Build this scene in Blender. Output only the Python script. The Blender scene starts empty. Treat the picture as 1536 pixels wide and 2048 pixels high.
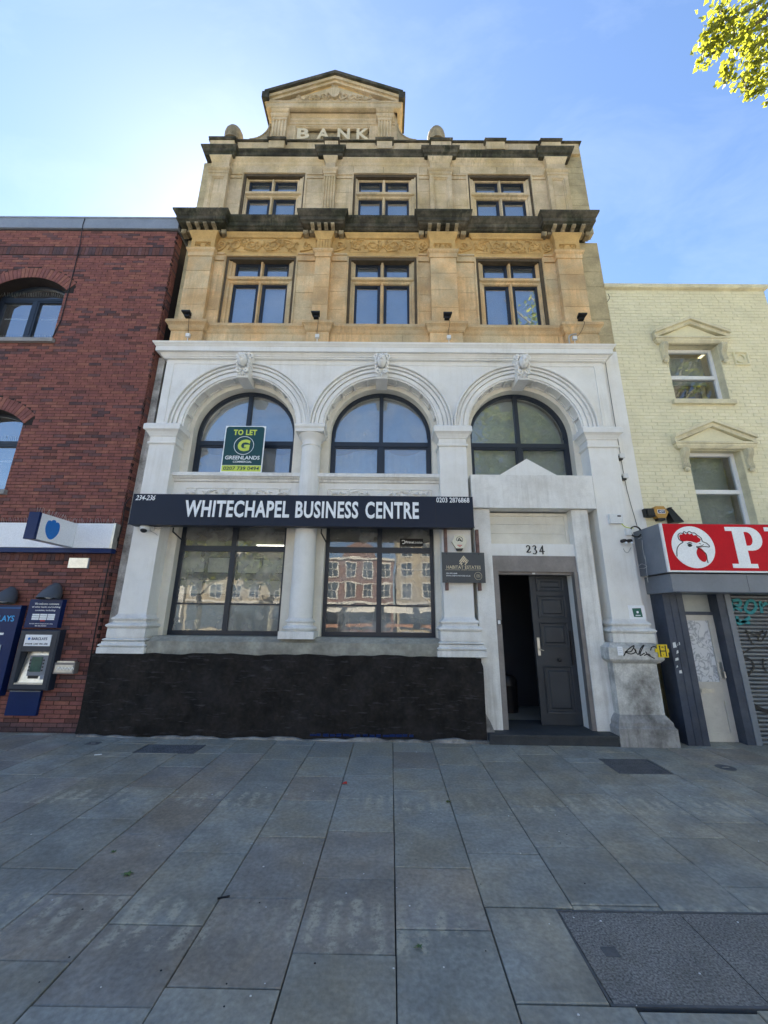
import bpy, bmesh, math, random
from math import sin, cos, pi, sqrt, atan2, radians
from mathutils import Vector, Matrix
random.seed(7)
SC = bpy.context.scene
COL = SC.collection

# ------------------------------------------------------------------ camera
cam_d = bpy.data.cameras.new('camera')
cam = bpy.data.objects.new('camera', cam_d); COL.objects.link(cam)
cam_d.sensor_fit = 'HORIZONTAL'; cam_d.sensor_width = 36.0
FPX = 775.0
cam_d.lens = 36.0 * FPX / 1536.0
cam_d.clip_start = 0.05; cam_d.clip_end = 2000
PITCH, YAW, ROLL = radians(15.37), radians(0.25), radians(0.6)
CAM = Vector((0, -6.0, 1.6))
fwd = Vector((-sin(YAW)*cos(PITCH), cos(YAW)*cos(PITCH), sin(PITCH)))
rgt = Vector((cos(YAW), sin(YAW), 0)); upv = rgt.cross(fwd)
R2 = rgt*cos(ROLL) + upv*sin(ROLL); U2 = upv*cos(ROLL) - rgt*sin(ROLL)
m = Matrix((R2, U2, -fwd)).transposed().to_4x4(); m.translation = CAM
cam.matrix_world = m
SC.camera = cam

def at(px, py, Y):
    """point of the plane y = Y that is measured at this pixel of the survey photograph -> (x, z)"""
    d = fwd*FPX + R2*(px-768) - U2*(py-1024)
    t = (Y - CAM.y)/d.y
    p = CAM + d*t
    return (p.x, p.z)

def gz(x): return -0.005*x
def on_ground(px, py):
    d = fwd*FPX + R2*(px-768) - U2*(py-1024)
    t = -(CAM.z)/(d.z + 0.005*d.x)
    p = CAM + d*t
    return (p.x, p.y)

# ------------------------------------------------------------------ sky, sun, exposure
SUN_EL, SUN_AZ = radians(46), radians(-24)          # behind the bank, to the left (azimuth from +Y towards +X)
W = bpy.data.worlds.new('World'); SC.world = W; W.use_nodes = True
nt = W.node_tree; nt.nodes.clear()
wo = nt.nodes.new('ShaderNodeOutputWorld'); bg = nt.nodes.new('ShaderNodeBackground')
sky = nt.nodes.new('ShaderNodeTexSky'); sky.sky_type = 'NISHITA'; sky.sun_disc = False
sky.sun_elevation = SUN_EL; sky.sun_rotation = SUN_AZ
sky.air_density = 1.0; sky.dust_density = 0.26; sky.ozone_density = 4.0
SKY_STRENGTH = 0.05
bg.inputs['Strength'].default_value = SKY_STRENGTH
tc = nt.nodes.new('ShaderNodeTexCoord')
mp = nt.nodes.new('ShaderNodeMapping'); mp.inputs['Scale'].default_value = (1.0, 2.2, 3.2); mp.inputs['Rotation'].default_value = (0.3, 0.5, 0.6)
n1 = nt.nodes.new('ShaderNodeTexNoise'); n1.inputs['Scale'].default_value = 2.1; n1.inputs['Detail'].default_value = 7; n1.inputs['Roughness'].default_value = 0.62; n1.inputs['Distortion'].default_value = 0.5
rp = nt.nodes.new('ShaderNodeValToRGB'); rp.color_ramp.elements[0].position = 0.5; rp.color_ramp.elements[1].position = 0.82
rp.color_ramp.elements[0].color = (0, 0, 0, 1); rp.color_ramp.elements[1].color = (0.10, 0.10, 0.10, 1)
mx = nt.nodes.new('ShaderNodeMix'); mx.data_type = 'RGBA'
CLOUD = (6.5, 6.9, 7.4, 1)
mx.inputs[7].default_value = CLOUD
L = nt.links.new
L(tc.outputs['Generated'], mp.inputs[0]); L(mp.outputs[0], n1.inputs['Vector']); L(n1.outputs[0], rp.inputs[0])
L(rp.outputs[0], mx.inputs[0]); L(sky.outputs[0], mx.inputs[6]); L(mx.outputs[2], bg.inputs[0]); L(bg.outputs[0], wo.inputs[0])

sun_d = bpy.data.lights.new('sun', 'SUN'); sun_d.energy = 5.0; sun_d.angle = radians(0.53); sun_d.color = (1.0, 0.93, 0.82)
sun = bpy.data.objects.new('sun', sun_d); COL.objects.link(sun)
sdir = Vector((sin(SUN_AZ)*cos(SUN_EL), cos(SUN_AZ)*cos(SUN_EL), sin(SUN_EL)))
sun.rotation_euler = sdir.to_track_quat('Z', 'Y').to_euler(); sun.location = (-12, 20, 30)

vs = SC.view_settings
vs.view_transform = 'Standard'; vs.look = 'None'; vs.gamma = 1.0; vs.use_curve_mapping = False
vs.exposure = 2.62
SC.cycles.max_bounces = 8; SC.cycles.diffuse_bounces = 4; SC.cycles.glossy_bounces = 4; SC.cycles.transparent_max_bounces = 12
try:
    SC.cycles.use_denoising = True
except Exception: pass

# ------------------------------------------------------------------ materials
MATS = {}
def rgb(c): return (c[0], c[1], c[2], 1.0)
def mat(name, base, rough=0.75, var=0.12, scale=3.0, bump=0.15, bscale=70.0, grain=0.06, dirt=None, metallic=0.0, objvar=0.0, streak=None, hstreak=None, spec=0.4, transl=0.0, tcol=None, coat=0.0, hue=None, rvar=0.0):
    """procedural surface: two noises of tone, fine bump, blotches (dirt = colour, amount) and vertical run-off (streak = colour, amount)"""
    mt = bpy.data.materials.new(name); mt.use_nodes = True; MATS[name] = mt
    N = mt.node_tree.nodes; LL = mt.node_tree.links.new
    p = N['Principled BSDF']; p.inputs['Roughness'].default_value = rough; p.inputs['Metallic'].default_value = metallic
    p.inputs['Specular IOR Level'].default_value = spec
    if coat: p.inputs['Coat Weight'].default_value = coat; p.inputs['Coat Roughness'].default_value = 0.05
    geo = N.new('ShaderNodeNewGeometry')
    def noise(sc, det=4, rg=0.55, vec=None):
        n = N.new('ShaderNodeTexNoise'); n.inputs['Scale'].default_value = sc; n.inputs['Detail'].default_value = det; n.inputs['Roughness'].default_value = rg
        LL(vec or geo.outputs['Position'], n.inputs['Vector']); return n.outputs[0]
    def ramp(src, a, b):
        r = N.new('ShaderNodeMapRange'); r.inputs[1].default_value = a; r.inputs[2].default_value = b; LL(src, r.inputs[0]); return r.outputs[0]
    def mul(col, fac_src, lo, hi, a=0.3, b=0.7):
        r = N.new('ShaderNodeMapRange'); r.inputs[1].default_value = a; r.inputs[2].default_value = b; r.inputs[3].default_value = lo; r.inputs[4].default_value = hi; LL(fac_src, r.inputs[0])
        mm = N.new('ShaderNodeMix'); mm.data_type = 'RGBA'; mm.blend_type = 'MULTIPLY'; mm.inputs[0].default_value = 1.0
        LL(col, mm.inputs[6]); LL(r.outputs[0], mm.inputs[7]); return mm.outputs[2]
    def blend(col, c2, fac):
        mm = N.new('ShaderNodeMix'); mm.data_type = 'RGBA'; LL(col, mm.inputs[6]); mm.inputs[7].default_value = rgb(c2); LL(fac, mm.inputs[0]); return mm.outputs[2]
    def times(a, k):
        q = N.new('ShaderNodeMath'); q.operation = 'MULTIPLY'; LL(a, q.inputs[0])
        if isinstance(k, (int, float)): q.inputs[1].default_value = k
        else: LL(k, q.inputs[1])
        return q.outputs[0]
    c = N.new('ShaderNodeRGB'); c.outputs[0].default_value = rgb(base); col = c.outputs[0]
    if hue:
        col = blend(col, hue, ramp(noise(scale*0.6, 5, 0.6), 0.42, 0.62))
    if var: col = mul(col, noise(scale, 5), 1-var, 1+var)
    if grain: col = mul(col, noise(bscale*0.8, 2), 1-grain, 1+grain)
    if objvar:
        oi = N.new('ShaderNodeObjectInfo'); col = mul(col, oi.outputs['Random'], 1-objvar, 1+objvar, 0, 1)
    if streak:
        v = N.new('ShaderNodeMapping'); v.inputs['Scale'].default_value = (17, 17, 0.9); LL(geo.outputs['Position'], v.inputs[0])
        f = times(times(ramp(noise(1.0, 5, 0.6, v.outputs[0]), 0.47, 0.70), ramp(noise(1.1, 3), 0.42, 0.66)), streak[1]); col = blend(col, streak[0], f)
    if hstreak:
        v = N.new('ShaderNodeMapping'); v.inputs['Scale'].default_value = (5, 5, 34); LL(geo.outputs['Position'], v.inputs[0])
        f = times(ramp(noise(1.0, 4, 0.6, v.outputs[0]), 0.60, 0.74), hstreak[1]); col = blend(col, hstreak[0], f)
    if dirt:
        f = times(ramp(noise(2.3, 7, 0.68), 0.46, 0.7), dirt[1]); col = blend(col, dirt[0], f)
    LL(col, p.inputs['Base Color'])
    if rvar:
        r = N.new('ShaderNodeMapRange'); r.inputs[1].default_value = .3; r.inputs[2].default_value = .7; r.inputs[3].default_value = rough-rvar; r.inputs[4].default_value = rough+rvar
        LL(noise(scale*2, 4), r.inputs[0]); LL(r.outputs[0], p.inputs['Roughness'])
    if bump:
        b = N.new('ShaderNodeBump'); b.inputs['Strength'].default_value = bump; b.inputs['Distance'].default_value = 0.01
        LL(noise(bscale, 5, 0.65), b.inputs['Height']); LL(b.outputs[0], p.inputs['Normal'])
    if transl:
        tr = N.new('ShaderNodeBsdfTranslucent'); LL(col, tr.inputs[0])
        if tcol:
            tcn = N.new('ShaderNodeRGB'); tcn.outputs[0].default_value = rgb(tcol); LL(mul(tcn.outputs[0], noise(scale*2, 5), .55, 1.2), tr.inputs[0])
        ms = N.new('ShaderNodeMixShader'); ms.inputs[0].default_value = transl
        LL(p.outputs[0], ms.inputs[1]); LL(tr.outputs[0], ms.inputs[2]); LL(ms.outputs[0], N['Material Output'].inputs[0])
    return mt

def glass(name, tint=(0.75, 0.82, 0.84), refl=0.10, ior=1.5, rough=0.0, wob=0.0, dust_veil=0.05):
    """a window pane: see-through, tinted, mirror-like at its surface"""
    mt = bpy.data.materials.new(name); mt.use_nodes = True; MATS[name] = mt
    N = mt.node_tree.nodes; LL = mt.node_tree.links.new; N.remove(N['Principled BSDF'])
    t = N.new('ShaderNodeBsdfTransparent'); t.inputs[0].default_value = rgb(tint)
    g = N.new('ShaderNodeBsdfGlossy'); g.inputs['Roughness'].default_value = rough; g.inputs[0].default_value = (0.95, 0.97, 1, 1)
    fr = N.new('ShaderNodeFresnel'); fr.inputs[0].default_value = ior
    ad = N.new('ShaderNodeMath'); ad.operation = 'ADD'; ad.inputs[1].default_value = refl; ad.use_clamp = True
    LL(fr.outputs[0], ad.inputs[0])
    ms = N.new('ShaderNodeMixShader'); LL(ad.outputs[0], ms.inputs[0]); LL(t.outputs[0], ms.inputs[1]); LL(g.outputs[0], ms.inputs[2])
    if wob:
        geo = N.new('ShaderNodeNewGeometry'); n = N.new('ShaderNodeTexNoise'); n.inputs['Scale'].default_value = 2.0; LL(geo.outputs['Position'], n.inputs['Vector'])
        b = N.new('ShaderNodeBump'); b.inputs['Strength'].default_value = wob; b.inputs['Distance'].default_value = 0.02; LL(n.outputs[0], b.inputs['Height'])
        LL(b.outputs[0], g.inputs['Normal'])
    d = N.new('ShaderNodeBsdfDiffuse'); d.inputs[0].default_value = (0.6, 0.6, 0.57, 1); g2 = N.new('ShaderNodeNewGeometry'); nz = N.new('ShaderNodeTexNoise'); nz.inputs['Scale'].default_value = 3.5; nz.inputs['Detail'].default_value = 6; LL(g2.outputs['Position'], nz.inputs['Vector'])  # pale haze mixed in to wash out reflections, as on dusty glass
    mr = N.new('ShaderNodeMapRange'); mr.inputs[1].default_value = .3; mr.inputs[2].default_value = .75; mr.inputs[3].default_value = dust_veil*.4; mr.inputs[4].default_value = dust_veil*2.2; LL(nz.outputs[0], mr.inputs[0])
    m3 = N.new('ShaderNodeMixShader'); LL(mr.outputs[0], m3.inputs[0]); LL(ms.outputs[0], m3.inputs[1]); LL(d.outputs[0], m3.inputs[2])
    LL(m3.outputs[0], N['Material Output'].inputs[0])
    return mt

OCH = (0.66, 0.435, 0.215); BUF = (0.62, 0.495, 0.325)
mat('stone_ochre', OCH, 0.85, 0.24, 2.2, 0.35, 55, 0.10, streak=((0.22, 0.16, 0.09), 0.5), dirt=((0.30, 0.21, 0.11), 0.35), objvar=0.10, hue=(0.58, 0.46, 0.28))
mat('stone_buff', BUF, 0.85, 0.20, 2.5, 0.35, 55, 0.10, streak=((0.20, 0.16, 0.10), 0.6), dirt=((0.32, 0.25, 0.15), 0.35), objvar=0.08, hue=(0.52, 0.40, 0.22))
mat('stone_rich', (0.58, 0.375, 0.145), 0.85, 0.18, 4, 0.25, 60, 0.08, dirt=((0.17, 0.10, 0.04), 0.30))
mat('stone_side', (0.48, 0.40, 0.24), 0.9, 0.2, 3, 0.3, 50, 0.1, streak=((0.14, 0.12, 0.08), 0.4), dirt=((0.2, 0.16, 0.09), .4))
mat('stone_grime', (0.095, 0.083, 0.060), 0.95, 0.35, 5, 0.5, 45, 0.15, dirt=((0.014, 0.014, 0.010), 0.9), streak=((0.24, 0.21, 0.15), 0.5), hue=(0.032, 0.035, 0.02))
mat('stone_soot_shade', (0.36, 0.295, 0.185), 0.9, 0.25, 4, 0.4, 45, 0.12, dirt=((0.04, 0.038, 0.026), 0.8), streak=((0.08, 0.07, 0.05), 0.55))
mat('joint_dark', (0.09, 0.068, 0.042), 0.95, 0.2, 8, 0.2)
mat('white_paint', (0.83, 0.818, 0.78), 0.6, 0.04, 2.5, 0.10, 90, 0.03, dirt=((0.58, 0.54, 0.46), 0.28), streak=((0.50, 0.46, 0.38), 0.30))
mat('cream_paint', (0.76, 0.72, 0.62), 0.65, 0.07, 3, 0.1, 90, 0.03, dirt=((0.48, 0.42, 0.33), 0.35), streak=((0.45, 0.4, 0.32), 0.3))
mat('white_grimy', (0.80, 0.785, 0.745), 0.65, 0.07, 5, 0.2, 70, 0.05, dirt=((0.42, 0.38, 0.32), 0.4), streak=((0.28, 0.25, 0.20), 0.5))
mat('dirty_white', (0.60, 0.585, 0.545), 0.7, 0.16, 6, 0.4, 60, 0.10, dirt=((0.10, 0.09, 0.08), 0.85), streak=((0.15, 0.135, 0.11), 0.7))
mat('grimy_base', (0.36, 0.345, 0.325), 0.8, 0.2, 6, 0.4, 50, 0.1, dirt=((0.05, 0.045, 0.04), 0.9), streak=((0.10, 0.09, 0.08), 0.6))
mat('black_render', (0.021, 0.018, 0.016), 0.9, 0.45, 5, 0.9, 22, 0.25, dirt=((0.034, 0.034, 0.038), 0.3), spec=0.2, hstreak=((0.10, 0.10, 0.105), 0.5))
mat('grey_ledge', (0.34, 0.33, 0.28), 0.9, 0.25, 5, 0.6, 30, 0.1, dirt=((0.12, 0.11, 0.09), 0.5))
mat('navy_frame', (0.013, 0.020, 0.034), 0.42, 0.1, 4, 0.03, 60, 0.02, spec=0.5)
mat('door_paint', (0.030, 0.036, 0.045), 0.45, 0.15, 4, 0.08, 60, 0.04, dirt=((0.012, 0.012, 0.014), 0.3))
mat('blind', (0.38, 0.47, 0.56), 0.8, 0.05, 2, 0.0)  # blue of the mirrored sky put into the blind's colour
mat('room', (0.33, 0.30, 0.25), 0.9, 0.08, 2, 0.0)
mat('room_shade', (0.05, 0.052, 0.062), 0.9, 0.1, 2, 0.0)  # shade of unlit interiors put into the surface colour
mat('film', (0.47, 0.50, 0.48), 0.5, 0.10, 3, 0.05, 40, 0.03)
mat('poster', (0.86, 0.85, 0.78), 0.4, 0.10, 3, 0.0)
glass('pane', (0.80, 0.86, 0.88), 0.36, 1.55, 0.0, 0.04)
glass('pane_low', (0.72, 0.74, 0.72), 0.08, 1.6, 0.0, 0.07, 0.22)
glass('pane_milky', (0.80, 0.86, 0.88), 0.24, 1.55, 0.0, 0.05, 0.16)
glass('pane_dull', (0.74, 0.80, 0.80), 0.07, 1.5, 0.0, 0.06, 0.08)
mat('brick_red', (0.241, 0.091, 0.071), 0.85, 0.2, 9, 0.35, 60, 0.12)
mat('brick_maroon', (0.207, 0.079, 0.068), 0.85, 0.2, 9, 0.35, 60, 0.12)
mat('brick_bright', (0.270, 0.109, 0.077), 0.85, 0.2, 9, 0.35, 60, 0.12)
mat('brick_plum', (0.145, 0.073, 0.071), 0.85, 0.2, 9, 0.35, 60, 0.12)
mat('brick_black', (0.085, 0.048, 0.050), 0.8, 0.2, 9, 0.35, 60, 0.12)
mat('brick_brown', (0.127, 0.053, 0.044), 0.85, 0.2, 9, 0.35, 60, 0.12)
mat('mortar_dark', (0.030, 0.022, 0.020), 0.95, 0.2, 12, 0.2)
YEL = (0.79, 0.735, 0.51)
mat('brick_cream', YEL, 0.6, 0.05, 3, 0.3, 45, 0.04, dirt=((0.62, 0.56, 0.36), 0.3))
mat('brick_cream_pale', (0.81, 0.755, 0.54), 0.6, 0.05, 3, 0.3, 45, 0.04, dirt=((0.52, 0.46, 0.27), 0.35))
mat('mortar_cream', (0.70, 0.645, 0.44), 0.8, 0.1, 6, 0.3, 40, 0.05, dirt=((0.36, 0.31, 0.19), 0.5))
mat('cream_stone', (0.72, 0.66, 0.46), 0.7, 0.1, 5, 0.2, 50, 0.05, dirt=((0.20, 0.17, 0.12), 0.4))
mat('upvc', (0.78, 0.79, 0.79), 0.35, 0.03, 3, 0.0)
mat('lead_grey', (0.24, 0.27, 0.32), 0.5, 0.1, 3, 0.1, 30, 0.04)
mat('sign_navy', (0.012, 0.018, 0.036), 0.45, 0.1, 2, 0.0, 30, 0.0, spec=0.25)
mat('letter_white', (0.90, 0.92, 0.93), 0.45, 0.02, 4, 0.0)
mat('letter_black', (0.012, 0.012, 0.013), 0.5, 0.05, 4, 0.0)
mat('stone_letter', (0.66, 0.57, 0.40), 0.85, 0.1, 6, 0.2)
mat('panel_white', (0.87, 0.88, 0.90), 0.35, 0.03, 3, 0.0)
mat('corp_blue', (0.006, 0.022, 0.10), 0.35, 0.08, 3, 0.0, spec=0.2)
mat('emblem_blue', (0.0, 0.17, 0.58), 0.4, 0.05, 3, 0.0)
mat('letter_cyan', (0.05, 0.42, 0.85), 0.4, 0.0, 3, 0.0)
mat('letlet_green', (0.010, 0.062, 0.066), 0.4, 0.05, 3, 0.0)
mat('lime', (0.62, 0.72, 0.10), 0.4, 0.03, 3, 0.0)
mat('plaque_grey', (0.060, 0.066, 0.072), 0.45, 0.05, 3, 0.0)
mat('gold', (0.66, 0.56, 0.38), 0.5, 0.1, 20, 0.0)
mat('red_sign', (0.58, 0.004, 0.014), 0.45, 0.05, 3, 0.0, spec=0.15)
mat('shutter_steel', (0.205, 0.215, 0.225), 0.45, 0.12, 4, 0.08, 40, 0.05, metallic=0.35, dirt=((0.10, 0.10, 0.11), 0.4))
mat('housing_grey', (0.20, 0.22, 0.25), 0.45, 0.1, 3, 0.05, 40, 0.03, dirt=((0.12, 0.12, 0.13), 0.3))
mat('taupe_metal', (0.235, 0.215, 0.205), 0.5, 0.12, 4, 0.06, 40, 0.04, dirt=((0.10, 0.09, 0.08), 0.4), metallic=0.2)
mat('post_navy', (0.040, 0.052, 0.080), 0.5, 0.25, 4, 0.15, 40, 0.06, dirt=((0.11, 0.12, 0.14), 0.5))
mat('atm_navy', (0.022, 0.030, 0.048), 0.4, 0.1, 4, 0.0)
mat('hood_grey', (0.075, 0.082, 0.095), 0.45, 0.1, 6, 0.0)
mat('door_cream', (0.62, 0.595, 0.54), 0.55, 0.06, 4, 0.08, 60, 0.03, dirt=((0.28, 0.25, 0.21), 0.35))
mat('steel', (0.55, 0.54, 0.50), 0.3, 0.15, 10, 0.02, metallic=0.8)
mat('black_plastic', (0.014, 0.014, 0.016), 0.4, 0.05, 4, 0.0)
mat('white_plastic', (0.72, 0.73, 0.72), 0.4, 0.03, 4, 0.0)
mat('cream_plastic', (0.74, 0.70, 0.56), 0.45, 0.04, 4, 0.0)
mat('amber_plastic', (0.50, 0.27, 0.055), 0.45, 0.06, 4, 0.0)
mat('yellow_sign', (0.80, 0.57, 0.01), 0.45, 0.03, 4, 0.0)
mat('cable_black', (0.012, 0.012, 0.012), 0.6, 0.05, 4, 0.0)
mat('cable_grey', (0.42, 0.42, 0.40), 0.6, 0.05, 4, 0.0)
mat('spray_black', (0.010, 0.010, 0.012), 0.5, 0.0, 4, 0.0)
mat('spray_teal', (0.02, 0.24, 0.27), 0.6, 0.15, 20, 0.0)
mat('print_red', (0.55, 0.03, 0.02), 0.5, 0.0, 3, 0.0)
mat('print_green', (0.015, 0.12, 0.085), 0.5, 0.0, 3, 0.0)
mat('print_grey', (0.30, 0.33, 0.40), 0.5, 0.0, 3, 0.0)
mat('rust', (0.17, 0.10, 0.085), 0.8, 0.3, 20, 0.2, 60, 0.1)
mat('slate_step', (0.045, 0.048, 0.052), 0.7, 0.2, 5, 0.25, 50, 0.1)
mat('granite', (0.215, 0.200, 0.182), 0.8, 0.15, 4, 0.4, 120, 0.6, dirt=((0.19, 0.16, 0.11), 0.25))
mat('granite_dark', (0.12, 0.12, 0.125), 0.9, 0.25, 6, 0.5, 90, 0.5)
mat('iron_cover', (0.105, 0.105, 0.108), 0.6, 0.2, 8, 0.3, 60, 0.1)
mat('joint_bed', (0.065, 0.063, 0.06), 0.95, 0.2, 8, 0.3)
mat('asphalt', (0.055, 0.055, 0.056), 0.9, 0.15, 1.5, 0.3, 60, 0.2)
mat('bounce_paving', (0.36, 0.35, 0.33), 0.9, 0.1, 1, 0.1)
mat('kerb_stone', (0.30, 0.29, 0.28), 0.85, 0.15, 4, 0.2)
mat('road_paint', (0.72, 0.72, 0.68), 0.7, 0.1, 8, 0.1)
mat('leaf', (0.09, 0.135, 0.03), 0.5, 0.35, 2.0, 0.0, transl=0.5, tcol=(0.46, 0.46, 0.04))
mat('bark', (0.13, 0.115, 0.085), 0.9, 0.3, 6, 0.5, 30, 0.1, hue=(0.26, 0.24, 0.17))
mat('leaf_fallen', (0.10, 0.16, 0.05), 0.6, 0.2, 20, 0.0)
mat('far_red', (0.19, 0.115, 0.095), 0.85, 0.15, 1.0, 0.1, 20, 0.1)
mat('far_tan', (0.36, 0.30, 0.20), 0.85, 0.12, 1.0, 0.1, 20, 0.1)
mat('far_stone', (0.60, 0.56, 0.47), 0.8, 0.1, 1.0, 0.05, 20, 0.05)
mat('far_glass', (0.05, 0.07, 0.09), 0.08, 0.05, 1, 0.0, spec=0.6)
mat('awning', (0.62, 0.58, 0.48), 0.8, 0.1, 2, 0.05)
mat('goods', (0.30, 0.16, 0.10), 0.8, 0.4, 3, 0.05)
mat('litter_white', (0.75, 0.74, 0.72), 0.6, 0.1, 30, 0.0)
mat('screen_green', (0.03, 0.09, 0.07), 0.2, 0.2, 20, 0.0)

def lamp_mat():
    mt = bpy.data.materials.new('lamp_tube'); mt.use_nodes = True; MATS['lamp_tube'] = mt
    p = mt.node_tree.nodes['Principled BSDF']; p.inputs['Emission Color'].default_value = (1, 0.95, 0.82, 1); p.inputs['Emission Strength'].default_value = 1.0
lamp_mat()

def marble_mat():
    mt = mat('marble_film', (0.72, 0.74, 0.76), 0.35, 0.03, 3, 0.0)
    N = mt.node_tree.nodes; LL = mt.node_tree.links.new; p = N['Principled BSDF']
    geo = N.new('ShaderNodeNewGeometry')
    n = N.new('ShaderNodeTexNoise'); n.inputs['Scale'].default_value = 7; n.inputs['Detail'].default_value = 6; n.inputs['Distortion'].default_value = 1.6; LL(geo.outputs['Position'], n.inputs['Vector'])
    r = N.new('ShaderNodeValToRGB'); e = r.color_ramp.elements
    e[0].position = 0.44; e[0].color = (0.72, 0.74, 0.77, 1); e[1].position = 0.56; e[1].color = (0.70, 0.72, 0.76, 1)
    k = e.new(0.50); k.color = (0.30, 0.33, 0.38, 1)
    LL(n.outputs[0], r.inputs[0]); LL(r.outputs[0], p.inputs['Base Color'])
marble_mat()

def slab_mat(name, base):
    """York stone: per-slab tone, mottling, chewing-gum spots and the worn pale bands of old surface markings"""
    mt = mat(name, base, 0.72, 0.22, 2.4, 0.40, 45, 0.18, objvar=0.12, dirt=((base[0]*.55, base[1]*.55, base[2]*.55), 0.5), spec=0.35, rvar=0.08, hue=(base[0]*1.12, base[1]*1.0, base[2]*0.85))
    N = mt.node_tree.nodes; LL = mt.node_tree.links.new; p = N['Principled BSDF']
    src = p.inputs['Base Color'].links[0].from_socket
    geo = N.new('ShaderNodeNewGeometry'); sep = N.new('ShaderNodeSeparateXYZ'); LL(geo.outputs['Position'], sep.inputs[0])
    def math_(op, a, b=None, c=None):
        q = N.new('ShaderNodeMath'); q.operation = op
        for i, v in enumerate((a, b, c)):
            if v is None: continue
            if isinstance(v, (int, float)): q.inputs[i].default_value = v
            else: LL(v, q.inputs[i])
        return q.outputs[0]
    def band(y0, hw):   # 1 inside |y - y0| < hw
        d = math_('ABSOLUTE', math_('SUBTRACT', sep.outputs[1], y0))
        r = N.new('ShaderNodeMapRange'); r.inputs[1].default_value = hw*0.75; r.inputs[2].default_value = hw; r.inputs[3].default_value = 1; r.inputs[4].default_value = 0; LL(d, r.inputs[0]); return r.outputs[0]
    n = N.new('ShaderNodeTexNoise'); n.inputs['Scale'].default_value = 5.5; n.inputs['Detail'].default_value = 7; n.inputs['Roughness'].default_value = .75; LL(geo.outputs['Position'], n.inputs['Vector'])
    blot = N.new('ShaderNodeMapRange'); blot.inputs[1].default_value = .44; blot.inputs[2].default_value = .60; LL(n.outputs[0], blot.inputs[0])
    n2 = N.new('ShaderNodeTexNoise'); n2.inputs['Scale'].default_value = 38; n2.inputs['Detail'].default_value = 4; LL(geo.outputs['Position'], n2.inputs['Vector'])
    fine = N.new('ShaderNodeMapRange'); fine.inputs[1].default_value = .36; fine.inputs[2].default_value = .52; LL(n2.outputs[0], fine.inputs[0])
    # ribs of the former tactile strip, 0.13 m apart
    nw = N.new('ShaderNodeTexNoise'); nw.inputs['Scale'].default_value = 1.7; LL(geo.outputs['Position'], nw.inputs['Vector'])
    wv = math_('SINE', math_('ADD', math_('MULTIPLY', sep.outputs[0], 2*pi/0.115), math_('MULTIPLY', nw.outputs[0], 5.0)))
    rib = N.new('ShaderNodeMapRange'); rib.inputs[1].default_value = -0.9; rib.inputs[2].default_value = 0.9; LL(wv, rib.inputs[0])
    f1 = math_('MULTIPLY', math_('MULTIPLY', band(-1.92, 0.17), rib.outputs[0]), math_('MULTIPLY', blot.outputs[0], fine.outputs[0]))
    f2 = math_('MULTIPLY', math_('MULTIPLY', band(-3.38, 0.21), rib.outputs[0]), math_('MULTIPLY', blot.outputs[0], fine.outputs[0]))
    n3 = N.new('ShaderNodeTexNoise'); n3.inputs['Scale'].default_value = 0.9; n3.inputs['Detail'].default_value = 3; LL(geo.outputs['Position'], n3.inputs['Vector'])
    big = N.new('ShaderNodeMapRange'); big.inputs[1].default_value = .42; big.inputs[2].default_value = .60; big.inputs[3].default_value = 0.22; LL(n3.outputs[0], big.inputs[0])
    f = math_('MULTIPLY', math_('MULTIPLY', math_('ADD', f1, f2), big.outputs[0]), 1.9)
    f = math_('MINIMUM', f, 0.62)
    mm = N.new('ShaderNodeMix'); mm.data_type = 'RGBA'; LL(src, mm.inputs[6]); mm.inputs[7].default_value = (0.56, 0.50, 0.38, 1); LL(f, mm.inputs[0])
    vo = N.new('ShaderNodeTexVoronoi'); vo.inputs['Scale'].default_value = 4.2; LL(geo.outputs['Position'], vo.inputs['Vector'])
    sp = N.new('ShaderNodeMapRange'); sp.inputs[1].default_value = 0.055; sp.inputs[2].default_value = 0.035; LL(vo.outputs['Distance'], sp.inputs[0])
    gate = N.new('ShaderNodeMapRange'); gate.inputs[1].default_value = .62; gate.inputs[2].default_value = .66
    sc_ = N.new('ShaderNodeSeparateColor'); LL(vo.outputs['Color'], sc_.inputs[0]); LL(sc_.outputs[0], gate.inputs[0])
    g2 = math_('MULTIPLY', math_('MULTIPLY', sp.outputs[0], gate.outputs[0]), 0.7)
    m2 = N.new('ShaderNodeMix'); m2.data_type = 'RGBA'; LL(mm.outputs[2], m2.inputs[6]); m2.inputs[7].default_value = (0.46, 0.46, 0.44, 1); LL(g2, m2.inputs[0])
    LL(m2.outputs[2], p.inputs['Base Color'])
slab_mat('slab_blue', (0.305, 0.302, 0.272)); slab_mat('slab_brown', (0.305, 0.282, 0.250)); slab_mat('slab_green', (0.308, 0.302, 0.266))

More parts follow.
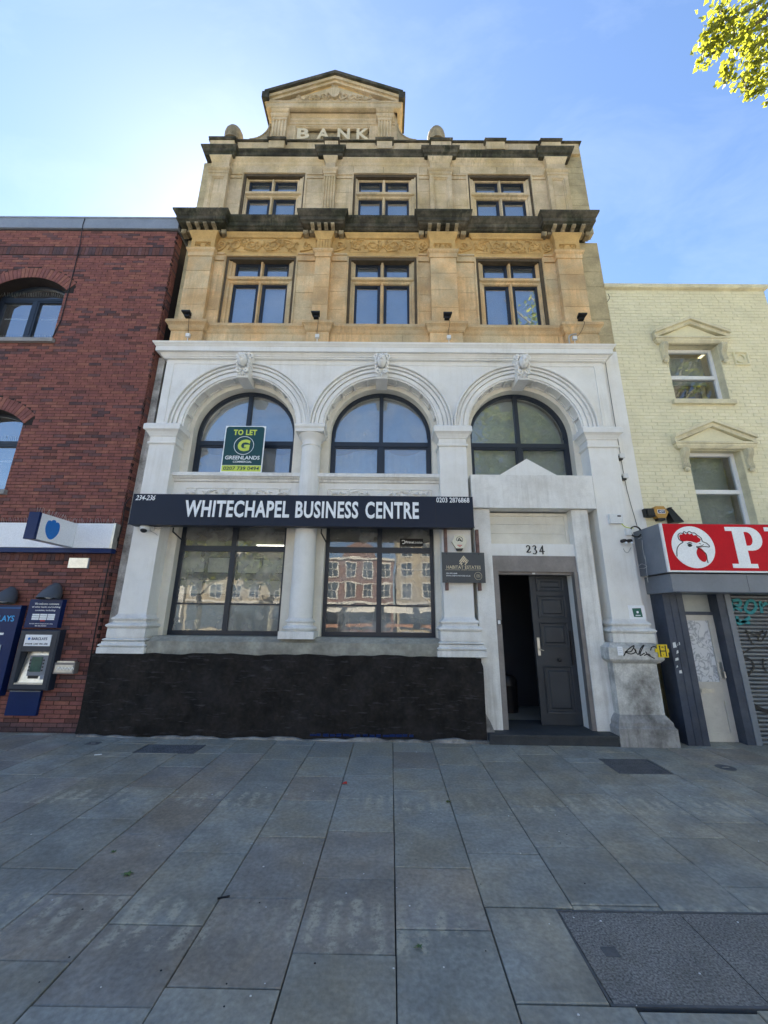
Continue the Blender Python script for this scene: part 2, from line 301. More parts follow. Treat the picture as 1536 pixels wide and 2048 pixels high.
# ------------------------------------------------------------------ mesh helpers
class MB:
    def __init__(s): s.v = []; s.f = []; s.m = []; s.smooth = False
    def add(s, vs_, fs_, mi=0):
        o = len(s.v); s.v += [tuple(q) for q in vs_]; s.f += [tuple(i+o for i in f) for f in fs_]; s.m += [mi]*len(fs_); return s
    def box(s, x0, x1, y0, y1, z0, z1, mi=0):
        if x0 > x1: x0, x1 = x1, x0
        v = [(x0,y0,z0),(x1,y0,z0),(x1,y1,z0),(x0,y1,z0),(x0,y0,z1),(x1,y0,z1),(x1,y1,z1),(x0,y1,z1)]
        return s.add(v, [(0,1,5,4),(1,2,6,5),(2,3,7,6),(3,0,4,7),(4,5,6,7),(3,2,1,0)], mi)
    def hexa(s, b, t, mi=0):
        return s.add(list(b)+list(t), [(0,1,5,4),(1,2,6,5),(2,3,7,6),(3,0,4,7),(4,5,6,7),(3,2,1,0)], mi)
    def loop_rings(s, rings, closed=False, caps=True, mi=0):
        """rings: equal-length closed loops of points, skinned one to the next"""
        n = len(rings[0]); V = [p for r in rings for p in r]; F = []
        K = len(rings)
        for a in range(K if closed else K-1):
            b = (a+1) % K
            for i in range(n):
                j = (i+1) % n; F.append((a*n+i, a*n+j, b*n+j, b*n+i))
        if caps and not closed:
            F.append(tuple(range(n-1, -1, -1))); F.append(tuple((K-1)*n+i for i in range(n)))
        return s.add(V, F, mi)
    def tube(s, pts, r, n=6, mi=0, closed=False, flat=None):
        """round bar along points; r a number or a list; flat scales it across y"""
        P = [Vector(p) for p in pts]; K = len(P); rings = []
        ref = Vector((0, 0, 1)); prev = None
        for i in range(K):
            if closed: d = P[(i+1) % K]-P[i-1]
            else: d = P[min(i+1, K-1)]-P[max(i-1, 0)]
            if d.length < 1e-9: d = Vector((0, 0, 1))
            d.normalize()
            if prev is None:
                a = d.cross(Vector((0, 1, 0)) if abs(d.y) < 0.9 else Vector((1, 0, 0))).normalized()
            else:
                a = (prev - d*prev.dot(d))
                a = a.normalized() if a.length > 1e-6 else d.cross(Vector((1, 0, 0))).normalized()
            prev = a; b = d.cross(a)
            rr = r[i] if isinstance(r, (list, tuple)) else r
            ring = []
            for k in range(n):
                w = a*cos(2*pi*k/n)*rr + b*sin(2*pi*k/n)*rr
                if flat: w.y *= flat
                ring.append(tuple(P[i]+w))
            rings.append(ring)
        return s.loop_rings(rings, closed=closed, mi=mi)
    def lathe(s, prof, cx, cy, n=24, mi=0, a0=0, a1=2*pi):
        full = abs(a1-a0-2*pi) < 1e-6
        rings = []
        for k in range(n if full else n+1):
            t = a0+(a1-a0)*k/n
            rings.append([(cx+r*cos(t), cy+r*sin(t), z) for r, z in prof])
        V = [p for r in rings for p in r]; q = len(prof); F = []; K = len(rings)
        for a in range(K if full else K-1):
            b = (a+1) % K
            for i in range(q-1): F.append((a*q+i, b*q+i, b*q+i+1, a*q+i+1))
        return s.add(V, F, mi)
    def sweep_plan(s, path, prof, mi=0, back=0.04):
        """moulding: profile (out, z) carried along a plan path (x, y) seen from the street, corners mitred"""
        n = len(path); rings = []
        pr = [(-back, prof[0][1])] + list(prof) + [(-back, prof[-1][1])]
        def nrm(a, b):
            dx, dy = b[0]-a[0], b[1]-a[1]; l = sqrt(dx*dx+dy*dy); return (dy/l, -dx/l)
        for i in range(n):
            if i == 0: mx_, my_ = nrm(path[0], path[1])
            elif i == n-1: mx_, my_ = nrm(path[-2], path[-1])
            else:
                a = nrm(path[i-1], path[i]); b = nrm(path[i], path[i+1]); dd = 1+a[0]*b[0]+a[1]*b[1]
                mx_, my_ = (a[0]+b[0])/dd, (a[1]+b[1])/dd
            rings.append([(path[i][0]+mx_*o, path[i][1]+my_*o, z) for o, z in pr])
        return s.loop_rings(rings, mi=mi)
    def arch(s, cx, cz, prof, a0=0, a1=pi, n=40, mi=0, xclip=None, scx=1.0):
        """prof: closed loop of (r, y)"""
        rings = []
        for k in range(n+1):
            t = a0+(a1-a0)*k/n; ring = []
            for r, y in prof:
                x = cx+r*cos(t)*scx
                if xclip: x = max(xclip[0], min(xclip[1], x))
                ring.append((x, y, cz+r*sin(t)))
            rings.append(ring)
        return s.loop_rings(rings, mi=mi)
    def frame(s, x0, x1, z0, z1, prof, mi=0, bottom=True):
        """moulded frame: prof is an open chain of (inset, y)"""
        rings = []
        for d, y in prof:
            zb = z0+d if bottom else z0
            rings.append([(x0+d, y, zb), (x0+d, y, z1-d), (x1-d, y, z1-d), (x1-d, y, zb)])
        V = [p for r in rings for p in r]; F = []
        for a in range(len(prof)-1):
            for i in range(4 if bottom else 3):
                j = (i+1) % 4; F.append((a*4+i, a*4+j, (a+1)*4+j, (a+1)*4+i))
        return s.add(V, F, mi)
    def frame3(s, x0, x1, z0, z1, prof, il, ir, it, mi=0):
        """frame open at the foot; prof of (t, y) with t = 0 at the outside and 1 at the opening, il/ir/it the widths of its three sides"""
        rings = [[(x0+t*il, y, z0), (x0+t*il, y, z1-t*it), (x1-t*ir, y, z1-t*it), (x1-t*ir, y, z0)] for t, y in prof]
        V = [p for r in rings for p in r]; F = []
        for a in range(len(prof)-1):
            for i in range(3): F.append((a*4+i, a*4+i+1, (a+1)*4+i+1, (a+1)*4+i))
        return s.add(V, F, mi)
    def wall(s, x0, x1, z0, z1, holes, y, depth, mi=0):
        """wall face at y with rectangular openings and their reveals"""
        xs = sorted({x0, x1, *[h[0] for h in holes], *[h[1] for h in holes]}); zs = sorted({z0, z1, *[h[2] for h in holes], *[h[3] for h in holes]})
        for i in range(len(xs)-1):
            for j in range(len(zs)-1):
                cx, cz = (xs[i]+xs[i+1])/2, (zs[j]+zs[j+1])/2
                if any(h[0] < cx < h[1] and h[2] < cz < h[3] for h in holes): continue
                s.add([(xs[i], y, zs[j]), (xs[i+1], y, zs[j]), (xs[i+1], y, zs[j+1]), (xs[i], y, zs[j+1])], [(0, 1, 2, 3)], mi)
        for h in holes:
            a, b, c, d = h; yb = y+depth
            s.add([(a,y,c),(a,yb,c),(a,yb,d),(a,y,d)], [(0,1,2,3)], mi); s.add([(b,y,c),(b,y,d),(b,yb,d),(b,yb,c)], [(0,1,2,3)], mi)
            s.add([(a,y,d),(a,yb,d),(b,yb,d),(b,y,d)], [(0,1,2,3)], mi); s.add([(a,y,c),(b,y,c),(b,yb,c),(a,yb,c)], [(0,1,2,3)], mi)
        return s
    def prism(s, pts, y0, y1, mi=0):
        """outline of (x, z) given depth from y0 (street side) to y1"""
        n = len(pts)
        V = [(x, y0, z) for x, z in pts]+[(x, y1, z) for x, z in pts]
        F = [tuple(range(n)), tuple(range(2*n-1, n-1, -1))]+[(i, n+i, n+(i+1) % n, (i+1) % n) for i in range(n)]
        return s.add(V, F, mi)
    def ball(s, c, r, sx=1, sy=1, sz=1, nu=12, nv=8, mi=0, fn=None):
        V = []; F = []
        for i in range(nv+1):
            ph = -pi/2+pi*i/nv
            for j in range(nu):
                th = 2*pi*j/nu; d = Vector((cos(ph)*sin(th)*sx, -cos(ph)*cos(th)*sy, sin(ph)*sz))
                if fn: d = fn(d)
                V.append((c[0]+d.x*r, c[1]+d.y*r, c[2]+d.z*r))
        for i in range(nv):
            for j in range(nu):
                k = (j+1) % nu; F.append((i*nu+j, i*nu+k, (i+1)*nu+k, (i+1)*nu+j))
        return s.add(V, F, mi)

def wpos(o):
    p = Vector((0, 0, 0))
    while o is not None: p += o.location; o = o.parent
    return p

def link(name, mb, mats, parent=None, smooth=None):
    """ONE mesh object, origin at its own middle"""
    if isinstance(mats, str): mats = [mats]
    V = mb.v
    lo = [min(q[i] for q in V) for i in range(3)]; hi = [max(q[i] for q in V) for i in range(3)]
    c = Vector([(lo[i]+hi[i])/2 for i in range(3)])
    if parent is None: c.z = lo[2]
    me = bpy.data.meshes.new(name)
    me.from_pydata([(q[0]-c.x, q[1]-c.y, q[2]-c.z) for q in V], [], mb.f)
    for mn in mats: me.materials.append(MATS[mn])
    if len(mats) > 1: me.polygons.foreach_set('material_index', mb.m)
    me.update()
    if smooth:
        me.shade_smooth(); me.set_sharp_from_angle(angle=radians(smooth))
    o = bpy.data.objects.new(name, me); COL.objects.link(o)
    o.location = c - wpos(parent); o.parent = parent
    return o

def solid(mb):      # consistent outward normals
    bm = bmesh.new(); vs_ = [bm.verts.new(v) for v in mb.v]
    for f, mi in zip(mb.f, mb.m):
        try: q = bm.faces.new([vs_[i] for i in f]); q.material_index = mi
        except ValueError: pass
    bmesh.ops.remove_doubles(bm, verts=bm.verts, dist=1e-5)
    bmesh.ops.recalc_face_normals(bm, faces=bm.faces)
    r = MB(); bm.verts.index_update()
    r.v = [tuple(v.co) for v in bm.verts]; r.f = [tuple(v.index for v in f.verts) for f in bm.faces]; r.m = [f.material_index for f in bm.faces]
    bm.free(); return r

def tag(o, label, cat, group=None, kind=None):
    if label: o['label'] = label
    if cat: o['category'] = cat
    if group: o['group'] = group
    if kind: o['kind'] = kind
    return o

def thing(name, loc, label, cat, group=None):
    o = bpy.data.objects.new(name, None); COL.objects.link(o); o.location = loc; o.empty_display_size = 0.1
    return tag(o, label, cat, group)

def structure(name, mb, mats):
    o = link(name, mb, mats); o['kind'] = 'structure'; return o

def spline(pts, n=6, closed=False):
    """Catmull-Rom through points of any dimension"""
    K = len(pts); out = []
    rng = range(K if closed else K-1)
    for i in rng:
        p = [pts[(i+d) % K] if closed else pts[max(0, min(K-1, i+d))] for d in (-1, 0, 1, 2)]
        for k in range(n):
            t = k/n
            out.append(tuple(0.5*((2*b)+(-a+c)*t+(2*a-5*b+4*c-d)*t*t+(-a+3*b-3*c+d)*t**3) for a, b, c, d in zip(*p)))
    if not closed: out.append(tuple(pts[-1]))
    return out

def shape(loops, cx, y, cz, depth, w=None, h=None, mats=None, parent=None, name='lettering'):
    """flat shape with holes from closed loops of (x, z), filled and given a little thickness"""
    cu = bpy.data.curves.new('outline', 'CURVE'); cu.dimensions = '2D'; cu.fill_mode = 'BOTH'; cu.extrude = depth/2
    for lp in loops:
        sp = cu.splines.new('POLY'); sp.points.add(len(lp)-1); sp.use_cyclic_u = True
        for q, (a, b) in zip(sp.points, lp): q.co = (a, b, 0, 1)
    return _flat(cu, cx, y, cz, depth, w, h, mats, name, parent)

def _flat(cu, cx, y, cz, depth, w, h, mats, name, parent, rot=0.0, ital=0.0):
    ob = bpy.data.objects.new('tmp', cu); COL.objects.link(ob)
    bpy.context.view_layer.update()
    me = bpy.data.meshes.new_from_object(ob.evaluated_get(bpy.context.evaluated_depsgraph_get()))
    bpy.data.objects.remove(ob); bpy.data.curves.remove(cu)
    mb = MB(); V = [v.co.copy() for v in me.vertices]
    if not V: bpy.data.meshes.remove(me); return None
    x0, x1 = min(v.x for v in V), max(v.x for v in V); y0, y1 = min(v.y for v in V), max(v.y for v in V)
    sx = sy = 1.0; ox = oy = 0.0
    if w is not None or h is not None:
        sy = (h/(y1-y0)) if h else None; sx = (w/(x1-x0)) if w else sy
        if sy is None: sy = sx
        ox, oy = (x0+x1)/2, (y0+y1)/2
    for v in V:
        a, b = (v.x-ox)*sx, (v.y-oy)*sy; a += ital*b
        if rot: a, b = a*cos(rot)-b*sin(rot), a*sin(rot)+b*cos(rot)
        mb.v.append((cx+a, y-depth/2-v.z, cz+b))
    mb.f = [tuple(p.vertices) for p in me.polygons]; mb.m = [0]*len(mb.f)
    bpy.data.meshes.remove(me)
    return link(name, mb, mats, parent)

def text(s, cx, cz, w, h, y, mats, parent, depth=0.004, bold=0.0, name='lettering', space=1.0, rot=0.0, ital=0.0):
    """lettering standing off the face y towards the street; w, h are the size of the whole line"""
    cu = bpy.data.curves.new('line', 'FONT'); cu.body = s; cu.size = 1.0; cu.extrude = depth/2; cu.offset = bold; cu.space_character = space; cu.resolution_u = 3
    cu.align_x = 'CENTER'
    return _flat(cu, cx, y, cz, depth, w, h, mats, name, parent, rot, ital)

def stroke(pts, wd, y, mi=0, mb=None, th=0.003, n=4):
    """painted line: flat ribbon along (x, z) points lying on the face y"""
    mb = mb or MB(); P = spline(pts, n) if n > 1 else pts; K = len(P); rings = []
    for i in range(K):
        a = P[max(0, i-1)]; b = P[min(K-1, i+1)]; dx, dz = b[0]-a[0], b[1]-a[1]; l = sqrt(dx*dx+dz*dz) or 1
        q = wd[min(len(wd)-1, int(i*len(wd)/K))] if isinstance(wd, (list, tuple)) else wd
        nx, nz = -dz/l*q/2, dx/l*q/2
        x, z = P[i][0], P[i][1]
        rings.append([(x+nx, y-th, z+nz), (x-nx, y-th, z-nz), (x-nx, y, z-nz), (x+nx, y, z+nz)])
    return mb.loop_rings(rings, mi=mi)

# ================================================================== GROUND
g = MB(); g.add([(-300, -300, -0.16), (300, -300, -0.16), (300, 300, -0.16), (-300, 300, -0.16)], [(0, 1, 2, 3)]); structure('ground', g, 'asphalt')
g = MB(); g.add([(-60, -21, -0.13), (60, -21, -0.13), (60, -9.4, -0.13), (-60, -9.4, -0.13)], [(0, 1, 2, 3)]); structure('road', g, 'asphalt')
g = MB(); g.box(-60, 60, -9.4, -9.1, -0.155, 0.0); structure('kerb', g, 'kerb_stone')
g = MB()
g.add([(-60, -9.1, gz(-60)*0-0.02), (-8, -9.1, -0.02), (8, -9.1, -0.05), (60, -9.1, -0.05), (60, 0.6, -0.05), (8, 0.6, -0.05), (-8, 0.6, -0.02), (-60, 0.6, -0.02)],
      [(0, 1, 6, 7), (1, 2, 5, 6), (2, 3, 4, 5)]); 
pave = structure('pavement', g, 'joint_bed')
SKEW = 0.016
known = {  # joints measured in some of the columns, from the street towards the wall
 -8: [-2.56], -7: [-2.96, -2.312], -6: [-3.652, -3.191, -2.53, -1.912], -5: [-3.867, -3.411, -2.75, -2.093], -4: [-3.771, -3.195, -2.532], -3: [-3.574, -3.003, -2.435],
 -2: [-3.404, -2.874, -2.261, -1.673], -1: [-3.814, -3.226, -2.697], 0: [-2.602, -1.962], 1: [-2.781, -1.70], 2: [-2.434, -1.448]}
slabs = []
PX = 0.516; X0 = 1.16
rs = random.Random(3)
for c in range(-15, 13):
    J = sorted(known.get(c, [-2.9+rs.uniform(-.3, .3)]))
    while J[0] > -7.6: J.insert(0, J[0]-rs.uniform(.56, .64))
    while J[-1] < -0.75: J.append(J[-1]+rs.uniform(.54, .64))
    J.append(0.12)
    for a, b in zip(J[:-1], J[1:]): slabs.append((c, a, b))
def slab_rect(c, a, b): return (X0+PX*c, X0+PX*(c+1), a, b)
COVER = (0.998, 2.40, -3.813, -3.235)
MAN = [(2.60, 3.19, -1.13, -0.66, 'wide'), (-3.02, -2.28, -0.74, -0.41, 'wide')]
def cut(r):
    """slabs give way to the covers let into the paving"""
    out = [r]
    for h in [COVER]+[q[:4] for q in MAN]:
        nx_ = []
        for x0, x1, y0, y1 in out:
            sh = lambda y: SKEW*y
            hx0, hx1 = h[0]-sh((h[2]+h[3])/2), h[1]-sh((h[2]+h[3])/2)
            ix0, ix1, iy0, iy1 = max(x0, hx0), min(x1, hx1), max(y0, h[2]), min(y1, h[3])
            if ix0 >= ix1 or iy0 >= iy1: nx_.append((x0, x1, y0, y1)); continue
            if y0 < iy0: nx_.append((x0, x1, y0, iy0))
            if iy1 < y1: nx_.append((x0, x1, iy1, y1))
            if x0 < ix0: nx_.append((x0, ix0, iy0, iy1))
            if ix1 < x1: nx_.append((ix1, x1, iy0, iy1))
        out = [q for q in nx_ if q[1]-q[0] > .03 and q[3]-q[2] > .03]
    return out
def slab_mb(mb, r, dz, gap=0.0026, mi=0):
    x0, x1, y0, y1 = r; x0 += gap+rs.uniform(-.001, .002); x1 -= gap+rs.uniform(-.001, .002); y0 += gap*1.5; y1 -= gap*1.5
    P = [(x0+SKEW*y0, y0), (x1+SKEW*y0, y0), (x1+SKEW*y1, y1), (x0+SKEW*y1, y1)]
    e = 0.004
    cx = sum(p[0] for p in P)/4; cy = sum(p[1] for p in P)/4
    Q = [(p[0]+(e if p[0] < cx else -e), p[1]+(e if p[1] < cy else -e)) for p in P]
    tl = [rs.uniform(-.0015, .0015) for _ in P]
    V = [(p[0], p[1], gz(p[0])-.06) for p in P]+[(p[0], p[1], gz(p[0])+dz-.004+t) for p, t in zip(P, tl)]+[(p[0], p[1], gz(p[0])+dz+t) for p, t in zip(Q, tl)]
    mb.add(V, [(0,1,5,4),(1,2,6,5),(2,3,7,6),(3,0,4,7),(4,5,9,8),(5,6,10,9),(6,7,11,10),(7,4,8,11),(8,9,10,11)], mi)
rest = MB(); rest_m = ['slab_blue', 'slab_brown', 'slab_green']; nsl = 0
for c, a, b in slabs:
    for r in cut(slab_rect(c, a, b)):
        ym = (r[2]+r[3])/2; xm = (r[0]+r[1])/2
        k = rs.choices([0, 1, 2], [.50, .2, .30])[0]
        if (c, round(a, 2)) in ((-6, -3.65), (-5, -3.87), (-6, -3.19)): k = 1
        if -1 <= c <= 3 and k == 1 and rs.random() < .5: k = 2
        dz = rs.uniform(-0.002, 0.002)
        vis = ym > -4.1 and abs(xm) < (ym+6.0)*1.02+0.45
        if vis and nsl < 295:
            mb = MB(); slab_mb(mb, r, dz); link('paving_slab', mb, rest_m[k], pave); nsl += 1
        else: slab_mb(rest, r, dz, mi=k)
o = link('paving_slab_field', rest, rest_m, pave); o['kind'] = 'stuff'
g = MB(); g.add([(-60, -9.1, -0.012), (-6.6, -9.1, -0.012), (-6.6, 0.2, -0.012), (-60, 0.2, -0.012)], [(0, 1, 2, 3)]); g.add([(7.85, -9.1, -0.035), (60, -9.1, -0.035), (60, 0.2, -0.035), (7.85, 0.2, -0.035)], [(0, 1, 2, 3)])
link('paving_beyond', g, 'slab_blue', pave)

def cover(name, x0, x1, y0, y1, label, panels, m):
    t = thing(name, ((x0+x1)/2, (y0+y1)/2, gz((x0+x1)/2)-.03), label, 'manhole cover')
    f = MB(); z = gz((x0+x1)/2)
    for a, b, c_, d in ((x0, x1, y0, y0+.012), (x0, x1, y1-.012, y1), (x0, x0+.012, y0+.012, y1-.012), (x1-.012, x1, y0+.012, y1-.012)): f.box(a, b, c_, d, z-.05, z-.001)
    link('cover_rim', f, 'iron_cover', t)
    w = (x1-x0-.03)/panels; plates = m == 'granite'; m = 'granite_dark' if m == 'tarmac' else m
    for i in range(panels):
        f = MB(); f.box(x0+.015+w*i+.003, x0+.015+w*(i+1)-.003, y0+.015, y1-.015, z-.05, z-.003); link('cover_panel', f, m, t)
        if m == 'iron_cover':
            s = MB(); nx = max(3, int(w/.05)); ny = max(3, int((y1-y0)/.05))
            for a in range(nx):
                for b in range(ny):
                    px, py = x0+.03+w*i+(a+.5)*(w-.04)/nx, y0+.03+(b+.5)*(y1-y0-.06)/ny; s.box(px-.012, px+.012, py-.006, py+.006, z-.004, z+.001)
            q = link('tread_studs', s, m, t); q['kind'] = 'stuff'
        else:
            for px in ((x0+.12+w*i, ) if plates and i == 0 else ()):
                s = MB(); s.box(px, px+.075, (y0+y1)/2-.03, (y0+y1)/2+.03, z-.0035, z-.0005); link('lifting_key_plate', s, 'iron_cover', t)
cover('granite_cover', *COVER, 'wide speckled grey granite double access cover in the foreground paving', 2, 'granite')
cover('iron_cover', *MAN[0][:4], 'dark studded iron inspection cover in the paving in front of the doorstep', 1, 'iron_cover')
cover('iron_cover', *MAN[1][:4], 'dark tarred inspection cover in the paving in front of the black wall', 1, 'tarmac')
t = thing('drain_cover', (-3.72, -0.43, 0), 'small dark iron stop tap lid in the paving by the brick corner', 'manhole cover')
f = MB(); f.box(-3.80, -3.64, -.48, -.38, -.02, gz(-3.7)+.003); lid = link('cover_panel', f, 'iron_cover', t)
f = MB(); f.box(-3.75, -3.69, -.435, -.425, .015, gz(-3.7)+.006); link('lifting_slot', f, 'steel', t)
t = thing('drain_cover', (3.95, -0.98, -0.03), 'small dark iron lid in the paving in front of the shop door', 'manhole cover')
f = MB(); f.lathe([(0, -.03), (.10, -.03), (.10, gz(4)+.003), (0, gz(4)+.003)], 3.95, -0.90, 16); link('cover_panel', f, 'iron_cover', t)
f = MB(); f.box(3.91, 3.99, -.906, -.894, gz(4)+.002, gz(4)+.006); link('lifting_slot', f, 'steel', t)

# ================================================================== BANK BUILDING
bank = thing('bank_building', (0, 0.3, 0), 'tall Victorian stone building with white arched lower storeys and a pediment lettered BANK', 'building')
BX0, BX1 = -4.10, 4.27
f = MB()
f.box(BX0, BX0+.25, .55, 11, 0, 11.4); f.box(BX1-.25, BX1, .55, 11, 0, 11.4); f.box(BX0+.25, BX1-.25, 10.75, 11, 0, 11.4)
f.box(BX0+.25, BX1-.25, .9, 10.75, 11.0, 11.15)
link('side_wall', f, 'stone_side', bank)
f = MB()
for z in (3.25, 6.2, 8.95): f.box(BX0+.25, BX1-.25, .62, 10.75, z, z+.12)
f.box(BX0+.25, BX1-.25, 4.2, 4.3, .1, 11.0)
f.box(1.42, 1.45, .62, 4.2, .1, 3.25); f.box(3.24, 3.27, .62, 4.2, .1, 3.25); f.box(BX0+.25, BX1-.25, .62, 4.2, .06, .1)
link('inner_wall', f, 'room', bank)

P2X = [(-3.91, -3.445), (-1.42, -1.13), (.83, 1.33), (3.31, 3.79)]         # pilasters of the second floor
O2 = [(-3.06, -1.98), (-.65, .425), (1.895, 2.95)]                          # window openings
S2 = [(-3.25, -1.79), (-.81, .60), (1.71, 3.08)]                            # surrounds
P3X = [(-3.87, -3.45), (-1.395, -1.145), (.875, 1.345), (3.40, 3.83)]
O3 = [(-3.06, -2.0), (-.65, .44), (1.89, 2.955)]
S3 = [(-3.18, -1.78), (-.79, .655), (1.68, 3.11)]
Z2a, Z2b = 6.9, 8.42
# backing walls (seen only in the joints)
f = MB(); f.wall(-3.92, 3.80, 6.2, 9.2, [(a+.08, b-.08, Z2a+.04, 8.47) for a, b in S2], .106, .4)
f.wall(-3.88, 3.835, 9.2, 11.85, [(a+.07, b-.07, 9.3, 10.88) for a, b in S3], .206, .35)
f.box(BX0+.02, BX1-.02, .3, .55, 11.3, 11.84)
link('backing_wall', f, 'joint_dark', bank)

def blocks(x0, x1, z0, z1, y, m, h=0.37, th=0.09, parent=bank, seed=0):
    n = max(1, round((z1-z0)/h)); r_ = random.Random(int((x0+20)*97+z0*13)+seed); zz = [z0]
    for i in range(1, n): zz.append(z0+(z1-z0)*(i+r_.uniform(-.12, .12))/n)
    zz.append(z1); gp = .0030
    for a, b in zip(zz[:-1], zz[1:]):
        cols = max(1, round((x1-x0)/.75)); xs = [x0+(x1-x0)*k/cols+(r_.uniform(-.12, .12) if 0 < k < cols else 0) for k in range(cols+1)]
        for c, d in zip(xs[:-1], xs[1:]):
            mb = MB(); dy = r_.uniform(-.0015, .0015); xe0 = c+(gp if c > x0 else 0); xe1 = d-(gp if d < x1 else 0)
            mb.box(xe0, xe1, y+dy, y+th, a+gp, b-gp); link('stone_block', mb, m, parent)
# --- second floor wall stones
for a, b in ((-3.445, -3.25), (-1.79, -1.42), (-1.13, -.81), (.60, .83), (1.33, 1.71), (3.08, 3.31)): blocks(a, b, Z2a, Z2b, .10, 'stone_ochre')
for a, b in P2X: blocks(a, b, Z2a, Z2b, 0.0, 'stone_ochre', th=.11)
blocks(3.79, 4.27, 6.45, 9.05, .19, 'stone_side', th=.2); blocks(-4.10, -3.91, 6.4, 9.05, .19, 'stone_side', th=.2)
blocks(-4.0, 3.92, 6.22, 6.69, .05, 'stone_ochre', h=.5, th=.09)
for (a, b), w in zip(P2X, (.06, .06, .05, .05)):
    f = MB(); f.box(a-w, b+w, -.03, .04, 6.22, 6.68); link('pedestal', f, 'stone_ochre', bank)
# sill moulding with breaks
def breaks(xs, yb, yf, x0, x1, pad=0.0):
    p = [(x0, yb)]
    for a, b in xs: p += [(a-pad, yb), (a-pad, yf), (b+pad, yf), (b+pad, yb)]
    p.append((x1, yb)); return p
def clean(p):
    q = [p[0]]
    for a in p[1:]:
        if abs(a[0]-q[-1][0])+abs(a[1]-q[-1][1]) > 1e-6: q.append(a)
    return q
f = MB(); path = clean(breaks(P2X, .05, -.045, -3.99, 3.92, .07))
path = [(-3.985, .3), (-3.985, -.045)]+[p for p in path if p[0] > -3.98 and p[0] < 3.865][1:]+[(3.865, .3)]
path = [(-3.985, .3), (-3.985, -.045), (-3.375, -.045), (-3.375, .05), (-1.49, .05), (-1.49, -.045), (-1.06, -.045), (-1.06, .05), (.76, .05), (.76, -.045), (1.40, -.045), (1.40, .05), (3.24, .05), (3.24, -.045), (3.865, -.045), (3.865, .3)]
f.sweep_plan(path, [(.0, 6.66), (.02, 6.69), (.03, 6.75), (.055, 6.78), (.07, 6.79), (.07, 6.84), (.05, 6.865), (.0, 6.895)]); link('sill_moulding', f, 'stone_ochre', bank)

# --- carved ornament
def spiral(cx, cz, r0, r1, a0, turns, n=14):
    return [(cx+(r0+(r1-r0)*k/n)*cos(a0+turns*2*pi*k/n), cz+(r0+(r1-r0)*k/n)*sin(a0+turns*2*pi*k/n)) for k in range(n+1)]
def carve(mb, pts, y, r, flat=1.25, mirror=None, n=5):
    P = [(x, y, z) for x, z in pts]; K = len(P); rr = [r*(1-.55*k/(K-1)) for k in range(K)]
    mb.tube(P, rr, n, flat=flat)
    if mirror is not None: mb.tube([(2*mirror-x, yy, z) for x, yy, z in P], rr, n, flat=flat)
def leaf(mb, x, z, y, l, w, a, th=.020):
    c_, s_ = cos(a), sin(a); pts = [(0, 0), (.3, .5), (.7, .42), (1, 0), (.7, -.42), (.3, -.5)]
    V = [(x+(u*l)*c_-(v*w)*s_, y, z+(u*l)*s_+(v*w)*c_) for u, v in pts]+[(x+.5*l*c_, y-th*1.6, z+.5*l*s_)]
    mb.add(V, [(i, (i+1) % 6, 6) for i in range(6)])
def rinceau(mb, x0, x1, z0, z1, y, seed=0, head=True):
    mb.box(x0, x1, y+.008, y+.012, z0, z1)
    """running scroll mirrored about its middle, with leaves and a mask"""
    rr = random.Random(seed); cx = (x0+x1)/2; cz = (z0+z1)/2; H = z1-z0; hw = (x1-x0)/2
    k = max(1, round((hw-.05)/(H*1.05)))
    for i in range(k):
        u = cx+.06+(hw-.06)*(i+.5)/k; s = 1 if i % 2 == 0 else -1
        R = min(H*.40, (hw-.06)/k*.52)
        carve(mb, spiral(u, cz, R, R*.15, -s*pi*.65, s*1.5, 18), y, H*.060, mirror=cx)
        e = [(u-R*1.0, cz-s*H*.42), (u-R*.3, cz-s*H*.38), (u+R*.7, cz-s*H*.12), (u+R*1.15, cz+s*H*.38)]
        carve(mb, spline(e, 5), y, H*.055, mirror=cx)
        for q in range(15):
            a = rr.uniform(0, 2*pi); rad = R*rr.uniform(.35, 1.15); lx, lz = u+rad*cos(a), cz+rad*sin(a)*.9
            if not (z0+.01 < lz < z1-.02): continue
            ll = H*rr.uniform(.16, .26); ww = H*.10; aa = a+rr.uniform(-1, 1)
            leaf(mb, lx, lz, y-.002, ll, ww, aa); leaf(mb, 2*cx-lx, lz, y-.002, ll, ww, pi-aa)
    if head:
        mb.ball((cx, y-.01, cz+H*.08), H*.2, .8, .6, 1.1, 8, 6)
        carve(mb, [(cx+H*.1, cz-H*.15), (cx+H*.28, cz-H*.42), (cx+H*.42, cz-H*.2)], y, H*.06, mirror=cx)
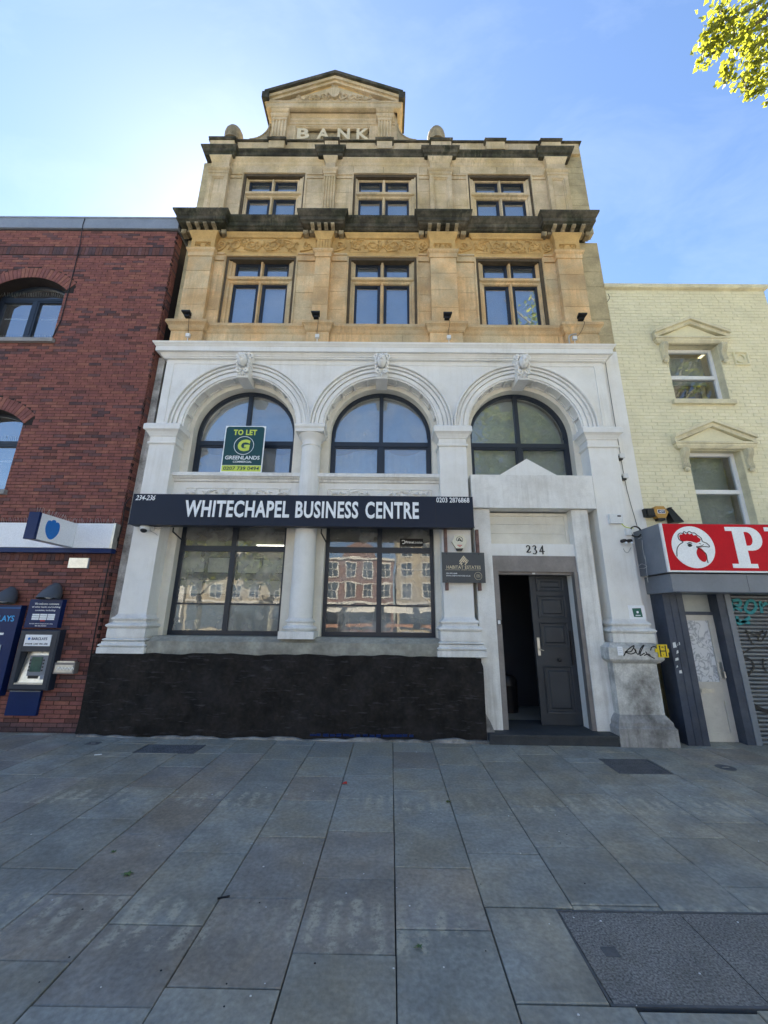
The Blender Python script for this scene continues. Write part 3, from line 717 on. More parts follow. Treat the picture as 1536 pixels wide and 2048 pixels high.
# frieze zone of the second floor
F2 = [(-3.235, -1.81), (-.79, .585), (1.725, 3.065)]
GAP2 = [(-3.445, -3.25), (-1.79, -1.42), (-1.13, -.81), (.60, .83), (1.33, 1.71), (3.08, 3.31)]
f = MB(); f.box(-3.92, 3.80, .10, .18, 8.555, 9.06); link('frieze_ground', f, 'stone_rich', bank)
for i, (a, b) in enumerate(F2):
    f = MB(); rinceau(f, a+.02, b-.02, 8.65, 8.98, .085, i+1); link('carved_frieze', f, 'stone_rich', bank, smooth=50)
    f = MB(); f.sweep_plan([(a-.03, .25), (a-.03, .09), (b+.03, .09), (b+.03, .25)], [(0, 8.99), (.02, 9.0), (.03, 9.03), (.06, 9.07), (.065, 9.09), (0, 9.1)]); link('frieze_moulding', f, 'stone_rich', bank)
for i, (a, b) in enumerate(GAP2):
    f = MB(); cx = (a+b)/2; r_ = min(.085, (b-a)*.38)
    carve(f, spiral(cx, 8.80, r_*1.2, r_*.2, 2, 1.5 if i % 2 else -1.5, 14), .085, .018); carve(f, spline([(a+.03, 8.67), (cx, 8.70), (b-.03, 8.78), (b-.05, 8.95)], 4), .085, .016)
    for q in range(6): leaf(f, cx+random.uniform(-.07, .07), 8.8+random.uniform(-.11, .12), .096, .06, .03, random.uniform(0, 6))
    link('carved_frieze', f, 'stone_rich', bank, smooth=50)
for a, b in GAP2:
    f = MB(); f.box(a, b, .075, .15, 8.425, 8.55); f.box(a, b, .055, .15, 8.55, 8.59); link('impost_band', f, 'stone_ochre', bank)
for k, (a, b) in enumerate(P2X):
    f = MB(); f.sweep_plan([(a, .15), (a, 0), (b, 0), (b, .15)], [(.0, 8.42), (.018, 8.425), (.018, 8.52), (.03, 8.53), (.05, 8.555), (.055, 8.59), (0, 8.6)]); link('capital', f, 'stone_ochre', bank)
    if k == 1:
        f = MB(); f.box(a, b, .015, .12, 8.6, 8.87); 
        for q in range(5):
            x = a+.035+(b-a-.07)*q/4; f.box(x-.016, x+.016, -.005, .02, 8.62, 8.86)
        link('fluted_block', f, 'stone_rich', bank)
    else:
        f = MB(); f.frame(a, b, 8.6, 8.87, [(0, .12), (0, 0), (.085, 0), (.10, .02), (.101, .02)]); f.add([(a+.1, .02, 8.7), (b-.1, .02, 8.7), (b-.1, .02, 8.77), (a+.1, .02, 8.77)], [(0, 1, 2, 3)])
        f = MB(); f.frame(a, b, 8.6, 8.87, [(0, .12), (0, 0), (.075, 0), (.085, .02)]); f.add([(a+.085, .02, 8.685), (b-.085, .02, 8.685), (b-.085, .02, 8.785), (a+.085, .02, 8.785)], [(0, 1, 2, 3)])
        link('panel_block', f, 'stone_rich', bank)
        f = MB(); rinceau(f, a+.09, b-.09, 8.66, 8.81, .018, k+9, head=False); link('carved_panel', f, 'stone_rich', bank, smooth=50)
    f = MB(); f.sweep_plan([(a, .15), (a, 0), (b, 0), (b, .15)], [(0, 8.87), (.01, 8.9), (.035, 8.96), (.05, 9.0), (.05, 9.03), (0, 9.04)]); link('block_moulding', f, 'stone_rich', bank)
# --- main cornice (breaking forward over the pilasters)
BR = [(-4.05, -3.36), (-1.60, -1.0), (.72, 1.45), (3.18, 3.94)]
f = MB()
path = [(-4.05, .5), (-4.05, -.03), (-3.36, -.03), (-3.36, .10), (-1.60, .10), (-1.60, -.03), (-1.0, -.03), (-1.0, .10), (.72, .10), (.72, -.03), (1.45, -.03), (1.45, .10), (3.18, .10), (3.18, -.03), (3.94, -.03), (3.94, .5)]
f.sweep_plan(path, [(.0, 9.10), (.09, 9.115), (.11, 9.13), (.11, 9.15), (.14, 9.17), (.14, 9.245), (.155, 9.26), (.175, 9.30), (.20, 9.335), (.205, 9.375), (.12, 9.385), (0, 9.41)])
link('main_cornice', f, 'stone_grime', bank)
for (a, b) in BR:
    n = 4 if b-a > .65 else 3; n = 4
    f = MB(); f.box(a+.02, b-.02, .0, .12, 9.035, 9.115); link('bracket_bed', f, 'stone_soot_shade', bank)
    for i in range(n):
        x = a+.1+(b-a-.2)*i/(n-1); f = MB()
        f.prism([(-.03, 9.035), (-.03, 9.115), (-.155, 9.115), (-.155, 9.085), (-.12, 9.065), (-.07, 9.06), (-.05, 9.04)][::1], x-.034, x+.034)
        f.v = [(y, x_, z) for x_, y, z in f.v]                                  # outline is in the y-z plane
        link('modillion', solid(f), 'stone_soot_shade', bank)
    for sx_ in (a-.055, b+.055):
        f = MB(); f.box(sx_-.05, sx_+.05, -.01, .13, 9.01, 9.10); f.ball((sx_, .0, 9.03), .045, 1, 1, 1, 8, 6); link('scroll_bracket', f, 'stone_soot_shade', bank)
# moss and rubble on the cornice ledge
f = MB(); rr = random.Random(5)
for i in range(900):
    x = rr.uniform(-4.2, 4.1); brk = any(a-.1 < x < b+.1 for a, b in BR); y = (-.22 if brk else -.09)+abs(rr.gauss(0, .03))
    s = rr.uniform(.006, .02); f.ball((x, y, 9.375+s*.2), s, 1.5, 1, .7, 5, 3)
o = link('ledge_moss', f, 'stone_grime', bank); o['kind'] = 'stuff'

# --- mullioned stone windows with navy frames
def stone_window(x0, x1, z0, z1, sx0, sx1, sz1, yw, yf, zt0, zt1, m, blind_to=1.0):
    """opening x0..x1, surround sx0..sx1, wall plane yw, frame plane yf, transom zt0..zt1"""
    s = MB(); s.frame3(sx0, sx1, z0, sz1, [(0, yw+.05), (0, yw-.02), (.16, yw-.02), (.2, yw+.012), (.42, yw+.014), (.5, yw+.045), (.72, yw+.05), (.78, yw+.075), (1, yw+.09), (1, yf+.1)], x0-sx0, sx1-x1, sz1-z1)
    link('window_surround', s, m, bank)
    xm = (x0+x1)/2; c = MB(); ym = yw+.06
    hw = .05
    def bar(za, zb):
        ring = [(xm-hw, yf+.06), (xm-hw, ym+.07), (xm-hw+.02, ym+.05), (xm-.02, ym+.01), (xm-.015, ym), (xm+.015, ym), (xm+.02, ym+.01), (xm+hw-.02, ym+.05), (xm+hw, ym+.07), (xm+hw, yf+.06)]
        c.loop_rings([[(a, b, za) for a, b in ring], [(a, b, zb) for a, b in ring]])
    bar(z0, zt0); bar(zt1, z1+.005); link('mullion', solid(c), m, bank)
    c = MB(); c.sweep_plan([(sx0+.10, yw+.09), (sx1-.10, yw+.09)], [(.0, zt0), (.02, zt0+.01), (.03, zt0+.035), (.075, zt0+.05), (.08, zt1-.02), (.06, zt1-.005), (0, zt1)], back=.2); link('transom', c, m, bank)
    for (a, b) in ((x0, xm-hw), (xm+hw, x1)):
        for (c0, c1) in ((z0, zt0), (zt1, z1)):
            fr = MB(); t_ = .036
            fr.frame(a, b, c0, c1, [(-.02, yf), (t_, yf), (t_+.006, yf+.012), (t_+.006, yf+.05)]); w = link('window_frame', fr, 'navy_frame', bank)
            p = MB(); q = .0; p.add([(a+t_, yf+.03, c0+t_), (b-t_, yf+.03, c0+t_), (b-t_, yf+.03, c1-t_), (a+t_, yf+.03, c1-t_)], [(0, 1, 2, 3)]); link('pane', p, 'pane', w)
            bl = MB(); bl.box(a+.01, b-.01, yf+.10, yf+.105, c0, c1); link('blind', bl, 'blind', w)
for (a, b), (c, d) in zip(O2, S2): stone_window(a, b, 6.90, 8.475, c, d, 8.545, .10, .215, 7.955, 8.075, 'stone_ochre')
for (a, b), (c, d) in zip(O3, S3): stone_window(a, b, 9.30, 10.86, c, d, 10.97, .20, .315, 10.345, 10.465, 'stone_buff')

# --- third floor
for a, b in ((-3.45, -3.18), (-1.78, -1.395), (-1.145, -.79), (.655, .875), (1.345, 1.68), (3.11, 3.40)):
    blocks(a, b, 9.35, 10.80, .20, 'stone_buff')
    f = MB(); f.box(a, b, .185, .3, 10.803, 10.885); f.box(a, b, .165, .3, 10.885, 10.925); link('impost_band', f, 'stone_buff', bank)
blocks(3.83, 4.27, 9.35, 11.80, .23, 'stone_side', h=.19, th=.15); blocks(-4.09, -3.87, 9.35, 11.30, .23, 'stone_side', h=.22, th=.15)
for k, (a, b) in enumerate(P3X):
    f = MB()
    if k == 1:
        n = 4; w = (b-a)/(2*n+1); prof = [(a, .25), (a, .10)]
        for i in range(n):
            x = a+w*(2*i+1); prof += [(x, .10), (x+w*.15, .117), (x+w*.5, .124), (x+w*.85, .117), (x+w, .10)]
        prof += [(b, .10), (b, .25)]
        f.loop_rings([[(x, y, 9.3) for x, y in prof], [(x, y, 10.74) for x, y in prof]]); f.box(a, b, .101, .25, 10.74, 10.80); link('fluted_pilaster', solid(f), 'stone_buff', bank)
    else:
        f.frame(a, b, 9.3, 10.80, [(0, .25), (0, .10), (.075, .10), (.085, .115), (.10, .118), (.115, .14)]); link('pilaster_frame', f, 'stone_buff', bank)
        blocks(a+.114, b-.114, 9.42, 10.69, .135, 'stone_buff', h=.42, th=.08)
    f = MB(); f.sweep_plan([(a, .25), (a, .10), (b, .10), (b, .25)], [(0, 10.80), (.012, 10.805), (.012, 10.87), (.03, 10.89), (.045, 10.92), (.045, 10.945), (0, 10.95)]); link('capital', f, 'stone_buff', bank)
    f = MB(); f.box(a+.02, b-.02, .105, .25, 10.95, 11.19); link('frieze_block', f, 'stone_buff', bank)
    f = MB(); f.sweep_plan([(a+.02, .3), (a+.02, .105), (b-.02, .105), (b-.02, .3)], [(0, 11.14), (.01, 11.16), (.03, 11.22), (.05, 11.27), (.05, 11.29), (0, 11.3)]); link('block_moulding', f, 'stone_buff', bank)
blocks(-3.87, 3.83, 10.97, 11.20, .195, 'stone_buff', h=.4, th=.1)
f = MB(); f.sweep_plan([(-3.88, .195), (3.84, .195)], [(0, 11.18), (.012, 11.2), (.02, 11.26), (.05, 11.31), (.06, 11.33), (.06, 11.36), (0, 11.37)]); link('frieze_moulding', f, 'stone_buff', bank)
BR3 = [(-3.98, -3.42), (-1.50, -1.06), (.82, 1.42), (3.31, 3.90)]
f = MB()
path = [(-3.98, .5), (-3.98, .12)]
for i, (a, b) in enumerate(BR3):
    if i: path += [(a, .20), (a, .12)]
    path += [(b, .12)] + ([(b, .20)] if i < 3 else [(b, .5)])
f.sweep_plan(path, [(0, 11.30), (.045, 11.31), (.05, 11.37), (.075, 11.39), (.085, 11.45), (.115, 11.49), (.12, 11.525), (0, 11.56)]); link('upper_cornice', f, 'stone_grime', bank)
# parapet
blocks(-3.95, 4.23, 11.55, 11.87, .17, 'stone_buff', h=.4, th=.12)
f = MB(); f.sweep_plan([(-4.0, .5), (-4.0, .16), (4.25, .16), (4.25, .5)], [(0, 11.86), (.02, 11.865), (.03, 11.875), (.03, 11.895), (0, 11.905)], back=.3); link('parapet_coping', f, 'stone_grime', bank)
for a, b in ((-3.95, -3.42), (-2.66, -2.31), (-1.42, -1.13), (-.27, .07), (.93, 1.37), (2.14, 2.55), (3.36, 3.78)):
    f = MB(); f.box(a, b, .08, .17, 11.55, 11.775); pp = link('parapet_pedestal', f, 'stone_buff', bank); f = MB(); f.sweep_plan([(a, .4), (a, .08), (b, .08), (b, .4)], [(0, 11.77), (.02, 11.775), (.035, 11.80), (.035, 11.835), (0, 11.845)], back=.2); link('pedestal_cap', f, 'stone_grime', pp)
for x in (-3.55, 1.075):
    f = MB()
    prof = [(0.0, 11.96), (.20, 11.965), (.20, 12.02), (.185, 12.03), (.20, 12.10), (.205, 12.18), (.19, 12.28), (.15, 12.37), (.09, 12.425), (0.0, 12.445)]
    f.lathe(prof, x, .28, 18)
    link('finial', f, 'stone_soot_shade', bank, smooth=40)
# gable with the name
GX0, GX1, GC = -2.72, .19, -1.265
f = MB(); f.wall(GX0, GX1, 11.9, 12.95, [(-2.15, -.42, 12.02, 12.44)], .22, .09); f.box(GX0, GX1, .35, .6, 11.9, 12.95); link('gable_wall', f, 'stone_buff', bank)
f = MB(); f.box(-2.16, -.41, .31, .36, 12.01, 12.45); link('name_panel', f, 'stone_soot_shade', bank)  # recess shade behind the letters put into a darker stone
f = MB(); f.frame(-2.17, -.40, 11.98, 12.455, [(0, .23), (0, .195), (.03, .195), (.04, .215), (.055, .22), (.055, .27)]); link('name_panel_frame', f, 'stone_buff', bank)
for ch, xx in zip('BANK', (-1.955, -1.50, -1.035, -.60)):
    text(ch, xx, 12.215, .285 if ch != 'N' else .28, .335, .309, 'stone_letter', bank, .10, .03, 'letter_'+{'B': 'b', 'A': 'a', 'N': 'n', 'K': 'k'}[ch] if False else 'letter')
for a, b in ((-2.635, -2.325), (-.25, .045)):
    n = 4; w = (b-a)/(2*n+1); prof = [(a, .3), (a, .10)]
    for i in range(n):
        x = a+w*(2*i+1); prof += [(x, .10), (x+w*.15, .117), (x+w*.5, .124), (x+w*.85, .117), (x+w, .10)]
    prof += [(b, .10), (b, .3)]
    f = MB(); f.loop_rings([[(x, y, 11.95) for x, y in prof], [(x, y, 12.46) for x, y in prof]]); link('fluted_pilaster', solid(f), 'stone_buff', bank)
    f = MB(); f.sweep_plan([(a, .3), (a, .10), (b, .10), (b, .3)], [(0, 12.46), (.012, 12.465), (.012, 12.53), (.03, 12.54), (.05, 12.575), (.05, 12.60), (.0, 12.61), (0, 12.68), (.03, 12.70), (.055, 12.735), (.055, 12.75), (0, 12.76)]); link('capital', f, 'stone_buff', bank)
f = MB(); f.sweep_plan([(GX0+.05, .22), (GX1-.05, .22)], [(0, 12.5), (.02, 12.51), (.02, 12.56), (.05, 12.59), (.05, 12.62), (.015, 12.63), (.015, 12.72), (.06, 12.76), (.07, 12.79), (0, 12.8)]); link('gable_entablature', f, 'stone_buff', bank)
f = MB(); f.sweep_plan([(GX0-.03, .5), (GX0-.03, .09), (GX1+.03, .09), (GX1+.03, .5)], [(0, 12.765), (.04, 12.775), (.055, 12.80), (.055, 12.90), (.07, 12.91), (.075, 12.945), (0, 12.96)]); link('pediment_base', f, 'stone_buff', bank)
# raking cornices and tympanum
hx = (GX1-GX0)/2+.12; zb, za = 12.93, 13.62
f = MB(); f.prism([(GC-1.32, zb-.02), (GC+1.32, zb-.02), (GC, za+.03)], .08, .6); link('tympanum', f, 'stone_rich', bank)
def rake(sgn, lay, y, m, nm):
    """layer (offset along the slope normal lo..hi) from the eave to the apex"""
    f = MB(); dx, dz = hx, za-zb; l = sqrt(dx*dx+dz*dz); nx_, nz_ = dz/l, dx/l
    lo, hi = lay
    def pt(u, off):   # u 0 eave .. 1 apex: apex cut vertical
        x = -hx+u*hx; z = zb+u*dz
        if u >= 1: return (GC+sgn*0.0, z+off*l/dx)
        return (GC+sgn*-1*-1*(x-nx_*0)*1, z+off*l/dx)
    a0, a1 = (GC-sgn*hx, zb+lo*l/dx), (GC, za+lo*l/dx); b0, b1 = (GC-sgn*hx, zb+hi*l/dx), (GC, za+hi*l/dx)
    f.prism([a0, a1, b1, b0], y, .62); link(nm, solid(f), m, bank)
for s_ in (1, -1):
    rake(s_, (-.02, .05), .03, 'stone_buff', 'raking_bed'); rake(s_, (.05, .13), -.01, 'stone_buff', 'raking_corona'); rake(s_, (.13, .215), -.06, 'stone_grime', 'raking_cyma')
f = MB()     # eave blocks closing the rakes
f.box(GC-hx-.05, GC-hx+.10, -.058, .62, 12.92, 13.12); link('eave_block', f, 'stone_grime', bank)
f = MB(); f.box(GC+hx-.10, GC+hx+.05, -.058, .62, 12.92, 13.12); link('eave_block', f, 'stone_grime', bank)
f = MB(); sh = spline([(0, .0), (.085, .07), (.12, .2), (.10, .30), (0, .32), (-.10, .30), (-.12, .2), (-.085, .07)], 4, True)
f.prism([(GC+x, 13.06+z*1.0) for x, z in sh], .01, .09); link('shield', solid(f), 'stone_buff', bank)
f = MB(); y = .06; f.prism([(GC-1.05, 13.05), (GC+1.05, 13.05), (GC, 13.52)], .068, .074)
for u, r_ in ((.24, .10), (.42, .085), (.60, .065), (.78, .045)):
    carve(f, spiral(GC+u, 13.05+r_, r_, r_*.2, -.8, 1.4, 14), y, r_*.26, mirror=GC)
    carve(f, spline([(GC+u-.1, 13.05), (GC+u, 13.07+r_*.3), (GC+u+.09, 13.06+r_*1.9)], 4), y, r_*.22, mirror=GC)
    for q in range(5):
        a_ = random.uniform(0, 6.28); leaf(f, GC+u+r_*cos(a_)*.9, 13.05+r_+r_*sin(a_)*.9, y-.005, .07, .03, a_); leaf(f, GC-u-r_*cos(a_)*.9, 13.05+r_+r_*sin(a_)*.9, y-.005, .07, .03, pi-a_)
for q in range(9): leaf(f, GC+random.uniform(-.05, .05), 13.42+random.uniform(0, .05), y-.005, .10, .05, pi/2+random.uniform(-1.2, 1.2))
link('pediment_carving', f, 'stone_buff', bank, smooth=50)
for s_ in (-1, 1):
    ex = GX0 if s_ < 0 else GX1; pts = [(ex, 11.9), (ex, 12.46)]
    for k in range(9):
        t_ = pi/2*k/8; pts.append((ex+s_*(.42-.42*cos(t_)) if False else ex+s_*.42*(1-cos(t_)), 12.46-.50*sin(t_)))
    pts.append((ex+s_*.42, 11.9)); f = MB(); f.prism(pts, .18, .42); link('gable_scroll', solid(f), 'stone_soot_shade', bank)
    f = MB(); f.tube([(x, .18, z) for x, z in pts[1:-1]], .022, 6); link('scroll_roll', f, 'stone_soot_shade', bank, smooth=50)

# ================================================================== WHITE LOWER STOREYS (parts of the bank)
CZ = 4.77; RC = .90
AC = [-2.535, -.095, 2.39]; MIDS = [(-9, -1.3165), (-1.3135, 1.1460), (1.1490, 9)]
f = MB()   # spandrel wall, column by column over the arches
xs = [-4.0]; 
def zarc(x):
    for c in AC:
        if abs(x-c) < 1.2: return CZ+sqrt(max(0, 1.2**2-(x-c)**2))
    return CZ
grid = sorted({-4.0, 3.9, *[c+1.2*cos(pi*k/36) for c in AC for k in range(37)], *[c+1.2001 for c in AC if c < 3], *[c-1.2001 for c in AC]})
for a, b in zip(grid[:-1], grid[1:]):
    f.add([(a, .06, zarc(a+1e-6)), (b, .06, zarc(b-1e-6)), (b, .06, 6.14), (a, .06, 6.14)], [(0, 1, 2, 3)])
link('spandrel_wall', f, 'white_paint', bank)
for c, cl in zip(AC, MIDS):
    f = MB(); cl2 = cl
    f.arch(c, CZ, [(1.0, .275), (1.0, .032), (1.004, .028), (1.068, .028), (1.070, .055), (1.080, .055), (1.082, .006), (1.094, .004), (1.098, .02), (1.145, .02), (1.147, .045), (1.155, .045), (1.157, -.010), (1.172, -.014), (1.178, .0), (1.198, .0), (1.200, .03), (1.207, .03), (1.209, -.034), (1.225, -.040), (1.236, -.025), (1.236, .07), (1.1, .275)], xclip=cl2, n=56)
    ar = link('archivolt', f, 'white_paint', bank, smooth=25)
    for k in range(1, 12):
        if k == 6: continue
        t = pi*k/12; f = MB(); w = .018
        f.arch(c, CZ, [(.965, .06), (.965, .262), (.999, .262), (.999, .06)], t-w, t+w, 1); link('soffit_rib', f, 'white_paint', ar)
    f = MB(); f.arch(c, CZ, [(.998, .05), (.998, .085), (.975, .085), (.975, .05)], n=48); f.arch(c, CZ, [(.998, .235), (.998, .262), (.975, .262), (.975, .235)], n=48); link('soffit_rim', f, 'white_paint', ar)
    f = MB(); f.arch(c, CZ, [(1.06, .262), (RC, .262), (RC, .6), (1.06, .6)], n=48); link('inner_arch', f, 'cream_paint', bank, smooth=30)
    # keystone with a mask
    f = MB(); kt, kb, wt, wb = 6.16, 5.645, .150, .098
    f.hexa([(c-wb, -.09, kb), (c+wb, -.09, kb), (c+wb, .27, kb), (c-wb, .27, kb)], [(c-wt+.03, -.05, kt), (c+wt-.03, -.05, kt), (c+wt, .10, kt), (c-wt, .10, kt)]); ks = link('keystone', f, 'white_paint', bank)
    def face(d):
        x, y, z = d; v = Vector(d)
        fr = max(0, -y)
        e = lambda cx, cz, s: math.exp(-(((x-cx)**2+(z-cz)**2)/(s*s)))*fr
        out = .40*e(0, -.10, .14)+.20*e(0, .12, .09)-.55*e(.28, .14, .14)-.55*e(-.28, .14, .14)+.16*e(0, -.62, .2)+.12*e(0, .42, .3)-.35*e(0, -.38, .12)+.12*e(.34, -.2, .2)+.12*e(-.34, -.2, .2)
        v.y -= out; return v
    f = MB(); f.ball((c, -.155, 5.955), .105, .74, .95, 1.12, 26, 20, fn=face); link('mask', f, 'white_paint', ks, smooth=60)
    f = MB(); r_ = random.Random(int(c*10))
    for s in (-1, 1):
        for k in range(6): f.ball((c+s*(.088+.018*(k % 2)), -.125, 6.05-.044*k), .024, 1, 1.3, 1, 7, 5)
        carve(f, spiral(c+s*.105, 6.085, .052, .012, pi/2, s*1.5, 12), -.10, .026)
        carve(f, spiral(c+s*.062, 5.765, .045, .012, pi/2 if s > 0 else pi/2, -s*1.6, 14), -.125, .020)
        carve(f, spline([(c+s*.11, 5.98), (c+s*.10, 5.86), (c+s*.03, 5.80), (c+s*.05, 5.70), (c+s*.075, 5.665)], 4), -.11, .016)
        for q in range(4): leaf(f, c+s*r_.uniform(.08, .12), 5.85+r_.uniform(0, .2), -.10, .05, .025, r_.uniform(0, 6))
    for k in range(5): f.ball((c-.08+.04*k, -.14, 6.075+.014*(2-abs(k-2))), .023, 1, 1.4, .9, 7, 5)
    for k in range(3): leaf(f, c-.01+.01*k, 5.66, -.112, .09, .035, pi/2+(k-1)*.45)
    link('mask_ornament', f, 'white_paint', ks, smooth=60)
# sunk spandrel panels
def bead(pts): 
    f = MB(); f.tube([(x, .056, z) for x, z in pts], .011, 5); return f
def arcpts(c, r, a0, a1, n=14): return [(c+r*cos(a0+(a1-a0)*k/n), CZ+r*sin(a0+(a1-a0)*k/n)) for k in range(n+1)]
for side in (0, 1, 2, 3):
    if side == 0:
        a = arcpts(AC[0], 1.30, pi*.985, pi*.585); pts = [(-3.86, 4.86), (-3.86, 6.02), (a[-1][0], 6.02)]
    elif side == 3:
        a = arcpts(AC[2], 1.30, pi*.015, pi*.415); pts = [(3.74, 4.86), (3.74, 6.02), (a[-1][0], 6.02)]
    else:
        c0, c1 = AC[side-1], AC[side]; pts = [(c0+1.3*cos(pi*.415), 6.02), (c1-1.3*cos(pi*.415), 6.02)]
    f = bead(pts); link('spandrel_bead', f, 'white_paint', bank)
# cornice over the arches
f = MB(); f.sweep_plan([(-4.03, .5), (-4.03, .02), (3.91, .02), (3.91, .5)], [(0, 6.10), (.018, 6.105), (.018, 6.125), (.035, 6.13), (.04, 6.15), (.06, 6.172), (.065, 6.185), (.115, 6.186), (.115, 6.275), (.125, 6.28), (.135, 6.30), (.16, 6.325), (.165, 6.35), (0, 6.365)]); link('white_cornice', f, 'white_paint', bank)
# piers, jambs
def pier(x0, x1, z0, z1, m='cream_paint', y=.27, yb=.6, nm='jamb'):
    f = MB(); f.box(x0, x1, y, yb, z0, z1); return link(nm, f, m, bank)
pier(-4.09, -3.435, 1.30, CZ+.02); pier(-1.635, -.995, 1.30, CZ+.02); pier(.805, 1.49, 1.30, CZ+.02); pier(3.29, 3.95, 0.0, CZ+.02)
f = MB(); f.box(-4.21, -4.09, .14, .5, 0, 6.2); link('party_strip', f, 'dirty_white', bank)
f = MB(); f.box(3.90, 4.275, .18, .5, 1.0, 6.44); link('party_strip', f, 'white_paint', bank)
PW = [(-4.0, -3.575), (.89, 1.345), (3.395, 3.875)]
for i, (a, b) in enumerate(PW):
    f = MB(); f.box(a, b, 0, .30, 1.58, 4.42); link('pilaster_shaft', f, 'white_paint', bank)
    f = MB(); f.box(a-.02, b+.02, .02, .3, 4.72, CZ+.02) if False else None
    f = MB(); f.sweep_plan([(a, .3), (a, 0), (b, 0), (b, .3)], [(0, 4.40), (.022, 4.405), (.03, 4.425), (.022, 4.445), (.004, 4.45), (.004, 4.54), (.02, 4.55), (.03, 4.575), (.055, 4.615), (.085, 4.64), (.095, 4.645), (.095, 4.735), (.07, 4.76), (0, 4.775)]); link('pilaster_capital', f, 'white_paint', bank)
    f = MB(); f.sweep_plan([(a, .3), (a, 0), (b, 0), (b, .3)], [(0, 1.62), (.012, 1.60), (.012, 1.585)][::-1]+[]); 
    f = MB(); prof = [(.09, 1.385), (.09, 1.435), (.075, 1.44)]
    def torus(z0, z1, o, d, n=6): return [(o+d*sin(pi*k/n), z0+(z1-z0)*k/n) for k in range(n+1)]
    prof = [(.07, 1.30), (.07, 1.42)]+torus(1.425, 1.50, .055, .04)+[(.035, 1.505), (.035, 1.525)]+torus(1.53, 1.59, .025, .032)+[(.015, 1.60), (0, 1.635)]
    f.sweep_plan([(a, .3), (a, 0), (b, 0), (b, .3)], prof); link('pilaster_base', f, 'white_grimy', bank, smooth=40)
    if i < 2:
        f = MB(); prof = [(.06, 1.06), (.13, 1.08), (.13, 1.16)]+torus(1.165, 1.215, .10, .03)+[(.10, 1.22), (.10, 1.24)]+torus(1.245, 1.285, .07, .03)+[(.06, 1.29), (.06, 1.31), (0, 1.32)]
        f.sweep_plan([(a, .3), (a, 0), (b, 0), (b, .3)], prof); link('pedestal_cap', f, 'white_grimy', bank, smooth=40)
# column between the first two arches
cx, cy = -1.285, .13
f = MB(); f.lathe([(.182, 1.60), (.176, 2.2), (.170, 3.2), (.158, 4.40), (.170, 4.405), (.176, 4.42), (.170, 4.435), (.157, 4.44), (.157, 4.50), (.165, 4.52), (.20, 4.56), (.225, 4.60), (.228, 4.615)], cx, cy, 36); link('column', f, 'white_paint', bank, smooth=40)
f = MB(); f.sweep_plan([(cx-.235, .4), (cx-.235, cy-.235), (cx+.235, cy-.235), (cx+.235, .4)], [(0, 4.615), (0, 4.68), (.015, 4.69), (.022, 4.735), (0, 4.76)], back=.235); link('abacus', f, 'white_paint', bank)
f = MB(); f.box(cx-.235, cx+.235, .02, .3, 4.755, CZ+.01); link('impost_block', f, 'white_paint', bank)
f = MB(); f.box(cx-.26, cx+.26, cy-.26, .3, 1.30, 1.405); 
f.lathe([(.235, 1.406)]+[(.215+.045*sin(pi*k/6), 1.41+.075*k/6) for k in range(7)]+[(.20, 1.49), (.198, 1.515)]+[(.195+.03*sin(pi*k/6), 1.52+.055*k/6) for k in range(7)]+[(.185, 1.60)], cx, cy, 32); link('column_base', f, 'white_grimy', bank, smooth=40)
# sills with carved panels between the storeys
for i, (x0, x1) in enumerate(((-3.435, -1.455), (-1.115, .895))):
    xa, xb = (-3.58, -1.42) if i == 0 else (-1.15, .895)
    f = MB(); f.box(xa, xb, .17, .6, 3.20, 3.86); link('apron', f, 'white_paint', bank)
    f = MB(); f.sweep_plan([(xa, .17), (xb, .17)], [(0, 3.79), (.03, 3.80), (.04, 3.83), (.075, 3.85), (.085, 3.865), (.11, 3.87), (.11, 3.925), (.10, 3.935), (0, 3.95)], back=.43); link('arch_sill', f, 'white_grimy', bank)
    a, b = (-3.37, -1.60) if i == 0 else (-1.0, .79)
    f = MB(); f.frame(a, b, 3.36, 3.70, [(0, .175), (0, .155), (.02, .155), (.03, .172)]); link('carved_panel_frame', f, 'white_paint', bank)
    f = MB(); rinceau(f, a+.03, b-.03, 3.385, 3.675, .160, 30+i); link('carved_panel', f, 'white_paint', bank, smooth=50)

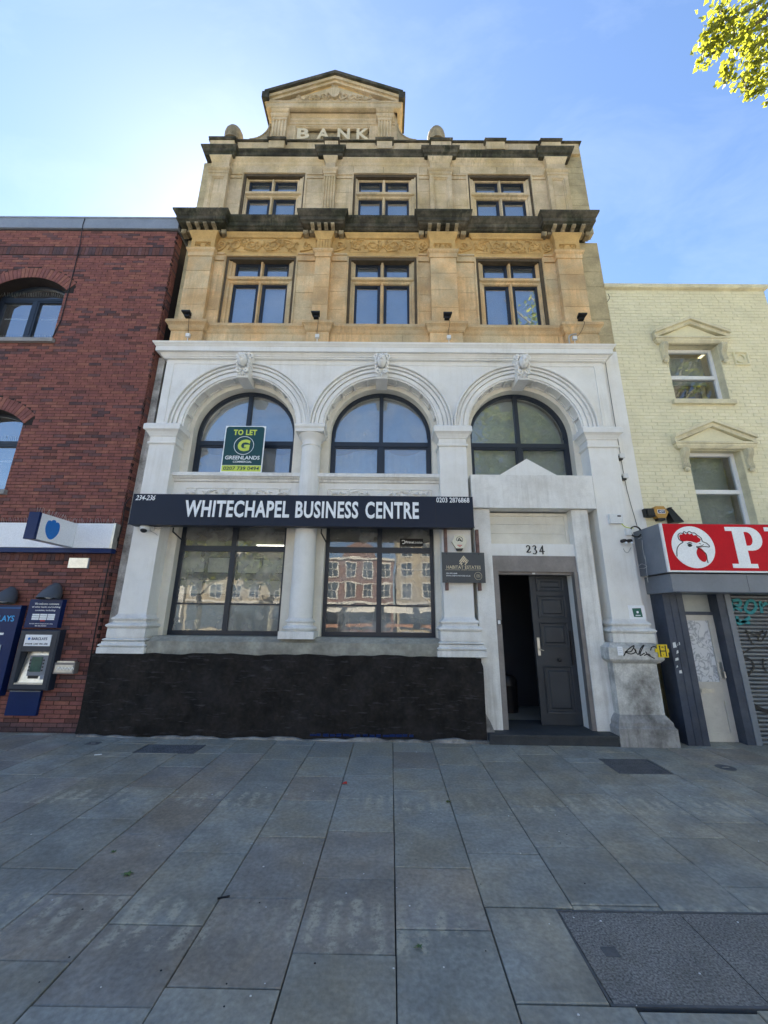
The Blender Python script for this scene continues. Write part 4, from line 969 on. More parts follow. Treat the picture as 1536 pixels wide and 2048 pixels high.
# arched windows
def arch_window(c, zb, pm='pane'):
    yf = .42; t = .055
    f = MB(); f.arch(c, CZ, [(RC+.01, yf), (RC-t, yf), (RC-t-.01, yf+.015), (RC-t-.01, yf+.06), (RC+.01, yf+.06)], n=48)
    f.box(c-RC-.01, c-RC+t, yf, yf+.06, zb, CZ); f.box(c+RC-t, c+RC+.01, yf, yf+.06, zb, CZ)
    f.box(c-RC+t, c+RC-t, yf+.001, yf+.06, zb, zb+.06)
    zt = 4.605; f.box(c-RC+t, c+RC-t, yf-.012, yf+.06, zt-.025, zt+.06); f.box(c-.035, c+.035, yf-.010, yf+.06, zb+.06, zt-.025); f.box(c-.035, c+.035, yf-.010, yf+.06, zt+.06, CZ+RC-t)
    for s in (-1, 1):   # the lower casements
        a, b = (c-RC+t, c-.035) if s < 0 else (c+.035, c+RC-t)
        f.frame(a, b, zb+.06, zt-.025, [(0, yf+.004), (.03, yf+.004), (.034, yf+.02), (.034, yf+.05)])
    w = link('arched_window', f, 'navy_frame', bank)
    for s in (-1, 1):
        r = RC-t-.005; n = 14; pts = [(c+s*.035, yf+.035, zt+.06), (c+s*r*cos(math.asin((zt+.06-CZ)/r)), yf+.035, zt+.06)] if False else None
        a0 = 0.0; pts = [(c+s*.035, zt+.06), (c+s*r, zt+.06)]+[(c+s*r*cos(pi/2*k/n), CZ+r*sin(pi/2*k/n)) for k in range(n) ]+[(c+s*.035, CZ+sqrt(r*r-.035**2))]
        g = MB(); g.add([(x, yf+.035, z) for x, z in pts], [tuple(range(len(pts)))]); link('pane', g, pm, w)
        a, b = (c-RC+t+.03, c-.065) if s < 0 else (c+.065, c+RC-t-.03)
        g = MB(); g.add([(a, yf+.03, zb+.09), (b, yf+.03, zb+.09), (b, yf+.03, zt-.05), (a, yf+.03, zt-.05)], [(0, 1, 2, 3)]); link('pane', g, pm, w)
    return w
for i, c in enumerate(AC):
    w = arch_window(c, 3.93, 'pane_milky' if i < 2 else 'pane_dull')
    pts = [(c-.86, .60, 4.66), (c+.86, .60, 4.66)]+[(c+.86*cos(pi*k/20), .60, CZ+.86*sin(pi*k/20)) for k in range(21)]
    g = MB(); g.add(pts, [tuple(range(len(pts)))]); link('blind', g, 'blind' if i < 2 else 'film', w)
    # lower lights: hanging cloth or frosted film behind the glass
    g = MB()
    if i == 2: g.box(c-.86, c+.86, .58, .585, 3.9, 4.6); link('frosted_film', g, 'film', w)
    else:
        rr = random.Random(i); nx = 40; V = []; F = []
        for k in range(nx+1):
            x = c-.86+1.72*k/nx; dy = .015*sin(k*1.3)+.012*sin(k*.7+2)
            V += [(x, .56+dy, 3.95), (x, .56+dy*.5, 4.56-(.10*max(0, sin(k*.23+i))))]
        F = [(2*k, 2*k+2, 2*k+3, 2*k+1) for k in range(nx)]; g.add(V, F); link('curtain', g, 'blind' if i else 'print_grey', w, smooth=60)
# lower shop windows
def low_window(x0, x1, i):
    yf = .40; z0, z1 = 1.315, 3.22; xm = (x0+x1)/2; t = .06; zt = 2.70; zr = 1.80
    f = MB(); f.box(x0, x0+t, yf, yf+.07, z0, z1); f.box(x1-t, x1, yf, yf+.07, z0, z1); f.box(x0+t, x1-t, yf-.01, yf+.07, z0, z0+.075); f.box(x0+t, x1-t, yf, yf+.07, z1-.05, z1)
    f.box(xm-.04, xm+.04, yf-.008, yf+.07, z0+.075, z1-.05); f.box(x0+t, xm-.04, yf-.006, yf+.07, zt-.045, zt+.045); f.box(xm+.04, x1-t, yf-.006, yf+.07, zt-.045, zt+.045)
    f.box(x0+t, xm-.04, yf+.01, yf+.06, zr-.012, zr+.012); f.box(xm+.04, x1-t, yf+.01, yf+.06, zr-.012, zr+.012)
    w = link('shop_window', f, 'navy_frame', bank)
    for a, b in ((x0+t, xm-.04), (xm+.04, x1-t)):
        for c0, c1 in ((z0+.075, zr-.012), (zr+.012, zt-.045), (zt+.045, z1-.05)):
            g = MB(); g.add([(a, yf+.03, c0), (b, yf+.03, c0), (b, yf+.03, c1), (a, yf+.03, c1)], [(0, 1, 2, 3)]); link('pane', g, 'pane_low', w)
        if i == 0:
            g = MB(); g.box(a+.005, b-.005, yf+.045, yf+.05, z0+.08, zr-.015); link('frosted_film', g, 'film', w)
    return w
lw = [low_window(-3.435, -1.635, 0), low_window(-.995, .805, 1)]
f = MB(); f.box(-3.42, -1.65, 1.3, 1.34, 1.35, 3.2); link('display_partition', f, 'room', bank)
# framed property sheets hanging in the first window
k = 0
sheets = [(370, 1115, 408, 1145), (418, 1115, 457, 1146), (477, 1118, 519, 1147), (526, 1118, 567, 1147), (361, 1159, 403, 1188), (410, 1159, 452, 1188), (472, 1160, 514, 1189), (522, 1161, 563, 1191)]
names = ['top row, first from the brick corner', 'top row, second from the brick corner', 'top row, just past the window bar', 'top row, nearest the column', 'bottom row, first from the brick corner', 'bottom row, second from the brick corner', 'bottom row, just past the window bar', 'bottom row, nearest the column']
for (a, b, c, d), nm in zip(sheets, names):
    x0, z1 = at(a, b, .50); x1, z0 = at(c, d, .50)
    t = thing('hanging_poster', ((x0+x1)/2, .5, z0), 'framed pale sheet hanging in the shop window, '+nm, 'poster', 'framed sheets hanging in the shop window')
    f = MB(); f.frame(x0-.012, x1+.012, z0-.012, z1+.012, [(0, .515), (0, .49), (.018, .49), (.018, .505)]); link('frame', f, 'black_plastic', t)
    f = MB(); f.box(x0, x1, .505, .512, z0, z1); link('sheet', f, 'poster', t)
    f = MB()
    for x in (x0+.01, x1-.01): f.tube([(x, .507, z1), (x, .507, 2.70 if b < 1130 else z1+.1)], .0015, 4)
    link('hanging_wire', f, 'cable_black', t)
t = thing('ceiling_light', (-2.05, 2.2, 3.1), 'lit strip light on the ceiling inside the shop window', 'light')
f = MB(); f.box(-2.35, -1.70, .98, 1.08, 2.86, 2.875); link('tube', f, 'lamp_tube', t)
f = MB(); f.box(-2.40, -1.65, .95, 1.11, 2.876, 2.91); link('light_body', f, 'white_plastic', t)
f = MB()
for x in (-2.3, -1.75): f.tube([(x, 1.03, 2.9), (x, 1.03, 3.25)], .006, 5)
link('hanger', f, 'white_plastic', t)
# ledge under the windows and the black wall
def rough_box(x0, x1, y0, y1, z0, z1, nx, nz, amp, seed, topamp=0.0, rc=0.0):
    rr = random.Random(seed); V = []; F = []
    ph = [rr.uniform(0, 6) for _ in range(8)]
    for j in range(nz+1):
        for i in range(nx+1):
            x = x0+(x1-x0)*i/nx; z = z0+(z1-z0)*j/nz
            top = z1+topamp*(sin(x*5.1+ph[0])+.7*sin(x*11.3+ph[1])+.4*sin(x*23+ph[2]))
            zz = z0+(top-z0)*j/nz; xx = x
            if rc and j == nz: pass
            if rc:
                dx = x-(x1-rc); dz = zz-(z1-rc)
                if dx > 0 and dz > 0 and dx*dx+dz*dz > rc*rc:
                    s = rc/sqrt(dx*dx+dz*dz); xx = x1-rc+dx*s; zz = z1-rc+dz*s
            V.append((xx, y0+amp*(sin(x*3+z*7+ph[3])*.5+sin(x*13+ph[4])*sin(z*17+ph[5])*.5+rr.uniform(-.35, .35)), zz))
    W_ = nx+1
    for j in range(nz):
        for i in range(nx): F.append((j*W_+i, j*W_+i+1, (j+1)*W_+i+1, (j+1)*W_+i))
    n0 = len(V); rim = [j*W_ for j in range(nz+1)]+[nz*W_+i for i in range(1, nx+1)]+[j*W_+nx for j in range(nz-1, -1, -1)]
    for q in rim: V.append((V[q][0], y1, V[q][2]))
    for k in range(len(rim)-1): F.append((rim[k], rim[k+1], n0+k+1, n0+k))
    mb = MB(); mb.add(V, F); return mb
f = rough_box(-4.19, 1.405, -.12, .3, .012, 1.085, 150, 26, .006, 4, .008, .16); link('black_plinth', f, 'black_render', bank, smooth=50)
f = rough_box(-3.60, .93, -.075, .3, 1.07, 1.25, 120, 8, .010, 6, .004); link('window_ledge', f, 'grey_ledge', bank, smooth=50)
f = MB(); f.prism([(-.07, 1.235), (.05, 1.318), (.42, 1.318), (.42, 1.235)], -3.46, .82); f.v = [(y, x_, z) for x_, y, z in f.v]; link('window_sill', solid(f), 'grey_ledge', bank)
f = MB(); f.box(-4.19, 1.41, .0, .25, -.05, 1.06); link('plinth_core', f, 'mortar_dark', bank)
f = rough_box(-4.16, 1.45, -.165, -.10, -.02, .028, 160, 3, .012, 12, .012); link('mortar_skirting', f, 'grimy_base', bank)
# ragged lumps left on the black wall's upper edge and blue flecks at its foot
f = MB(); rr = random.Random(2)
for i in range(16): f.box(-1.0+i*.09, -1.0+i*.09+rr.uniform(.05, .085), -.131, -.11, .05+rr.uniform(-.006, .006), .075+rr.uniform(0, .012))
o = link('blue_paint_strip', f, 'corp_blue', bank); o['kind'] = 'stuff'
f = MB(); f.prism([(1.40, 0), (1.53, 0), (1.52, .12), (1.47, .24), (1.40, .36)], -.10, .2); link('cement_patch', solid(f), 'grimy_base', bank)

# entrance
f = MB(); f.box(1.41, 1.67, .02, .5, .10, 3.32); link('portal_post', f, 'white_grimy', bank)
f = MB(); f.box(2.985, 3.245, .02, .5, .10, 3.32); link('portal_post', f, 'white_grimy', bank)
f = MB(); f.box(1.39, 3.37, -.035, .55, 3.325, 3.89); f.box(1.385, 3.375, -.05, -.03, 3.325, 3.345); link('portal_lintel', f, 'white_grimy', bank)
f = MB(); f.prism([(1.86, 3.888), (2.82, 3.888), (2.335, 4.185)], -.02, .30); link('portal_pediment', solid(f), 'white_paint', bank)
f = MB(); f.box(3.245, 3.30, .15, .5, .1, 3.32); link('portal_return', f, 'white_paint', bank)
f = MB()
for a, b in ((2.80, 2.955), (2.958, 3.11), (3.113, 3.27)): f.box(1.69, 2.95, .20, .25, a, b)
f.frame(1.67, 2.985, 2.77, 3.30, [(0, .18), (.05, .18), (.055, .205)]); link('transom_panel', f, 'cream_paint', bank)
f = MB(); f.box(1.67, 2.985, .07, .3, 2.575, 2.765); nb = link('number_board', f, 'white_paint', bank)
dig = {'2': [[(0, 0), (.52, 0), (.56, .17), (.50, .17), (.44, .10), (.20, .10), (.42, .34), (.50, .50), (.50, .66), (.44, .80), (.32, .88), (.18, .88), (.06, .80), (.02, .66), (.06, .60), (.12, .62), (.14, .72), (.22, .79), (.30, .78), (.36, .70), (.36, .58), (.30, .44), (.0, .08)]],
       '3': [[(.02, -.10), (.10, -.18), (.26, -.20), (.42, -.12), (.52, .02), (.52, .20), (.44, .34), (.32, .40), (.44, .50), (.48, .64), (.44, .78), (.32, .87), (.18, .87), (.06, .78), (.03, .68), (.09, .64), (.14, .72), (.22, .79), (.30, .76), (.34, .66), (.30, .54), (.18, .47), (.18, .40), (.30, .32), (.38, .18), (.36, .02), (.28, -.08), (.18, -.10), (.10, -.04), (.04, -.02)]],
       '4': [[(.30, -.18), (.44, -.18), (.44, .10), (.58, .10), (.58, .21), (.44, .21), (.44, .86), (.36, .86), (-.02, .20), (-.02, .10), (.30, .10)], [(.10, .21), (.30, .21), (.30, .58)]]}
for ch, xx in zip('234', (2.265, 2.365, 2.475)):
    lp = dig[ch]; z_ = 2.675; k_ = .135/1.0
    shape([[(xx-.04+a*k_, z_-.05+b*k_) for a, b in l] for l in lp], 0, .067, 0, .006, None, None, 'letter_black', nb, 'numeral')
f = MB(); f.box(1.66, 2.985, .055, .35, 2.325, 2.572); sh_ = link('shutter_box', f, 'taupe_metal', bank)
f = MB(); f.box(1.675, 1.72, .03, .05, 2.37, 2.41); link('lock_box', f, 'taupe_metal', sh_)
f = MB(); f.box(1.665, 1.755, .04, .20, .105, 2.325); link('shutter_guide', f, 'taupe_metal', bank)
f = MB(); f.box(2.925, 2.985, .04, .14, .105, 2.325); link('shutter_guide', f, 'taupe_metal', bank)
f = MB(); f.box(1.755, 2.925, .10, .22, 2.285, 2.325); link('shutter_bar', f, 'taupe_metal', bank)
f = MB(); f.box(2.30, 2.345, .095, .10, 2.29, 2.315); link('bar_label', f, 'white_plastic', bank)
f = MB(); f.box(2.925, 3.0, .14, .36, .10, 2.32); link('door_reveal', f, 'white_paint', bank)
f = MB(); f.box(1.42, 3.15, -.19, .62, -.04, .085); f.box(1.42, 3.15, -.205, .62, .085, .115); link('door_step', f, 'slate_step', bank)
dr = MB(); dx0, dx1, yd = 2.315, 2.925, .29
dr.box(dx0, dx1, yd, yd+.045, .12, 2.29); door = link('door', dr, 'door_paint', bank)
for za, zb in ((2.04, 2.26), (1.63, 1.98), (1.20, 1.57), (.28, .93)):
    f = MB(); f.frame(dx0+.10, dx1-.08, za, zb, [(0, yd+.001), (0, yd-.018), (.018, yd-.014), (.026, yd-.001), (.06, yd-.001), (.078, yd-.016), (.08, yd-.016)])
    f.add([(dx0+.18, yd-.016, za+.08), (dx1-.16, yd-.016, za+.08), (dx1-.16, yd-.016, zb-.08), (dx0+.18, yd-.016, zb-.08)], [(0, 1, 2, 3)]); link('door_panel', f, 'door_paint', door)
f = MB(); f.box(dx0+.035, dx0+.075, yd-.008, yd, 1.08, 1.34); link('lock_plate', f, 'steel', door)
f = MB(); f.tube([(dx0+.055, yd-.01, 1.17), (dx0+.055, yd-.045, 1.17), (dx0+.11, yd-.05, 1.155)], .007, 6); link('handle', f, 'steel', door)
f = MB(); f.ball((2.655, yd-.04, 1.02), .028, 1, 1, 1, 14, 10); f.tube([(2.655, yd, 1.02), (2.655, yd-.03, 1.02)], .012, 8); link('door_knob', f, 'black_plastic', door, smooth=60)
f = MB(); f.box(2.855, 2.875, yd-.03, yd, .95, 1.45); link('pull_bar', f, 'black_plastic', door)
# the open leaf and the dark hall behind
f = MB(); f.box(1.76, 1.80, .36, .95, .12, 2.29); link('open_door', f, 'door_paint', bank)
f = MB(); f.box(1.5, 3.25, 1.7, 1.75, .1, 3.2); f.box(1.45, 1.5, .6, 1.7, .1, 3.2); f.box(3.2, 3.25, .6, 1.7, .1, 3.2); f.box(1.5, 3.2, .6, 1.7, 2.5, 2.55); hall = link('hall_wall', f, 'room_shade', bank)
f = MB(); f.box(1.95, 1.99, 1.60, 1.69, .1, 2.4); f.box(1.55, 1.95, 1.66, 1.69, .1, 2.4); link('inner_door', f, 'room_shade', bank)
for i, s in enumerate(('OPENING HOURS', 'MONDAY - FRIDAY', '9.00am - 6.00pm')): text(s, 1.86, 1.29-.075*i, .29-.02*i, .032, 1.655, 'print_grey', bank, .002)
t = thing('waste_bin', (2.13, 1.2, .1), 'round topped dark bin standing in the shadow inside the doorway', 'bin')
f = MB(); f.lathe([(0, .1), (.15, .1), (.16, .5), (.165, .52)], 2.13, 1.25, 18); link('bin_body', f, 'black_plastic', t, smooth=40)
f = MB(); f.lathe([(.165, .52), (.16, .6), (.12, .67), (0, .70)], 2.13, 1.25, 18); link('bin_lid', f, 'black_plastic', t, smooth=40)
# grimy pedestal beside the door
a, b = 3.225, 3.885
f = MB(); f.box(a+.02, b-.02, -.12, .3, .34, 1.05); link('pedestal_die', f, 'dirty_white', bank)
f = MB(); f.sweep_plan([(a+.02, .3), (a+.02, -.12), (b-.02, -.12), (b-.02, .3)], [(.0, 1.02), (.02, 1.03), (.06, 1.06), (.075, 1.08), (.075, 1.10), (.075, 1.235), (.05, 1.25), (.0, 1.30)]); link('pedestal_cap', f, 'dirty_white', bank)
f = MB(); f.sweep_plan([(a+.02, .3), (a+.02, -.12), (b-.02, -.12), (b-.02, .3)], [(.085, -.06), (.085, .20), (.07, .215), (.06, .235), (.06, .27), (.03, .32), (.0, .36)]); link('pedestal_base', f, 'grimy_base', bank)
f = MB()
tg = [[(1247, 1312), (1255, 1300), (1268, 1291), (1262, 1303), (1250, 1303)], [(1250, 1304), (1262, 1308), (1272, 1303), (1268, 1297), (1276, 1309), (1281, 1297), (1288, 1290), (1282, 1302), (1280, 1311), (1289, 1306)],
      [(1291, 1303), (1296, 1310), (1305, 1315), (1309, 1317)], [(1288, 1311), (1296, 1308), (1301, 1311)], [(1301, 1301), (1303, 1295), (1309, 1293), (1313, 1297), (1310, 1303)]]
for l in tg: stroke([at(x, y, -.196) for x, y in l], .014, -.196, mb=f)
tag(link('graffiti_tag', f, 'spray_black', bank), None, None)

# ================================================================== RED BRICK BUILDING
red = thing('red_brick_building', (-8, 0.2, 0), 'red brick building with arched navy windows and a grey roof edge', 'building')
RX0, RX1, RY = -8.85, -4.215, -.02
OPW = [(-6.85, .72, 6.45, 7.58, .28), (-6.94, .72, 3.55, 4.77, .28)]   # centre, half width, sill, springing, rise
def seg(c, hw, zs, rise): 
    R = (hw*hw+rise*rise)/(2*rise); return R, zs+rise-R
def hole_at(z0, z1):
    out = []
    for c, hw, zb, zs, rise in OPW:
        R, zc = seg(c, hw, zs, rise); zm = (z0+z1)/2
        if zb < zm < zs: out.append((c-hw, c+hw))
        Ro = R+.235
        if zm >= zs-.06 and zm < zc+Ro:
            q = Ro*Ro-(zm-zc)**2
            if q > 0:
                w = min(sqrt(q), hw+.16); out.append((c-w, c+w))
    return out
f = MB()
def wall_arch(mb, x0, x1, z0, z1, y, ops, depth):
    """wall sheet with segment headed openings and their reveals"""
    cuts = sorted({x0, x1, *[c-hw for c, hw, *_ in ops], *[c+hw for c, hw, *_ in ops], *[c-hw+2*hw*k/16 for c, hw, *_ in ops for k in range(17)]})
    cuts = [x for x in cuts if x0 <= x <= x1]
    for a, b in zip(cuts[:-1], cuts[1:]):
        m_ = (a+b)/2; lv = [z0]
        for c, hw, zb, zs, rise in sorted(ops, key=lambda o: o[2]):
            if abs(m_-c) < hw:
                R, zc = seg(c, hw, zs, rise); ta = zc+sqrt(max(0, R*R-(a-c)**2)); tb = zc+sqrt(max(0, R*R-(b-c)**2))
                z_ = lv[-1]; lo = z_ if isinstance(z_, tuple) else (z_, z_)
                mb.add([(a, y, lo[0]), (b, y, lo[1]), (b, y, zb), (a, y, zb)], [(0, 1, 2, 3)]); lv.append((ta, tb))
                mb.add([(a, y, ta), (b, y, tb), (b, y+depth, tb), (a, y+depth, ta)], [(0, 1, 2, 3)])
        z_ = lv[-1]; lo = z_ if isinstance(z_, tuple) else (z_, z_)
        mb.add([(a, y, lo[0]), (b, y, lo[1]), (b, y, z1), (a, y, z1)], [(0, 1, 2, 3)])
    for c, hw, zb, zs, rise in ops:
        for x in (c-hw, c+hw): mb.add([(x, y, zb), (x, y+depth, zb), (x, y+depth, zs), (x, y, zs)], [(0, 1, 2, 3)])
        mb.add([(c-hw, y, zb), (c+hw, y, zb), (c+hw, y+depth, zb), (c-hw, y+depth, zb)], [(0, 1, 2, 3)])
wall_arch(f, -9.2, RX1-.004, -.05, 9.06, RY+.006, OPW, .26)
f.box(RX1-.25, RX1-.004, RY+.04, 9, -.05, 9.04); f.box(-26, -9.2, RY, 9, -.05, 9.06); f.box(-9.2, RX1-.25, 8.8, 9, -.05, 9.04); f.box(-9.2, RX1-.25, .8, 8.8, 8.6, 8.8); f.box(-9.2, RX1-.25, .8, .82, .0, 8.6)
link('wall_core', f, 'mortar_dark', red)
TONES = ['brick_red', 'brick_maroon', 'brick_bright', 'brick_plum', 'brick_black', 'brick_brown']
def brick_mesh(w, h, d, tone):
    me = bpy.data.meshes.new('brick'); e = .0015
    x, z = w/2, h/2
    V = [(-x, 0.004, -z), (x, 0.004, -z), (x, 0.004, z), (-x, 0.004, z), (-x+e, 0, -z+e), (x-e, 0, -z+e), (x-e, 0, z-e), (-x+e, 0, z-e), (-x, d, -z), (x, d, -z), (x, d, z), (-x, d, z)]
    F = [(4, 5, 6, 7), (0, 1, 5, 4), (1, 2, 6, 5), (2, 3, 7, 6), (3, 0, 4, 7), (8, 9, 1, 0), (9, 10, 2, 1), (10, 11, 3, 2), (11, 8, 0, 3)]
    me.from_pydata(V, [], F); me.materials.append(MATS[tone]); me.update(); return me
def masonry(parent, x0, x1, z0, z1, y, course, length, joint, holes_at, tones, weights, near, depth=.03, seed=1, dyr=.0015, skip=None, name='brick', maxn=270, ovr=None):
    """running bond: the nearest bricks are single objects that share meshes, the rest is one part of loose geometry"""
    rr = random.Random(seed); cache = {}; rest = MB(); n = 0; rows = int((z1-z0)/course); px = wx = None
    wp = wpos(parent); cand = []
    for j in range(rows):
        za, zb = z0+j*course+joint/2, z0+(j+1)*course-joint/2
        if skip and skip((za+zb)/2): continue
        x = x0-(length/2 if j % 2 else 0)-(rr.uniform(0, .01)); hs = holes_at(za, zb)
        while x < x1:
            L_ = length+rr.uniform(-.006, .006); segs = [(max(x, x0)+joint/2, min(x+L_, x1)-joint/2)]
            for h0, h1 in hs:
                ns = []
                for a, b in segs:
                    if b <= h0 or a >= h1: ns.append((a, b)); continue
                    if a < h0: ns.append((a, h0-joint/2))
                    if b > h1: ns.append((h1+joint/2, b))
                segs = ns
            for a, b in segs:
                if b-a < .02: continue
                tn = rr.choices(range(len(tones)), weights)[0]
                if ovr: tn = ovr((a+b)/2, (za+zb)/2, tn, rr)
                full = abs((b-a)-(length-joint)) < .0125
                cand.append((a, b, za, zb, tn, rr.uniform(-dyr, dyr), full))
            x += L_
    cand.sort(key=lambda q: near((q[0]+q[1])/2, (q[2]+q[3])/2))
    for a, b, za, zb, tn, dy, full in cand:
        if n < maxn:
            w = round(b-a, 2) if not full else length-joint
            key = (w, tn)
            if key not in cache: cache[key] = brick_mesh(w, zb-za, depth, tones[tn])
            o = bpy.data.objects.new(name, cache[key]); COL.objects.link(o); o.parent = parent
            o.location = Vector(((a+b)/2, y+dy, (za+zb)/2))-wp; n += 1
        else:
            e = .0015; yy = y+dy
            rest.add([(a, yy+.003, za), (b, yy+.003, za), (b, yy+.003, zb), (a, yy+.003, zb), (a+e, yy, za+e), (b-e, yy, za+e), (b-e, yy, zb-e), (a+e, yy, zb-e), (a, yy+depth, za), (b, yy+depth, za), (b, yy+depth, zb), (a, yy+depth, zb)],
                     [(4, 5, 6, 7), (0, 1, 5, 4), (1, 2, 6, 5), (2, 3, 7, 6), (3, 0, 4, 7), (8, 9, 1, 0), (9, 10, 2, 1), (10, 11, 3, 2), (11, 8, 0, 3)], tn)
    if rest.v:
        o = link('brickwork', rest, tones, parent); o['kind'] = 'stuff'
def red_over(x, z, t, rr):
    if z < .17: return rr.choice([3, 4, 4])
    # loose clouds of burnt bricks
    v = sin(x*2.1+z*1.3)+sin(z*2.9-x*1.1+1)+sin(x*4.3+z*.7+2)
    if v > 1.3 and rr.random() < .22: return rr.choice([3, 4, 5])
    if z < 2.4 and rr.random() < .15: return 5
    return t
vis_lim = lambda z: -(6.0*1.0+max(0, z-1.6)*.62)-.3
def red_holes(za, zb): return hole_at(za, zb)+[(-99, vis_lim((za+zb)/2)), ]
masonry(red, RX0, RX1, -.02, 9.06, RY, .0565, .215, .0075, red_holes, TONES, [46, 26, 12, 10, 2, 4], lambda x, z: (x+4.2)**2+(z-1.6)**2*1.2, depth=.05, seed=11,
        skip=lambda z: 8.41 < z < 8.60 or 2.41 < z < 2.56 or 2.62 < z < 2.95, ovr=red_over, maxn=225)
f = MB()   # return at the bank corner
for j in range(160):
    za = -.02+j*.0565+.004; f.box(RX1-.05, RX1+.002, RY+.052, RY+.19, za, za+.049, random.choices(range(6), [46, 26, 12, 10, 2, 4])[0])
o = link('corner_brickwork', f, TONES, red); o['kind'] = 'stuff'
f = MB()   # courses laid on end
rr = random.Random(8)
for za, zb, m0 in ((8.418, 8.602, 5), (2.418, 2.555, 5)):
    x = RX1
    while x > -8.8:
        f.box(x-.066, x-.002, RY-.002+rr.uniform(-.001, .001), RY+.05, za, zb, rr.choice([5, 5, 3, 5, 4])); x -= .07
o = link('soldier_course', f, TONES, red); o['kind'] = 'stuff'
nb_ = 0
for c, hw, zb, zs, rise in OPW:    # arch rings
    R, zc = seg(c, hw, zs, rise); a0 = math.acos(min(1, (hw+.02)/(R+.0))); N_ = 24
    for k in range(N_):
        t0 = a0+(pi-2*a0)*k/N_+.004; t1 = a0+(pi-2*a0)*(k+1)/N_-.004; ri, ro = R+.004, R+.225
        if c+R*cos(t0) < -8.0: continue
        f = MB(); pts = [(c+ri*cos(t0), zc+ri*sin(t0)), (c+ro*cos(t0), zc+ro*sin(t0)), (c+ro*cos(t1), zc+ro*sin(t1)), (c+ri*cos(t1), zc+ri*sin(t1))]
        f.prism(pts, RY-.004, RY+.20); link('brick', solid(f), rr.choice(['brick_red', 'brick_maroon', 'brick_bright']), red)
    yf = .20
    f = MB(); ztr = zs-.06+(.02 if zb > 5 else -.22)
    P = [(c-hw, zb), (c+hw, zb)]+[(c+hw*cos(0)*(1-2*k/20), zc+sqrt(max(0, R*R-(hw*(1-2*k/20))**2))) for k in range(21)]
    Q = [(c+(x-c)*.93, zb+.045+(z-zb)*.94) for x, z in P]; n = len(P)
    f.add([(x, yf, z) for x, z in P]+[(x, yf, z) for x, z in Q]+[(x, yf+.06, z) for x, z in Q], [(i, (i+1) % n, n+(i+1) % n, n+i) for i in range(n)]+[(n+i, n+(i+1) % n, 2*n+(i+1) % n, 2*n+i) for i in range(n)])
    f.box(c-hw*.94, c+hw*.94, yf-.012, yf+.06, ztr-.035, ztr+.03); f.box(c-.035, c+.035, yf-.010, yf+.06, zb+.04, ztr-.035)
    for s in (-1, 1):
        a, b = (c-hw*.93, c-.035) if s < 0 else (c+.035, c+hw*.93); f.frame(a, b, zb+.045, ztr-.035, [(0, yf-.004), (.035, yf-.004), (.04, yf+.01), (.04, yf+.05)])
    w = link('arched_window', f, 'navy_frame', red)
    g = MB(); g.add([(x, yf+.03, z) for x, z in Q], [tuple(range(n))]); link('pane', g, 'pane', w)
    g = MB(); g.add([(x, yf+.22, z) for x, z in P], [tuple(range(n))]); link('blind', g, 'room_shade', w)  # dark sheet carrying the unlit room's shade
    g = MB()
    for s in (-1, 1):
        for zz in ((zb+ztr)/2+.16, ): g.box(c+s*(hw*.5)-hw*.36, c+s*(hw*.5)+hw*.36, yf+.08, yf+.085, zz-.008, zz+.012)
    link('reflection_bar', g, 'upvc', w)  # white bars painted in for reflected lines across the glazing
    f = MB(); f.box(c-hw-.06, c+hw+.07, RY-.06, .2, zb-.075, zb); link('window_sill', f, 'kerb_stone', red)
    f = MB(); x = c-hw+.03
    while x < c+hw:
        for zz in (zb, ztr+.03): f.tube([(x, yf-.05 if zz > zb else RY, zz), (x+rr.uniform(-.02, .02), yf-.07 if zz > zb else RY-.02, zz+.075)], .0016, 3)
        x += .034
    o = link('bird_spikes', f, 'steel', red); o['kind'] = 'stuff'
f = MB(); f.sweep_plan([(-26, RY), (RX1+.02, RY)], [(.02, 9.055), (.035, 9.06), (.035, 9.30), (.05, 9.31), (.05, 9.335), (0, 9.34)], back=.4); link('roof_edge', f, 'lead_grey', red)
# long black cable down the brick front and the one along its corner
f = MB(); pts = [at(x, y, RY-.012) for x, y in ((172, 440), (168, 452), (160, 490), (148, 540), (135, 590), (122, 640), (103, 678))]; f.tube([(x, RY-.012-(.03 if i < 2 else 0), z) for i, (x, z) in enumerate(pts)], .007, 5)
link('cable', f, 'cable_black', red)
f = MB(); pts = [at(x, y, RY-.012) for x, y in ((262, 994), (250, 1012), (243, 1060), (222, 1112), (205, 1190), (190, 1265), (175, 1350), (163, 1420), (150, 1470))]; f.tube([(x, RY-.012, z) for x, z in spline(pts, 4)], .008, 5); link('cable', f, 'cable_black', red)

# --- things on the red brick front
t = thing('fascia_sign', (-6, -.05, 2.53), 'long blank white fascia panel across the red brick front', 'sign')
f = MB(); f.box(-9, -4.235, -.13, -.022, 2.60, 2.985); link('panel', f, 'panel_white', t)
f = MB(); f.box(-4.235, -4.20, -.13, -.022, 2.595, 2.99); link('end_cap', f, 'steel', t)
f = MB(); f.box(-9, -4.20, -.125, -.022, 2.525, 2.595); link('base_strip', f, 'corp_blue', t)
f = MB(); x = -8.0
while x < -4.22:
    f.tube([(x, -.08, 2.985), (x+rr.uniform(-.03, .03), -.11+rr.uniform(-.03, .03), 3.07)], .0018, 3); x += .03
o = link('bird_spikes', f, 'steel', t); o['kind'] = 'stuff'
t = thing('projecting_sign', (-4.86, -.13, 2.6), 'projecting white sign with blue edge and a blue eagle emblem', 'sign')
SX = -4.80
f = MB(); f.box(SX-.14, SX, -.78, -.135, 2.605, 2.975); link('sign_box', f, 'panel_white', t)
f = MB(); f.box(SX-.143, SX+.003, -.82, -.78, 2.60, 2.98); link('edge_panel', f, 'corp_blue', t)
f = MB(); 
